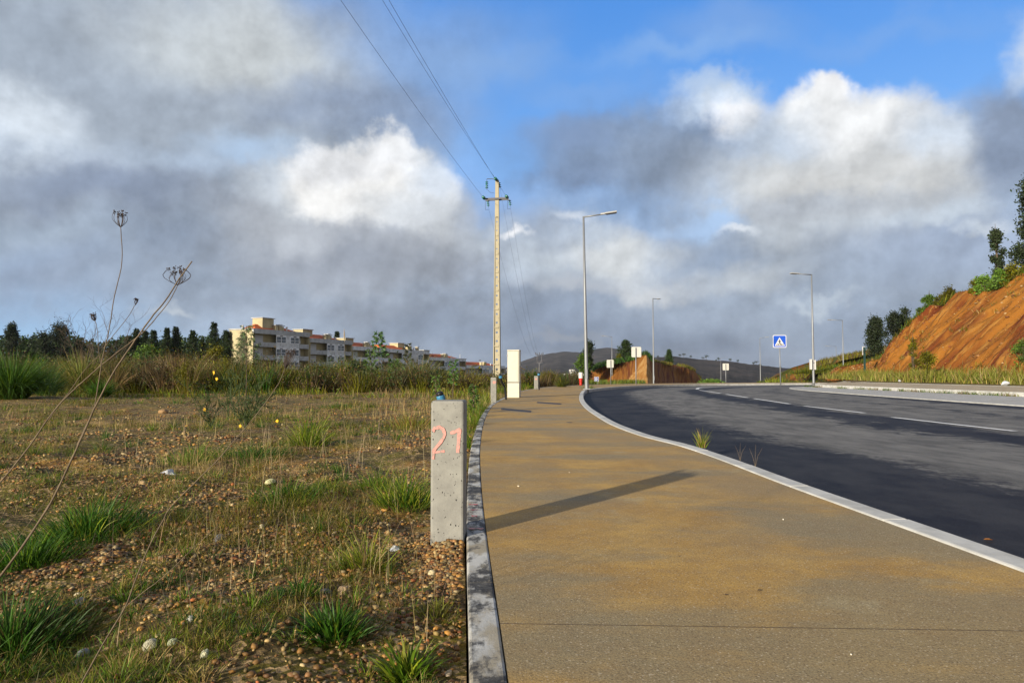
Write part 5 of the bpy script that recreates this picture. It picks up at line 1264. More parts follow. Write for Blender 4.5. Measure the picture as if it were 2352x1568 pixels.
tuft(200, 1225, 130, 95, 1500, G1, 'wide dark green grass clump left of centre in the left foreground', alt=G3, pa=0.2, width=1.3)
tuft(60, 1290, 110, 95, 900, G1, 'grass clump at the left edge beside the wide dark clump', alt=G2, pa=0.3, width=1.2)
tuft(20, 1480, 130, 150, 900, G1, 'shadowy green clump in the bottom left corner', alt=(0.10, 0.09, 0.02), pa=0.2, width=1.2)
tuft(150, 1450, 80, 60, 350, (0.10, 0.11, 0.02), 'low mossy olive tuft right of the bottom left clump')
tuft(450, 1055, 75, 55, 800, G2, 'feathery green tuft right of the crumpled white litter', alt=STRAW, pa=0.12)
tuft(590, 1060, 80, 50, 700, G1, 'dark green mound of grass right of the litter tuft', alt=STRAW, pa=0.15)
tuft(707, 1024, 42, 90, 420, G3, 'bright upright tussock of long arching blades in mid field', alt=G2, pa=0.4, width=1.7, droop=(0.2, 0.9), lean=(0.0, 0.9))
tuft(660, 1155, 85, 60, 900, G1, 'dark green grass clump in the middle of the left foreground', alt=G3, pa=0.25)
tuft(930, 1165, 70, 95, 900, G3, 'yellowish grass clump directly left of the post painted 21', alt=G1, pa=0.35, width=1.1)
tuft(870, 1130, 60, 60, 500, G2, 'smaller grass clump left of the yellowish clump by the post', alt=STRAW, pa=0.15)
tuft(770, 1490, 65, 85, 700, G1, 'dark green clump low in the centre of the stony ground', alt=G3, pa=0.15, width=1.3)
tuft(690, 1380, 50, 45, 260, G1, 'small broad leaved green clump above the low central clump', width=2.0)
tuft(840, 1310, 55, 95, 420, G3, 'thin yellow green tuft with curling tips left of the gravel heap', alt=STRAW, pa=0.3)
tuft(935, 1560, 50, 100, 300, G2, 'upright green blades at the bottom edge near the kerb', alt=G3, pa=0.3, width=1.8)
tuft(280, 1365, 45, 45, 220, (0.16, 0.15, 0.02), 'low yellowish moss tuft between pebbles left foreground')
tuft(1000, 1420, 60, 45, 220, (0.15, 0.15, 0.02), 'sparse olive tuft beside the kerb near the bottom')
tuft(770, 935, 38, 18, 500, G1, 'flat emerald green patch in mid field', alt=G2)
tuft(940, 975, 52, 45, 600, G3, 'rusty green clump left of the top of the painted post', alt=(0.30, 0.13, 0.05), pa=0.35)
tuft(60, 985, 35, 15, 350, G1, 'small dark green tuft far left in mid field')
for i, (X, Y, r_, h_, lab) in enumerate([(1074, 1150, 9, 60, 'grass blades at the foot of the kerb just right of the painted post'), (1082, 1030, 18, 75, 'thick grass by the kerb at mid height of the painted post'), (1098, 965, 26, 60, 'broad grass strip by the kerb between the two nearest posts'), (1050, 950, 40, 45, 'olive grass behind the top of the painted post'), (1120, 925, 22, 34, 'short grass directly left of the small pale post'), (1078, 1080, 12, 90, 'tall grass squeezed between painted post and kerb'), (1088, 985, 22, 60, 'grass strip by the kerb right above the painted post'), (1100, 945, 22, 45, 'bright grass by the kerb below the small pale post'), (1152, 905, 14, 26, 'grass tuft between small post and cream cabinet'), (1210, 893, 16, 20, 'grass tuft just right of the cream cabinet')]):
    tuft(X, Y, r_, h_, 420, G2, lab, alt=G3, pa=0.4, width=1.2, group='grass along the field kerb')
tuft(1612, 1027, 10, 52, 110, G3, 'solitary tuft of bright grass growing from the road kerb joint', group=None, z=-0.02, width=1.5, alt=STRAW, pa=0.2, droop=(0.1, 0.8), lean=(0, 0.6))
tuft(1352, 893, 16, 16, 90, G2, 'weeds at the foot of the nearest street lamp', group=None, z=-0.02)
# small wisps along the kerb gutter
for (X, Y, h_, lab) in [(1700, 1058, 40, 'thin dead weed stem on the road kerb right of the grass tuft'), (1735, 1072, 50, 'forked dead weed stem on the road kerb, right of its twin')]:
    c = gp(X, Y, 0.0); h = h_ * c.y / F; m = MB()
    for q in range(3): m.tube([(0, 0, 0), ((q - 1) * h * 0.12, 0, h * 0.5), ((q - 1) * h * 0.3 + h * 0.05, 0.01, h * (1 - 0.15 * abs(q - 1)))], [0.0012, 0.001, 0.0006], 5)
    prop(m.obj('dead_weed', M['stem'], None), lab, 'weed'); bpy.data.objects[-1 if False else m and 'dead_weed'].location = c; bpy.data.objects['dead_weed'].name = 'withered_weed'
# weeds in the joint of the far kerb
spots = [(1810, 887.5), (1880, 886), (1935, 885), (1980, 886), (2010, 887), (2040, 889), (2075, 891), (2100, 891.5), (2128, 895), (2180, 899), (2215, 902), (2240, 904), (2285, 906), (2322, 908)]
names = ['first', 'second', 'third', 'fourth', 'fifth', 'sixth', 'seventh', 'eighth', 'ninth', 'tenth', 'eleventh', 'twelfth', 'thirteenth', 'fourteenth']
for i, (X, Y) in enumerate(spots):
    p = ray(X, Y); kx = p.x / p.y; yy = 17.85 / kx; c = Vector((17.85, min(yy, 41), -0.1)); n = 70; a = rng.uniform(0, 6.28, n); w = (0.14 + 0.3 * rng.random())
    B = np.stack([c.x - rng.random(n) * 0.14, c.y + rng.normal(0, w, n), np.full(n, -0.1)], 1); cc = tint((0.14, 0.15, 0.03), n, 0.3, RUST if i % 3 == 1 else G1, 0.4)
    V, Q, T, C = blades(B, rng.uniform(0.06, 0.2, n), 0.02, a, rng.uniform(0, 0.8, n), rng.uniform(0.2, 1, n), cc, 3); A = Acc(); A.add(V, Q, T, C)
    prop(A.obj('kerb_weed', M['grass'], origin=tuple(c)), f'{names[i]} small weed from the left in the far kerb joint', 'weed', 'weeds in the far kerb joint')

# ---- loose stones one can point at
def stone(X, Y, wpx, hpx, col, label):
    c = gp(X, Y + hpx * 0.3, -0.06); c.z = float(field_z(c.x, c.y)); s = wpx * c.y / F / 2
    v = IV.copy(); me = bpy.data.meshes.new('s'); import bmesh
    bm = bmesh.new(); bmesh.ops.create_icosphere(bm, subdivisions=2, radius=1.0)
    sd = rng.uniform(0, 50)
    for q in bm.verts:
        f = 1 + 0.28 * (float(fbm(q.co.x * 1.3 + sd, q.co.y * 1.3 + q.co.z * 1.7, 5, 2)) - 0.5) * 2; q.co = Vector((q.co.x * s * f, q.co.y * s * f * 0.8, q.co.z * s * f * min(0.9, hpx / wpx * 1.1)))
    bm.to_mesh(me); bm.free(); me.materials.append(mat('stone_' + 'x', col, 0.75, var=0.25, vscale=30, bump=0.5, bscale=120, dirt=tuple(v_ * 0.5 for v_ in col), dscale=25, damt=0.5))
    o = bpy.data.objects.new('stone', me); COL.objects.link(o); o.location = c + Vector((0, 0, s * 0.25)); o.rotation_euler = (rng.normal(0, .2), rng.normal(0, .2), rng.uniform(0, 6.28)); prop(o, label, 'stone', 'loose stones on the waste ground')
for a in [(908, 1256, 30, 26, (0.42, 0.44, 0.46), 'grey white angular stone left of the gravel heap'), (991, 1318, 22, 17, (0.62, 0.52, 0.30), 'round cream stone below the painted post'), (788, 1374, 34, 17, (0.40, 0.28, 0.16), 'flat tan stone in the centre of the stony ground'), (822, 1393, 16, 12, (0.55, 0.34, 0.08), 'small orange stone just below the flat tan one'), (745, 1373, 40, 18, (0.20, 0.19, 0.17), 'dark rough lump left of the flat tan stone'), (183, 1388, 34, 22, (0.07, 0.075, 0.085), 'black angular stone in the lower left gravel'), (191, 1497, 30, 20, (0.16, 0.17, 0.19), 'slate grey stone near the bottom left'), (346, 1512, 42, 30, (0.36, 0.34, 0.24), 'largest grey green stone at the bottom left of the long dry stalk'), (395, 1518, 30, 16, (0.34, 0.36, 0.22), 'mossy stone right of the largest grey green one'), (470, 1540, 26, 18, (0.55, 0.54, 0.36), 'pale yellow stone at the bottom, right of the mossy one'), (437, 1465, 18, 16, (0.62, 0.60, 0.52), 'small white stone right of the long dry stalk'), (505, 1238, 26, 22, (0.13, 0.14, 0.18), 'dark blue grey stone left of centre in the gravel'), (459, 1252, 17, 15, (0.56, 0.40, 0.18), 'round buff stone beside the dark blue grey one'), (600, 1216, 16, 14, (0.6, 0.5, 0.3), 'pale buff stone in the gravel below the dark central clump'), (620, 1112, 26, 13, (0.60, 0.56, 0.30), 'flat pale yellow stone in front of the dark central clump'), (376, 940, 26, 12, (0.30, 0.18, 0.08), 'brown clod in mid field behind the tall dry stalk'), (326, 1118, 18, 11, (0.50, 0.34, 0.16), 'tan stone left of the white litter'), (1048, 1250, 24, 22, (0.50, 0.24, 0.08), 'rusty orange stone against the kerb below the post'), (1036, 1236, 18, 17, (0.62, 0.50, 0.32), 'cream stone beside the rusty one against the kerb'), (1030, 1548, 20, 14, (0.5, 0.40, 0.28), 'pinkish buff stone near the kerb at the bottom edge'), (550, 1445, 16, 14, (0.55, 0.30, 0.08), 'small amber stone in the bottom centre gravel'), (180, 1360, 20, 12, (0.6, 0.52, 0.34), 'pale stone just above the black angular one')]:
    stone(*a)
# crumpled white litter
def litter():
    import bmesh
    c = gp(385, 1092, -0.06); c.z = float(field_z(c.x, c.y)); bm = bmesh.new(); bmesh.ops.create_icosphere(bm, subdivisions=3, radius=1.0)
    for q in bm.verts:
        f = 1 + 1.1 * (float(fbm(q.co.x * 2.2 + 5, q.co.y * 2.2 + q.co.z * 2.9, 15, 3)) - 0.5); q.co = Vector((q.co.x * 0.075 * f, q.co.y * 0.05 * f, max(-0.01, q.co.z * 0.042 * f * (1.15 - 0.5 * abs(q.co.x)))))
    me = bpy.data.meshes.new('litter'); bm.to_mesh(me); bm.free(); me.materials.append(M['litter']); o = bpy.data.objects.new('crumpled_litter', me); COL.objects.link(o); o.location = c; prop(o, 'crumpled white plastic litter lying among the weeds', 'litter')
litter()
for X, Y, sx, lab, dd in ((2066, 868, 8, 'white scrap of litter under the red bank', 42.5), (2310, 880, 20, 'grey white litter lying at the foot of the red bank, far right', 30.5)):
    c = rp(X, Y, dd); c.z = 0.2; s = sx * dd / F / 2
    me = bpy.data.meshes.new('litter'); me.from_pydata([tuple(v * (s, s * 0.7, s * 0.6) * (1 + rng.normal(0, 0.15))) for v in IV], [], [tuple(f) for f in IF]); me.materials.append(M['litter']); o = bpy.data.objects.new('litter_scrap', me); COL.objects.link(o); o.location = c + Vector((0, 0, s * 0.4)); prop(o, lab, 'litter')

# ---------------------------------------------------------------- dry stalks in the foreground
def pxs(pts, D): return [rp(x, y, D + (dd[0] if dd else 0)) for (x, y, *dd) in pts]
def smooth_pts(P, n=5):
    out = []
    for i in range(len(P) - 1):
        p0 = P[max(i - 1, 0)]; p1 = P[i]; p2 = P[i + 1]; p3 = P[min(i + 2, len(P) - 1)]
        for k in range(n):
            t = k / n; out.append(0.5 * ((2 * p1) + (p2 - p0) * t + (2 * p0 - 5 * p1 + 4 * p2 - p3) * t * t + (3 * p1 - p0 - 3 * p2 + p3) * t ** 3))
    out.append(P[-1]); return out
def stalk_tube(root, P, r0, r1, name='stalk'):
    r0 *= 0.66; r1 *= 0.66; S = smooth_pts([p - root.location for p in P]); n = len(S); S = [s + Vector((rng.normal(0, 1), rng.normal(0, 1), rng.normal(0, 1))) * r0 * 0.25 for s in S]
    return MB().tube(S, [r0 + (r1 - r0) * i / (n - 1) for i in range(n)], 7).obj(name, M['stem'], root, smooth=True)
def umbel(root, p, axis, L, n, spread, seedr=0.0016, curl=0.6):
    L *= 0.86; seedr *= 0.8; p = p - root.location; axis = Vector(axis).normalized(); u = axis.orthogonal().normalized(); v = axis.cross(u)
    h = MB(); s = MB()
    for k in range(n):
        a = 2 * math.pi * k / n * 2.4; q = 0.35 + 0.65 * ((k * 0.618) % 1); d = u * math.cos(a) + v * math.sin(a); l = L * random.uniform(0.75, 1.1)
        pts = []
        for i in range(6):
            t = i / 5; w = spread * q * math.sin(min(1.0, t * 1.15) * math.pi / 2 * (1 + curl * 0.35)) ; pts.append(p + axis * l * t + d * l * w * (1 - curl * 0.45 * t * t))
        h.tube(pts, [0.0006, 0.0005, 0.0005, 0.0004, 0.0004, 0.0003], 4)
        for j in range(5):
            e = pts[-1] + Vector((random.gauss(0, 1), random.gauss(0, 1), random.gauss(0, 1))) * seedr * 1.2; s.add([e + Vector(vv) * seedr * random.uniform(0.6, 1.2) for vv in IV], [tuple(f) for f in IF])
    hd = h.obj('umbel_head', M['seed'], root); s.obj('seed_tips', M['seed'], hd)
def plant_root(pts, D, label): return empty('dry_umbel_stalk', Vector(rp(pts[-1][0], pts[-1][1], D)), label, 'dried plant', 'dry stalks leaning across the left foreground')
DA = 1.35
pA = [(277, 520), (280, 600), (263, 680), (250, 760), (238, 810), (228, 870), (222, 905), (217, 940), (183, 1009), (170, 1044), (117, 1152), (29, 1286), (-20, 1350), (-110, 1470)]
rA = plant_root(pA, DA, 'tall dry stalk topped by a closed seed umbel against the sky, with side shoots'); stalk_tube(rA, pxs(pA[:8], DA), 0.0011, 0.0018); stalk_tube(rA, pxs(pA[7:], DA), 0.0018, 0.0030)
umbel(rA, rp(277, 522, DA), (-0.05, 0, 1), 0.032, 15, 0.62, 0.0017)
stalk_tube(rA, pxs([(311, 698), (296, 725), (262, 768), (238, 800)], DA), 0.0007, 0.0010, 'side_shoot'); umbel(rA, rp(311, 700, DA), (0.25, 0, 1), 0.014, 12, 0.5, 0.0012)
stalk_tube(rA, pxs([(218, 735), (224, 760), (226, 800), (232, 840)], DA), 0.0006, 0.0009, 'side_shoot'); umbel(rA, rp(218, 737, DA), (-0.35, 0, 1), 0.016, 14, 0.5, 0.0013)
DB = 1.28
pB = [(441, 600), (412, 640), (380, 690), (347, 730), (322, 765), (301, 795), (262, 853), (224, 924), (212, 948)]
rB = empty('broken_dry_stalk', rp(212, 948, DB), 'leaning dry stalk with a snapped bare tip at upper right', 'dried plant', 'dry stalks leaning across the left foreground'); 
pB2 = pB + [(205, 965), (176, 1030), (110, 1165), (10, 1310), (-100, 1440)]
rB.location = rp(-100, 1440, DB); stalk_tube(rB, pxs(pB2, DB), 0.0017, 0.0030)
DC = 1.45
pC = [(409, 652), (390, 690), (360, 728), (330, 762), (301, 785), (262, 815), (219, 850), (195, 872), (164, 900), (120, 948), (66, 1026), (0, 1108), (-90, 1210), (-160, 1300)]
rC = plant_root(pC, DC, 'dry stalk ending in an open brown umbel beside the snapped tip'); stalk_tube(rC, pxs(pC, DC), 0.0012, 0.0027); umbel(rC, rp(408, 655, DC), (0.1, -0.35, 1), 0.040, 19, 1.15, 0.0018, 0.9)
pF = [(228, 815), (205, 838), (185, 862), (164, 893), (131, 935), (112, 965)]
rF = empty('dry_twig', rp(112, 965, DC), 'thin pale twig crossing low behind the leaning stalks', 'dried plant'); stalk_tube(rF, pxs(pF, DC), 0.0008, 0.0013)
DG = 1.6
pG = [(655, 842), (640, 880), (607, 928), (571, 974), (535, 1015), (498, 1058), (445, 1110), (392, 1164), (375, 1194), (345, 1249), (310, 1334), (287, 1394), (237, 1477), (187, 1568), (160, 1620)]
rG = plant_root(pG, DG, 'long dry stalk sweeping from a brown tufted head down to the bottom edge'); stalk_tube(rG, pxs(pG, DG), 0.0012, 0.0030); umbel(rG, rp(654, 846, DG), (0.35, 0, 1), 0.050, 30, 0.35, 0.0014, 0.3)
stalk_tube(rG, pxs([(287, 1394), (330, 1358), (375, 1324), (440, 1262), (500, 1207)], DG), 0.0016, 0.0009, 'side_shoot')
for pts, D_, lab in (([(392, 812), (397, 870), (397, 944), (400, 1032), (403, 1091), (395, 1143)], 2.6, 'straight thin stem rising past the white litter'), ([(310, 720), (306, 850), (0, 0)], 3, None),
                     ([(500, 1200), (487, 1290), (480, 1350)], 2.0, 'upright dark twig in the gravel left of centre'), ([(452, 1180), (446, 1270), (440, 1345)], 2.05, 'upright thin twig left of its darker neighbour'),
                     ([(0, 1290), (60, 1210), (120, 1130), (165, 1080)], 1.7, 'grey twig leaning at the left edge below mid height'), ([(0, 1195), (40, 1120), (80, 1050), (100, 1005)], 1.9, 'dark thin twig at the left edge above the grey one'),
                     ([(640, 1100), (655, 1180), (668, 1240), (672, 1290)], 2.3, 'hair thin stem standing in the centre left gravel'), ([(275, 990), (268, 1060), (262, 1110)], 4.2, 'short straw stem left of the white litter')):
    if lab is None: continue
    c = rp(*pts[-1], D_); r = empty('thin_twig', c, lab, 'dried plant', 'thin twigs standing in the stony ground'); stalk_tube(r, pxs(pts, D_), 0.0007, 0.0010)

# ---------------------------------------------------------------- trees and shrubs
def tree_obj(X, Yb, Yt, hw, D, kind, label, group=None, dark=1.0, n=1500, name=None, leaf=None, trunkshow=0.12):
    b = rp(X, Yb, D); H = (Yb - Yt) * D / F; W_ = hw * D / F
    root = empty(name or ('pine_tree' if kind == 'pine' else 'eucalyptus_tree' if kind == 'euc' else 'shrub'), b, label, 'tree' if kind != 'bush' else 'shrub', group)
    tr = MB(); A = Acc(); ls = leaf or max(0.20, D * 0.0028); n = int(n * 2.4); W_ *= 1.2 if kind != 'bush' else 1.1
    lx = random.gauss(0, 0.02) * H
    tr.tube([(0, 0, -0.8), (lx * 0.4, 0, H * 0.4), (lx, 0, H * 0.96)], [0.020 * H + 0.03, 0.013 * H + 0.02, 0.01], 7)
    P = []; Cc = []
    if kind == 'pine':
        nb = 60
        for i in range(nb):
            t = trunkshow + (0.97 - trunkshow) * (i / nb); a = i * 2.4; prof = (1 - t) ** 0.75 * (0.8 + 0.4 * random.random()) + 0.06
            L_ = W_ * prof * (0.75 + 0.55 * random.random()); z = H * t; e = Vector((math.cos(a) * L_, math.sin(a) * L_, z + L_ * 0.35)); s = Vector((lx * t, 0, z))
            tr.tube([s, s.lerp(e + Vector((lx * t, 0, 0)), 0.6) + Vector((0, 0, -0.05 * L_)), e + Vector((lx * t, 0, 0))], [0.010 * H * (1 - t) + 0.015, 0.02, 0.01], 4)
            m_ = int(n / nb); q = rng.random(m_) ** 0.6; pts = np.array(s)[None] + (np.array(e) - np.array(s))[None] * q[:, None] + rng.normal(0, 1, (m_, 3)) * np.array([0.16, 0.16, 0.10]) * (L_ * 0.8 + 0.15) ; P.append(pts)
            Cc.append(tint(np.array(DKGREEN) * dark * random.uniform(0.7, 1.3), m_, 0.2))
    elif kind == 'euc':
        nc = 26
        for i in range(nc):
            t = trunkshow + (1 - trunkshow) * random.random() ** 0.8; a = random.uniform(0, 6.28); rr = W_ * (0.85 * math.sin(math.pi * min(0.98, (t - trunkshow) / (1 - trunkshow) * 0.86 + 0.12)) ** 0.8) * random.uniform(0.25, 0.85)
            c = Vector((math.cos(a) * rr + lx * t, math.sin(a) * rr, H * t * 0.95)); tr.tube([(lx * t * 0.6, 0, H * max(0.12, t - 0.22)), c], [0.02 + 0.006 * H * (1 - t), 0.012], 4)
            m_ = int(n / nc); cs = W_ * random.uniform(0.18, 0.36); pts = np.array(c)[None] + rng.normal(0, 1, (m_, 3)) * np.array([cs, cs, cs * 1.2]) * 0.62; P.append(pts); Cc.append(tint(np.array((0.045, 0.065, 0.028)) * dark * random.uniform(0.6, 1.5), m_, 0.2))
    else:
        nc = 18
        for i in range(nc):
            t = random.uniform(0.15, 0.95); a = random.uniform(0, 6.28); rr = W_ * random.uniform(0.1, 0.95) * math.sin(math.pi * (0.25 + t * 0.65)); c = Vector((math.cos(a) * rr, math.sin(a) * rr, H * t * 0.9)); tr.tube([(0, 0, 0), c * 0.6 + Vector((0, 0, 0.05 * H)), c], [0.02, 0.012, 0.006], 4)
            m_ = int(n / nc); cs = W_ * random.uniform(0.2, 0.4); pts = np.array(c)[None] + rng.normal(0, 1, (m_, 3)) * np.array([cs, cs, min(cs, H * 0.2)]) * 0.6; P.append(pts); Cc.append(tint(np.array(GREEN if dark > 1 else OLIVE) * dark * random.uniform(0.6, 1.4), m_, 0.25))
    P = np.concatenate(P); Cc = np.concatenate(Cc); P[:, 2] = np.maximum(P[:, 2], 0.02)
    V, Q, C = leaves(P, rng.uniform(0.6, 1.4, len(P)) * ls, Cc, 0.45 if kind != 'pine' else 0.30); A.add(V, Q, None, C)
    tr.obj('trunk', M['bark'], root, smooth=True); A.obj('crown', M['leaf'], parent=root)
    return root
PG = 'dark pines and eucalypts behind the thicket on the left'
for a in [(22, 860, 743, 17, 150, 'euc', 'small round topped tree at the far left edge'), (62, 860, 774, 28, 170, 'euc', 'low dark tree between the left edge tree and the big dark one'), (104, 860, 760, 24, 160, 'euc', 'dark rounded tree forming the left shoulder of the big dark tree'), (138, 862, 745, 30, 158, 'euc', 'biggest dark broad tree at the far left'), (178, 862, 781, 14, 165, 'pine', 'little dark pine right of the biggest broad tree'),
          (293, 862, 770, 18, 150, 'pine', 'pine crossed by the leaning dry stalks'), (311, 862, 753, 16, 152, 'pine', 'pointed pine just right of the crossed pine'), (331, 862, 758, 17, 156, 'pine', 'third pine of the dense left cluster'), (350, 862, 757, 17, 150, 'pine', 'right hand pine of the dense left cluster'), (380, 862, 751, 15, 148, 'pine', 'slim pine left half of the twin pair'), (402, 862, 748, 17, 150, 'pine', 'taller right half of the twin pines'), (441, 862, 757, 17, 150, 'pine', 'ragged pine between the twins and the tallest pine'), (463, 862, 778, 14, 160, 'pine', 'short pine right of the ragged pine'), (489, 862, 738, 21, 146, 'pine', 'tallest pine, left of the apartment blocks'), (517, 862, 757, 15, 152, 'pine', 'pine touching the cream gable of the first block'), (774, 800, 762, 6, 230, 'pine', 'single dark conifer rising behind the second block')]:
    tree_obj(*a, group=PG, dark=0.55 if a[5] == 'euc' else 0.6, n=1900)
tree_obj(495, 872, 790, 28, 60, 'bush', 'rounded olive shrub in front of the tallest pine', 'mid distance shrubs', 0.9, 1500)
tree_obj(340, 872, 790, 30, 60, 'bush', 'light green shrub in front of the pine cluster', 'mid distance shrubs', 1.15, 1500)
tree_obj(1352, 876, 780, 16, 116, 'euc', 'ragged tree right behind the nearest lamp post', dark=0.75, n=1300)
tree_obj(1338, 876, 812, 22, 114, 'bush', 'dense green bush under the ragged tree by the lamp', None, 1.1, 1500)
tree_obj(1437, 846, 781, 20, 132, 'pine', 'dark conifer on top of the red mound', dark=0.8, n=1600)
tree_obj(1422, 846, 812, 12, 130, 'bush', 'small dark bush left of the conifer on the mound', None, 0.7, 500)
tree_obj(1537, 842, 803, 9, 165, 'pine', 'small lone conifer right of the red mound', dark=1.0, n=700)
tree_obj(2012, 822, 731, 24, 92, 'euc', 'broad dark eucalypt left of the pair behind the red bank', dark=0.55, n=3200)
tree_obj(2052, 818, 714, 20, 90, 'euc', 'tall dark eucalypt in the middle behind the red bank', dark=0.5, n=2800)
tree_obj(2078, 800, 708, 18, 92, 'euc', 'dark eucalypt touching the edge of the red bank', dark=0.6, n=2600)
tree_obj(2294, 668, 505, 15, 54, 'euc', 'slender eucalypt standing on top of the red bank', dark=0.8, n=1300, leaf=0.22, trunkshow=0.22)
tree_obj(2366, 668, 405, 42, 50, 'euc', 'large dark eucalypt cut by the right edge', dark=0.7, n=3600, leaf=0.24)
# scrub on the crest of the red bank
crest = [(2120, 745, 700, 16, 62, 1.3, 'bright green bush at the left shoulder of the red bank'), (2085, 790, 748, 12, 66, 0.7, 'low olive scrub low on the falling left edge of the bank crest'), (2100, 765, 725, 12, 64, 0.6, 'dark scrub on the falling left edge of the bank crest'), (2135, 720, 664, 15, 61, 1.2, 'rounded green bush left of the dark scrub on the crest'), (2160, 712, 672, 16, 59, 0.55, 'dark spiky scrub on the crest left of middle'), (2188, 706, 656, 18, 57, 0.5, 'dark purplish scrub in the middle of the crest'), (2215, 698, 668, 16, 55, 0.7, 'low dark scrub right of the purplish one'), (2245, 684, 640, 16, 53, 1.0, 'wispy shrub on the crest below the sky gap'), (2262, 680, 628, 22, 51, 1.9, 'bright green leafy shrub on the crest'), (2300, 664, 620, 22, 49, 1.6, 'leafy green shrub at the foot of the slender eucalypt'), (2335, 654, 596, 24, 48, 1.0, 'dense green shrub under the large eucalypt')]
for (X, Yb, Yt, hw, D, dk, lab) in crest: tree_obj(X, Yb, Yt, hw, D, 'bush', lab, 'shrubs along the crest of the red bank', dk, 900, leaf=0.16)
# shrubs on the face and foot of the bank
tree_obj(2130, 862, 800, 18, 42, 'bush', 'olive bush growing at the foot of the red bank', 'shrubs on the face of the red bank', 0.95, 1300, leaf=0.10)
tree_obj(2098, 868, 765, 13, 46, 'bush', 'tall thin scrub climbing the red bank left of the olive bush', 'shrubs on the face of the red bank', 0.9, 800, leaf=0.10)
tree_obj(2352, 860, 770, 24, 37, 'bush', 'green bush on the bank face at the right edge', 'shrubs on the face of the red bank', 1.5, 1300, leaf=0.09)
def rubble():
    P, U = BANKP; m = (U > 0.02) & (U < 1.02); pts = P[m]; k = rng.integers(0, len(pts), 5200); pts = pts[k] + rng.normal(0, 0.05, (5200, 3)); q = fbm(pts[:, 1] * 0.9, pts[:, 2] * 0.35, 201, 4) > 0.50; pts = pts[q]; n = len(pts)
    S = 0.03 + 0.13 * rng.random(n) ** 4; base = np.array([(0.30, 0.14, 0.04), (0.16, 0.05, 0.015), (0.36, 0.24, 0.11), (0.22, 0.09, 0.02)])[rng.choice(4, n, p=[.35, .3, .12, .23])]
    V, T, C = pebbles(pts, S, base * rng.uniform(0.6, 1.2, n)[:, None]); A = Acc(); A.add(V, None, T, C); prop(A.obj('bank_rubble', M['pebble']), 'clods and stones loose on the face of the red bank', None, None, 'stuff')
    A = Acc(); pts = P[m]; k = rng.integers(0, len(pts), 420); ctr = pts[k]; q = (fbm(ctr[:, 1] * 0.5, ctr[:, 2] * 0.4, 205, 3) > 0.53); ctr = ctr[q]
    for c in ctr:
        n = 26; B = c + rng.normal(0, 0.14, (n, 3)) * [1, 1, 0.5]; V, Q, T, C = blades(B, rng.uniform(0.08, 0.38, n), 0.035, rng.uniform(0, 6.28, n), rng.uniform(0, 0.9, n), rng.uniform(0, 1, n), tint(OLIVE, n, 0.3, STRAW, 0.3), 3); A.add(V, Q, T, C)
    prop(A.obj('bank_weeds', M['grass']), 'scattered weeds clinging to the face of the red bank', None, None, 'stuff')
rubble()
for X, Y, s_, z_, col_, nm, lab in ((1191, 1117, 6, 0.0, (0.6, 0.52, 0.38), 'pebble', 'tiny cream pebble on the pavement near the post shadow'), (1799, 1193, 5, 0.0, (0.7, 0.66, 0.55), 'pebble', 'tiny white pebble on the pavement near the road kerb'), (1955, 1503, 6, 0.0, (0.7, 0.66, 0.55), 'pebble', 'tiny white pebble at the lower right of the pavement'), (1745, 1356, 9, 0.0, (0.06, 0.045, 0.03), 'fallen_leaf', 'small dark curled leaf on the pavement, right of its twin'), (1668, 1366, 7, 0.0, (0.08, 0.05, 0.03), 'fallen_leaf', 'small dark speck of leaf left of the curled one'), (2270, 1240, 16, -0.115, (0.35, 0.14, 0.03), 'fallen_leaf', 'orange brown leaf lying on the wet road by the kerb'), (1308, 1085, 4, 0.0, (0.5, 0.4, 0.28), 'pebble', 'minute pebble in the middle of the pavement'), (1560, 1278, 5, 0.0, (0.1, 0.06, 0.03), 'fallen_leaf', 'minute dark leaf crumb in mid pavement')):
    c = gp(X, Y, z_); s = s_ * c.y / F / 2; me = bpy.data.meshes.new(nm)
    if nm == 'pebble': me.from_pydata([tuple(v * (s, s * 0.8, s * 0.6) * (1 + rng.normal(0, 0.12))) for v in IV], [], [tuple(f) for f in IF])
    else: me.from_pydata([(-s * 1.3, 0, 0.001), (-s * 0.4, s * 0.8, s * 0.5), (s * 0.7, s * 0.6, s * 0.45), (s * 1.3, 0, 0.002), (s * 0.5, -s * 0.7, s * 0.3), (-s * 0.5, -s * 0.6, s * 0.35), (0, 0, 0.001)], [], [(0, 6, 1), (1, 6, 2), (2, 6, 3), (3, 6, 4), (4, 6, 5), (5, 6, 0)])
    me.materials.append(mat('speck', col_, 0.8)); o = bpy.data.objects.new(nm, me); COL.objects.link(o); o.location = c + Vector((0, 0, s * 0.4 if nm == 'pebble' else 0.001)); o.rotation_euler.z = rng.uniform(0, 3); prop(o, lab, 'pebble' if nm == 'pebble' else 'leaf')
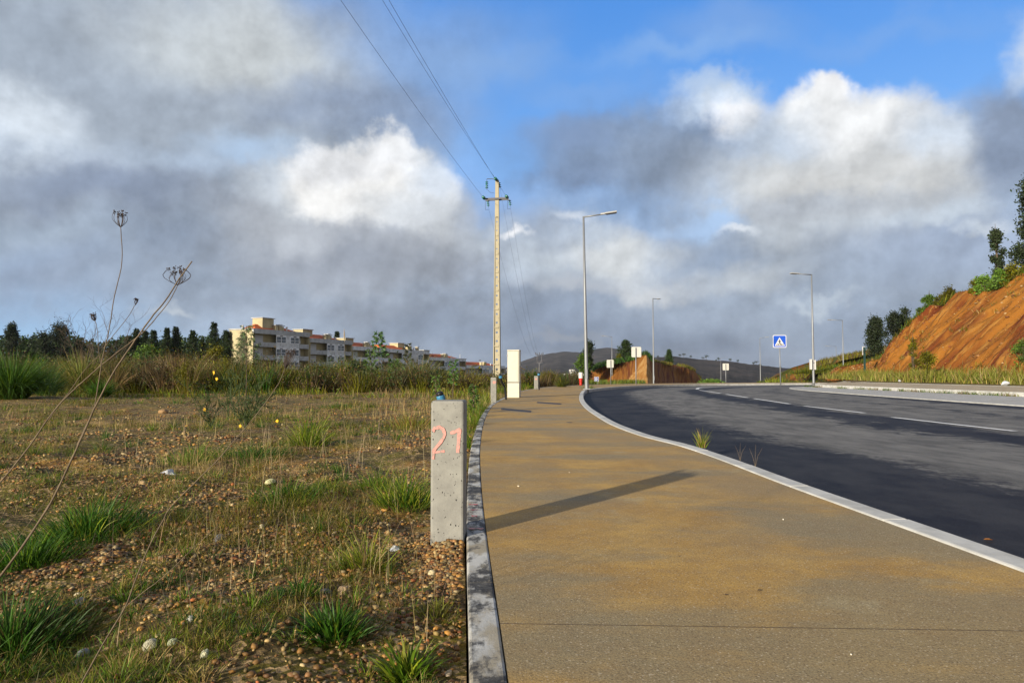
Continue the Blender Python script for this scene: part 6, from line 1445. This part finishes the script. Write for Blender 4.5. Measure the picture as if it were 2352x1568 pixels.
def bank_tufts():
    A = Acc(); n = 26000; y = rng.uniform(22, 72, n); c = fbm(y * 0.8, y * 0 + 1, 91, 3); off = np.abs(rng.normal(0, 0.9, n)); x = bank_foot(y) - 0.9 + rng.normal(0, 0.7, n) ; k = fbm(x * 0.9, y * 0.9, 93, 3) > 0.43; x, y = x[k], y[k]; nn = len(x)
    H = rng.uniform(0.25, 0.95, nn) * (0.4 + 1.2 * fbm(y * 0.9, x * 0.3, 95, 2)); z = 0.15 + np.clip(x - bank_foot(y), 0, 3) * 0.8
    V, Q, T, C = blades(np.stack([x, y, z], 1), H, 0.045, rng.uniform(0, 6.28, nn), rng.uniform(0, 0.5, nn), rng.uniform(0.1, 0.9, nn), tint((0.20, 0.21, 0.03), nn, 0.25, STRAW, 0.22), 3); A.add(V, Q, T, C)
    prop(A.obj('verge_grass', M['grass']), 'yellow green grass fringe at the foot of the red bank', None, None, 'stuff')
    A = Acc(); n = 30000; y = rng.uniform(25, 90, n); x = rng.uniform(35.4, 46, n); z = bank_top(y) + np.clip(x - 36, -1, 9) * 0.03 - 0.05; k = fbm(x * 0.4, y * 0.4, 97, 3) > 0.44; x, y, z = x[k], y[k], z[k]; nn = len(x)
    V, Q, T, C = blades(np.stack([x, y, z], 1), rng.uniform(0.15, 0.75, nn), 0.05, rng.uniform(0, 6.28, nn), rng.uniform(0, 0.5, nn), rng.uniform(0.1, 0.9, nn), tint(OLIVE, nn, 0.35, G1, 0.3), 3); A.add(V, Q, T, C)
    prop(A.obj('crest_grass', M['grass']), 'rough grass along the top of the red bank', None, None, 'stuff')
    A = Acc()   # scrub on the far mound, the overgrown bank and the strip of green between
    def strip(X0, X1, fy, D, jit, n, h, col, alt, pa):
        nonlocal A
        X = rng.uniform(X0, X1, n); Dd = D + rng.normal(0, jit, n); P = np.array([tuple(rp(a, fy(a), d)) for a, d in zip(X, Dd)]); keep = fbm(X * 0.06, Dd * 0.05, 99, 3) > 0.38; P = P[keep]; m_ = len(P)
        V, Q, T, C = blades(P, rng.uniform(0.3, 1.0, m_) * h, 0.12 * D / 100, rng.uniform(0, 6.28, m_), rng.uniform(0, 0.7, m_), rng.uniform(0, 0.8, m_), tint(col, m_, 0.35, alt, pa), 2); A.add(V, Q, T, C)
    strip(1345, 1620, lambda a: 878 + (a - 1345) * 0.025, 110, 2.0, 6000, 0.8, G1, (0.2, 0.18, 0.03), 0.2) if False else None
    strip(1335, 1480, lambda a: 884, 92, 5, 7000, 0.9, (0.10, 0.14, 0.02), OLIVE, 0.3)
    strip(1742, 1905, lambda a: 886, 95, 6, 5000, 1.0, DKGREEN, OLIVE, 0.4)
    strip(1730, 1790, lambda a: 886, 85, 4, 2500, 1.3, (0.10, 0.13, 0.02), OLIVE, 0.3) if False else None
    strip(1750, 1800, lambda a: 886, 80, 4, 200, 1.3, G3, OLIVE, 0.3)
    strip(1745, 1800, lambda a: 885, 80, 4, 200, 1.3, G3, OLIVE, 0.3)
    strip(1350, 1500, lambda a: np.interp(a, [1350, 1372, 1400, 1430, 1460, 1484, 1500], [864, 846, 838, 833, 826, 817, 832]), 124, 3, 6000, 1.3, DKGREEN, G1, 0.35)
    strip(1500, 1620, lambda a: np.interp(a, [1499, 1532, 1573, 1595, 1612], [832, 838, 843, 852, 874]), 137, 3, 2500, 0.9, OLIVE, BROWN, 0.35)
    strip(1830, 2080, lambda a: np.interp(a, [1830, 1849, 1872, 1892, 1933, 1986, 2009, 2080], [871, 868, 847, 838, 828, 818, 813, 800]), 125, 8, 9000, 1.5, OLIVE, BROWN, 0.4)
    prop(A.obj('far_scrub', M['grass']), 'low scrub fringing the distant banks and mound', None, None, 'stuff')
bank_tufts()
tree_obj(1770 if False else 1735, 887, 872, 0.1, 90, 'bush', 'x', None, 1, 18) if False else None
tree_obj(1770, 886, 872, 22, 88, 'bush', 'yellow green shrubs at the right end of the red mound', None, 1.7, 700) if False else None
tree_obj(1768, 886.5, 873, 20, 75, 'bush', 'low yellow green shrub near the foot of the blue crossing sign', None, 1.3, 500) if False else None
tree_obj(1770 - 140, 887, 871, 30, 74, 'bush', 'yellow green shrub right of the red mound at the road edge', None, 1.9, 1100, leaf=0.18)
# ridge trees
for i, (X, Y) in enumerate([(1508, 819), (1560, 817), (1566, 818), (1590, 822), (1617, 825), (1622, 825), (1643, 827), (1650, 827), (1681, 829), (1697, 832), (1733, 837), (1741, 838.5), (1748, 839), (1795, 844), (1834, 845.5)]):
    X += random.uniform(-5, 5); D = 1500; h = random.choice([3, 4, 5, 7, 8, 11]); b = rp(X, Y + 2.5, D - 3); root = empty('ridge_tree', b, 'tiny far tree on the crest of the dark burnt hill', 'tree', 'tiny trees on the ridge of the burnt hill')
    MB().tube([(0, 0, -6), (0, 0, h * 0.8)], [0.5, 0.25], 5).obj('trunk', M['bark'], root)
    w = h * random.uniform(0.28, 0.5); n = 60; P = rng.normal(0, 1, (n, 3)) * np.array([w, w, w * 0.6]) * 0.5 + np.array([0, 0, h * 0.85]); V, Q, C = leaves(P, 1.8, tint(DKGREEN, n, 0.2) * 0.5, 0.7); A = Acc(); A.add(V, Q, None, C); A.obj('crown', M['leaf'], parent=root)

# ---------------------------------------------------------------- thicket between field and houses
def hX(X): return np.interp(X, [0, 60, 150, 250, 400, 560, 700, 800, 900, 1000, 1060, 1130, 1230, 1340], [818, 821, 828, 820, 814, 828, 840, 840, 838, 842, 852, 860, 855, 854])
def build_wood():
    A = Acc(); n = 26000; X = rng.uniform(-40, 545, n); D = rng.uniform(165, 200, n); top = np.interp(X, [-40, 60, 150, 230, 300, 420, 545], [776, 774, 772, 786, 772, 776, 772]) + (fbm(X * 0.05, D * 0.02, 131, 4) - 0.5) * 30
    Y = top + rng.random(n) ** 0.8 * 75; P = np.stack([(X - 1176) / F * D, D, CZ + (857 - Y) / F * D], 1); P[:, 2] = np.maximum(P[:, 2], -3)
    V, Q, C = leaves(P, rng.uniform(0.5, 1.1, n), tint(DKGREEN, n, 0.3) * (0.5 + 0.5 * fbm(X * 0.08, Y * 0.08, 133, 3))[:, None], 0.6); A.add(V, Q, None, C)
    prop(A.obj('far_wood', M['leaf']), 'dark belt of distant woodland under the pines', None, None, 'stuff')
build_wood()
def build_thicket():
    A = Acc()
    n = 1300
    for i in range(n):
        X = random.uniform(-30, 1335); D = random.uniform(26, 52) if X < 1090 else random.uniform(36, 62)
        d = ray(X, 857); x = d.x / d.y * D; z = float(g_level(x, D)); Ht = rp(X, hX(X), 38).z; Ht = CZ + (Ht - CZ) * D / 38 - z; Ht *= random.uniform(0.4, 1.05) * (0.72 + 0.75 * float(fbm(X * 0.022, D * 0.08, 117, 3)))
        if x > left_outer(min(D, 57)) - 1.5: continue
        kd = fbm(X * 0.012, D * 0.05, 111, 3); r = random.random()
        if kd > 0.48: base = OLIVE if r < 0.4 else G1 if r < 0.65 else DKGREEN if r < 0.85 else BROWN
        else: base = BROWN if r < 0.38 else TAN if r < 0.48 else OLIVE if r < 0.9 else RUST
        base = np.array(base) * random.uniform(0.4, 1.1)
        if r < 0.62:
            m_ = 70; a = rng.uniform(0, 6.28, m_); q = rng.random(m_); rad = random.uniform(0.3, 0.8)
            B = np.stack([x + np.cos(a) * q * rad, D + np.sin(a) * q * rad, np.full(m_, z - 0.03)], 1); V, Q, T, C = blades(B, Ht * rng.uniform(0.5, 1.15, m_), 0.035, a, q * 0.5, rng.uniform(0.05, 0.7, m_), tint(base, m_, 0.3), 3); A.add(V, Q, T, C)
        else:
            m_ = 150; rad = random.uniform(0.5, 1.1); P = rng.normal(0, 1, (m_, 3)) * np.array([rad * 0.5, rad * 0.5, Ht * 0.27]) + np.array([x, D, z + Ht * 0.48]); P[:, 2] = np.clip(P[:, 2], z, None)
            V, Q, C = leaves(P, rng.uniform(0.06, 0.16, m_), tint(base, m_, 0.3), 0.4); A.add(V, Q, None, C)
            m2 = 26; a = rng.uniform(0, 6.28, m2); B = np.tile([x, D, z - 0.03], (m2, 1)) + rng.normal(0, 0.08, (m2, 3)) * [1, 1, 0]; V, Q, T, C = blades(B, Ht * rng.uniform(0.7, 1.1, m2), 0.03, a, rng.uniform(0, 0.5, m2), 0.1, tint(BROWN, m2, 0.2) * 0.7, 3); A.add(V, Q, T, C)
    # low green-brown fringe in front
    n = 11000; X = rng.uniform(-30, 1120, n); D = rng.uniform(22, 34, n) ; kx = (X - 1176) / F; x = kx * D; k = (fbm(x * 0.5, D * 0.5, 115, 3) > 0.47) & (x < left_outer(D) - 0.6); x, D = x[k], D[k]; m_ = len(x)
    V, Q, T, C = blades(np.stack([x, D, g_level(x, D) - 0.02], 1), rng.uniform(0.1, 0.4, m_), 0.03, rng.uniform(0, 6.28, m_), rng.uniform(0, 0.6, m_), rng.uniform(0.1, 0.9, m_), tint(OLIVE, m_, 0.3, G2, 0.3), 3); A.add(V, Q, T, C)
    prop(A.obj('thicket', M['grass']), 'tangled belt of brown weeds and scrub behind the waste ground', None, None, 'stuff')
build_thicket()
for a in [(100, 893, 838, 40, 27, 0.8, BROWN, 'brown withered bush right of the huge tussock'), (150, 888, 818, 30, 29, 1.0, OLIVE, 'olive bush between the huge tussock and the yellow green one'), (345, 892, 816, 34, 27, 1, BROWN, 'broad brown bush right of the leaning stalks'), (400, 890, 812, 26, 29, 1, RUST, 'russet bush below the twin pines'), (430, 892, 828, 30, 25, 1.1, OLIVE, 'rounded olive bush below the ragged pine'), (520, 892, 820, 26, 29, 1, OLIVE, 'olive bush rising before the cream gable'), (612, 890, 828, 34, 29, 1, BROWN, 'brown bush below the left windows of the first block'), (660, 886, 832, 26, 30, 1, TAN, 'pale dead bush below the right end of the first block'), (716, 884, 826, 28, 30, 1, OLIVE, 'dull green bush below the join of the first two blocks'), (822, 880, 820, 26, 31, 1, DKGREEN, 'dark green bush right of the green tussock'), (1008, 876, 836, 22, 33, 1, DKGREEN, 'dark bush right of the broad arching tussock'), (1120, 868, 850, 18, 38, 1, BROWN, 'low brown bush at the foot of the power pole'), (1180, 868, 850, 14, 46, 1, BROWN, 'low brown bush behind the cream cabinet'), (1222, 880, 846, 14, 38, 1, G1, 'green bush behind the farthest pale post'), (1262, 878, 846, 16, 42, 1, OLIVE, 'olive bush below the distant power pole')]:
    X, Yb, Yt, hw, D, k_, col_, lab = a; b = rp(X, Yb, D); b.z = float(g_level(b.x, D)); H = rp(X, Yt, D).z - b.z; W_ = hw * D / F
    root = empty('bush', b, lab, 'bush', 'bushes of the thicket'); tr = MB(); A = Acc(); col_ = np.array(col_) * 0.8
    for i in range(16):
        an = random.uniform(0, 6.28); q = random.random() ** 0.6; t = random.uniform(0.2, 0.95); e = Vector((math.cos(an) * q * W_, math.sin(an) * q * W_, H * t * (1 - 0.35 * q))); tr.tube([(0, 0, 0), e * 0.55 + Vector((0, 0, 0.08 * H)), e], [0.015, 0.009, 0.004], 4)
        m_ = 110; P = np.array(e)[None] + rng.normal(0, 1, (m_, 3)) * np.array([W_ * 0.17, W_ * 0.17, H * 0.11]); P[:, 2] = np.maximum(P[:, 2], 0.02); V, Q, C = leaves(P, rng.uniform(0.04, 0.11, m_), tint(col_ * random.uniform(0.6, 1.35), m_, 0.3), 0.4); A.add(V, Q, None, C)
    n = 160; an = rng.uniform(0, 6.28, n); q = rng.random(n); B = np.stack([np.cos(an) * q * W_ * 0.5, np.sin(an) * q * W_ * 0.5, np.full(n, -0.03)], 1); V, Q, T, C = blades(B, H * rng.uniform(0.6, 1.2, n), 0.02, an, q * 0.4, 0.2, tint(col_ * 0.9, n, 0.3, TAN, 0.3), 3); A.add(V, Q, T, C)
    tr.obj('stems', M['bark'], root); A.obj('foliage', M['grass'], parent=root)
def tussock(X, Yb, Yt, hw, D, n, col, label, alt=None, pa=0.2, plumes=0, wmul=1.0, lean=0.7):
    b = rp(X, Yb, D); b.z = float(field_z(b.x, D)); H = rp(X, Yt, D).z - b.z; W_ = hw * D / F
    root = empty('grass_tussock', b, label, 'grass tussock', 'big arching tussocks in the thicket'); a = rng.uniform(0, 6.283, n); q = rng.random(n) ** 0.6; r0 = W_ * 0.35
    B = np.stack([np.cos(a) * q * r0, np.sin(a) * q * r0, np.full(n, -0.03)], 1); L_ = H * rng.uniform(0.6, 1.25, n)
    V, Q, T, C = blades(B, L_, 0.022 * wmul, a + rng.normal(0, 0.4, n), q * lean, rng.uniform(0.2, 1.6, n) * (0.4 + q), tint(col, n, 0.3, alt, pa), 5); A = Acc(); A.add(V, Q, T, C); A.obj('foliage', M['grass'], parent=root)
    for k in range(plumes):
        aa = random.uniform(0, 6.28); h = H * random.uniform(1.25, 1.6); e = Vector((math.cos(aa) * 0.25 * W_, math.sin(aa) * 0.25 * W_, h)); st = MB().tube([(0, 0, 0), e * 0.5, e], [0.008, 0.006, 0.004], 5).obj('plume_stem', M['stem'], root)
        m = MB(); m.lathe([(0.008, 0), (0.035, h * 0.06), (0.03, h * 0.14), (0.006, h * 0.22)], e * 0.84, e, 7); m.obj('plume', M['plume'], st)
tussock(28, 890, 802, 70, 20, 1900, (0.06, 0.13, 0.02), 'huge deep green tussock at the left edge', G2, 0.25, 0)
tussock(105, 892, 826, 40, 23, 500, (0.05, 0.10, 0.02), 'darker tussock right of the huge left edge one', G2, 0.25)
tussock(190, 886, 806, 50, 26, 1000, (0.15, 0.17, 0.03), 'yellow green tussock behind the leaning stalks', STRAW, 0.25, 0)
tussock(233, 893, 862, 34, 23, 500, (0.10, 0.20, 0.02), 'small bright green tuft at the edge of the field', G1, 0.3)
tussock(450, 884, 822, 36, 28, 600, (0.17, 0.18, 0.05), 'reedy pale green tussock left of the first block', STRAW, 0.3)
tussock(480, 886, 822, 28, 30, 400, (0.15, 0.16, 0.04), 'reedy tussock beneath the cream gable', STRAW, 0.3)
tussock(795, 872, 812, 38, 32, 900, (0.08, 0.14, 0.025), 'green tussock below the second block', OLIVE, 0.4, 1)
tussock(773, 874, 822, 28, 34, 500, (0.05, 0.08, 0.02), 'dark tussock left of the green one below the second block', OLIVE, 0.4)
tussock(960, 880, 812, 52, 29, 1400, (0.12, 0.15, 0.04), 'broad arching tussock below the fourth block', (0.22, 0.18, 0.07), 0.35, 0, 1.1, 0.95)
tussock(1050, 872, 845, 18, 38, 300, (0.07, 0.12, 0.02), 'small tussock right of the broad arching one', OLIVE, 0.3)
tussock(1290, 884, 862, 16, 36, 260, (0.07, 0.10, 0.02), 'low tussock right of the farthest pale post', OLIVE, 0.4)
tussock(300, 892, 845, 30, 27, 350, TAN, 'pale dry tussock right of the leaning stalks', STRAW, 0.4)
tussock(262, 890, 835, 22, 26, 300, (0.30, 0.20, 0.09), 'tawny dry tussock behind the tall stalk', STRAW, 0.4)
def sapling(X, Yb, Yt, hw, D, n, col, label, leaf=0.10, name='sapling', top=0.45, trunk=0.02, aspect=0.32, cat='sapling'):
    b = rp(X, Yb, D); b.z = float(field_z(b.x, D)); H = rp(X, Yt, D).z - b.z; W_ = hw * D / F; root = empty(name, b, label, cat, 'young leafy saplings in the thicket'); tr = MB(); tr.tube([(0, 0, -0.1), (W_ * 0.1, 0, H * 0.5), (0, 0, H)], [trunk, trunk * 0.7, 0.004], 6); P = []; Dv = []
    for i in range(22):
        t = top + (1 - top) * (i / 22); a = i * 2.4; L_ = W_ * (0.5 + 0.6 * random.random()) * (1.1 - 0.6 * (t - top) / (1 - top)); s = Vector((W_ * 0.1 * math.sin(t * 3), 0, H * t)); e = s + Vector((math.cos(a) * L_, math.sin(a) * L_, L_ * 0.45)); tr.tube([s, e], [trunk * 0.35, 0.003], 4)
        m_ = n // 22; q = rng.uniform(0.25, 1.05, m_); P.append(np.array(s)[None] + (np.array(e) - np.array(s))[None] * q[:, None] + rng.normal(0, 0.03, (m_, 3)) * (W_ + 0.2)); Dv.append(np.tile(np.array((math.cos(a) * 0.6, math.sin(a) * 0.6, -0.3)), (m_, 1)))
    P = np.concatenate(P); tr.obj('stem', M['bark'], root); V, Q, C = leaves(P, leaf * rng.uniform(0.6, 1.3, len(P)), tint(col, len(P), 0.25), aspect, dirs=np.concatenate(Dv)); A = Acc(); A.add(V, Q, None, C); A.obj('crown', M['leaf'], parent=root); return root
sapling(868, 880, 762, 20, 34, 700, (0.10, 0.19, 0.06), 'tall light green sapling standing over the third block', 0.16, top=0.55)
sapling(850, 882, 800, 24, 30, 600, (0.09, 0.15, 0.04), 'leafy sapling in front of the third block', 0.14, top=0.2)
sapling(905, 882, 826, 26, 30, 900, (0.07, 0.14, 0.025), 'dark leafy sapling left of the broad tussock', 0.14, top=0.1)
sapling(935, 876, 788, 16, 44, 700, (0.06, 0.07, 0.035), 'dark bushy crown over the fourth block', 0.16, top=0.35)
sapling(1040, 884, 826, 13, 22, 360, (0.08, 0.17, 0.03), 'narrow bright sapling before the fifth block', 0.09, top=0.35)
sapling(1085, 868, 838, 7, 44, 260, (0.15, 0.16, 0.05), 'slim olive sapling before the lowest white block', 0.12, top=0.2)
sapling(1087, 930, 885, 14, 12.5, 260, (0.06, 0.12, 0.02), 'leafy weed beside the kerb below the lowest block', 0.07, top=0.15)
sapling(1000, 900, 862, 14, 19, 260, (0.10, 0.17, 0.03), 'bright young weed left of the kerb in mid field', 0.08, top=0.1)
sapling(330, 880, 808, 24, 34, 500, (0.06, 0.12, 0.03), 'leafy green sapling under the pine cluster', 0.14, top=0.3)
# sapling and thorny broom in mid field, in front of the first block
def broom(X, Yb, Yt, hw, D, nbr, label, leafy=0, flowers=(), seedv=1):
    b = rp(X, Yb, D); b.z = float(field_z(b.x, D)); H = rp(X, Yt, D).z - b.z; W_ = hw * D / F; root = empty('broom_shrub', b, label, 'shrub', 'spiny broom shrubs in mid field'); tr = MB(); P = []; Dv = []; rnd = random.Random(seedv)
    def branch(s, d, L_, lvl):
        n = 6; pts = [s]; p = s.copy(); dd = d.copy()
        for i in range(n):
            dd = (dd + Vector((rnd.gauss(0, 0.16), rnd.gauss(0, 0.16), rnd.gauss(0.03, 0.12)))).normalized(); p = p + dd * L_ / n; pts.append(p.copy())
            if lvl < 2 and rnd.random() < 0.75: branch(p.copy(), (dd + Vector((rnd.gauss(0, 0.7), rnd.gauss(0, 0.5), rnd.gauss(0.1, 0.5)))).normalized(), L_ * rnd.uniform(0.3, 0.55), lvl + 1)
        r = 0.007 * (0.55 ** lvl); tr.tube(pts, [r * (1 - 0.7 * i / n) for i in range(n + 1)], 4)
        for i in range(int(42 * L_ / 0.5) + 6):
            q = rnd.random() * n; k = min(n - 1, int(q)); P.append(tuple(pts[k].lerp(pts[k + 1], q - k))); Dv.append(tuple(Vector((rnd.gauss(0, 1), rnd.gauss(0, 1), rnd.gauss(0.3, 1))).normalized() + (pts[k + 1] - pts[k]).normalized() * 0.8))
    for i in range(nbr):
        a = rnd.uniform(-0.2, math.pi + 0.2); sp = rnd.uniform(0.2, 1.0); branch(Vector((0, 0, 0.02 + rnd.random() * 0.1 * H)), Vector((math.cos(a) * sp * W_ / H * 1.4, rnd.gauss(0, 0.25), rnd.uniform(0.45, 1.0))).normalized(), H * rnd.uniform(0.5, 0.95), 0)
    if leafy:
        tr.tube([(0, 0, 0), (W_ * 0.15, 0, H * 0.5), (W_ * 0.1, 0, H * 1.0)], [0.012, 0.008, 0.003], 5)
    tr.obj('branches', M['greenstem'], root); P = np.array(P); V, Q, C = leaves(P, 0.035 * rng.uniform(0.6, 1.2, len(P)), tint((0.035, 0.065, 0.015), len(P), 0.25), 0.16, dirs=np.array(Dv)); A = Acc(); A.add(V, Q, None, C); A.obj('needles', M['leaf'], parent=root)
    for (fx, fy) in flowers:
        c = rp(fx, fy, D - 0.1) - root.location; m = MB()
        for k in range(5): m.add([Vector(v) * 0.0045 + c + Vector((rnd.gauss(0, 0.008), 0, rnd.gauss(0, 0.012))) for v in IV], [tuple(f) for f in IF])
        m.obj('flower', M['flower'], root)
    return root
M['greenstem'] = mat('green_stem', (0.05, 0.07, 0.02), 0.7, var=0.2)
broom(565, 975, 845, 60, 9.0, 9, 'spiny dark green broom with yellow flowers in front of the first block', flowers=[(637, 966), (552, 978)], seedv=3)
broom(485, 955, 880, 34, 10.0, 5, 'smaller spiny shrub left of the flowering broom', flowers=[(470, 941), (498, 870)], seedv=8)
broom(525, 935, 800, 20, 11.0, 3, 'wispy broom rising to the cream gable', flowers=[(491, 855)], seedv=11)
sapling(562, 965, 748, 28, 9.6, 420, (0.12, 0.17, 0.07), 'tall thin sapling with narrow leaves before the cream gable', 0.055, top=0.66, trunk=0.010, aspect=0.28)
# bare twiggy bush at the left
def bare_bush(X, Yb, Yt, hw, D, label):
    b = rp(X, Yb, D); b.z = float(field_z(b.x, D)); H = rp(X, Yt, D).z - b.z; W_ = hw * D / F; root = empty('bare_bush', b, label, 'shrub'); tr = MB()
    def br(s, d, L_, lvl, r):
        pts = [s]; p = s.copy(); dd = d.copy()
        for i in range(5):
            dd = (dd + Vector((random.gauss(0, 0.2), random.gauss(0, 0.2), random.gauss(0.05, 0.15)))).normalized(); p = p + dd * L_ / 5; pts.append(p.copy())
            if lvl < 3 and random.random() < 0.8: br(p.copy(), (dd + Vector((random.gauss(0, 0.6), random.gauss(0, 0.6), random.gauss(0.1, 0.4)))).normalized(), L_ * 0.5, lvl + 1, r * 0.6)
        tr.tube(pts, [r * (1 - 0.12 * i) for i in range(6)], 4)
    for i in range(9): br(Vector((random.gauss(0, 0.1), random.gauss(0, 0.1), 0)), Vector((random.gauss(0, 0.35), random.gauss(0, 0.35), 1)).normalized(), H * random.uniform(0.6, 0.95), 0, 0.014)
    tr.obj('twigs', M['bark'], root)
bare_bush(222, 885, 752, 40, 28, 'leafless grey twiggy bush between the far left trees and pines')
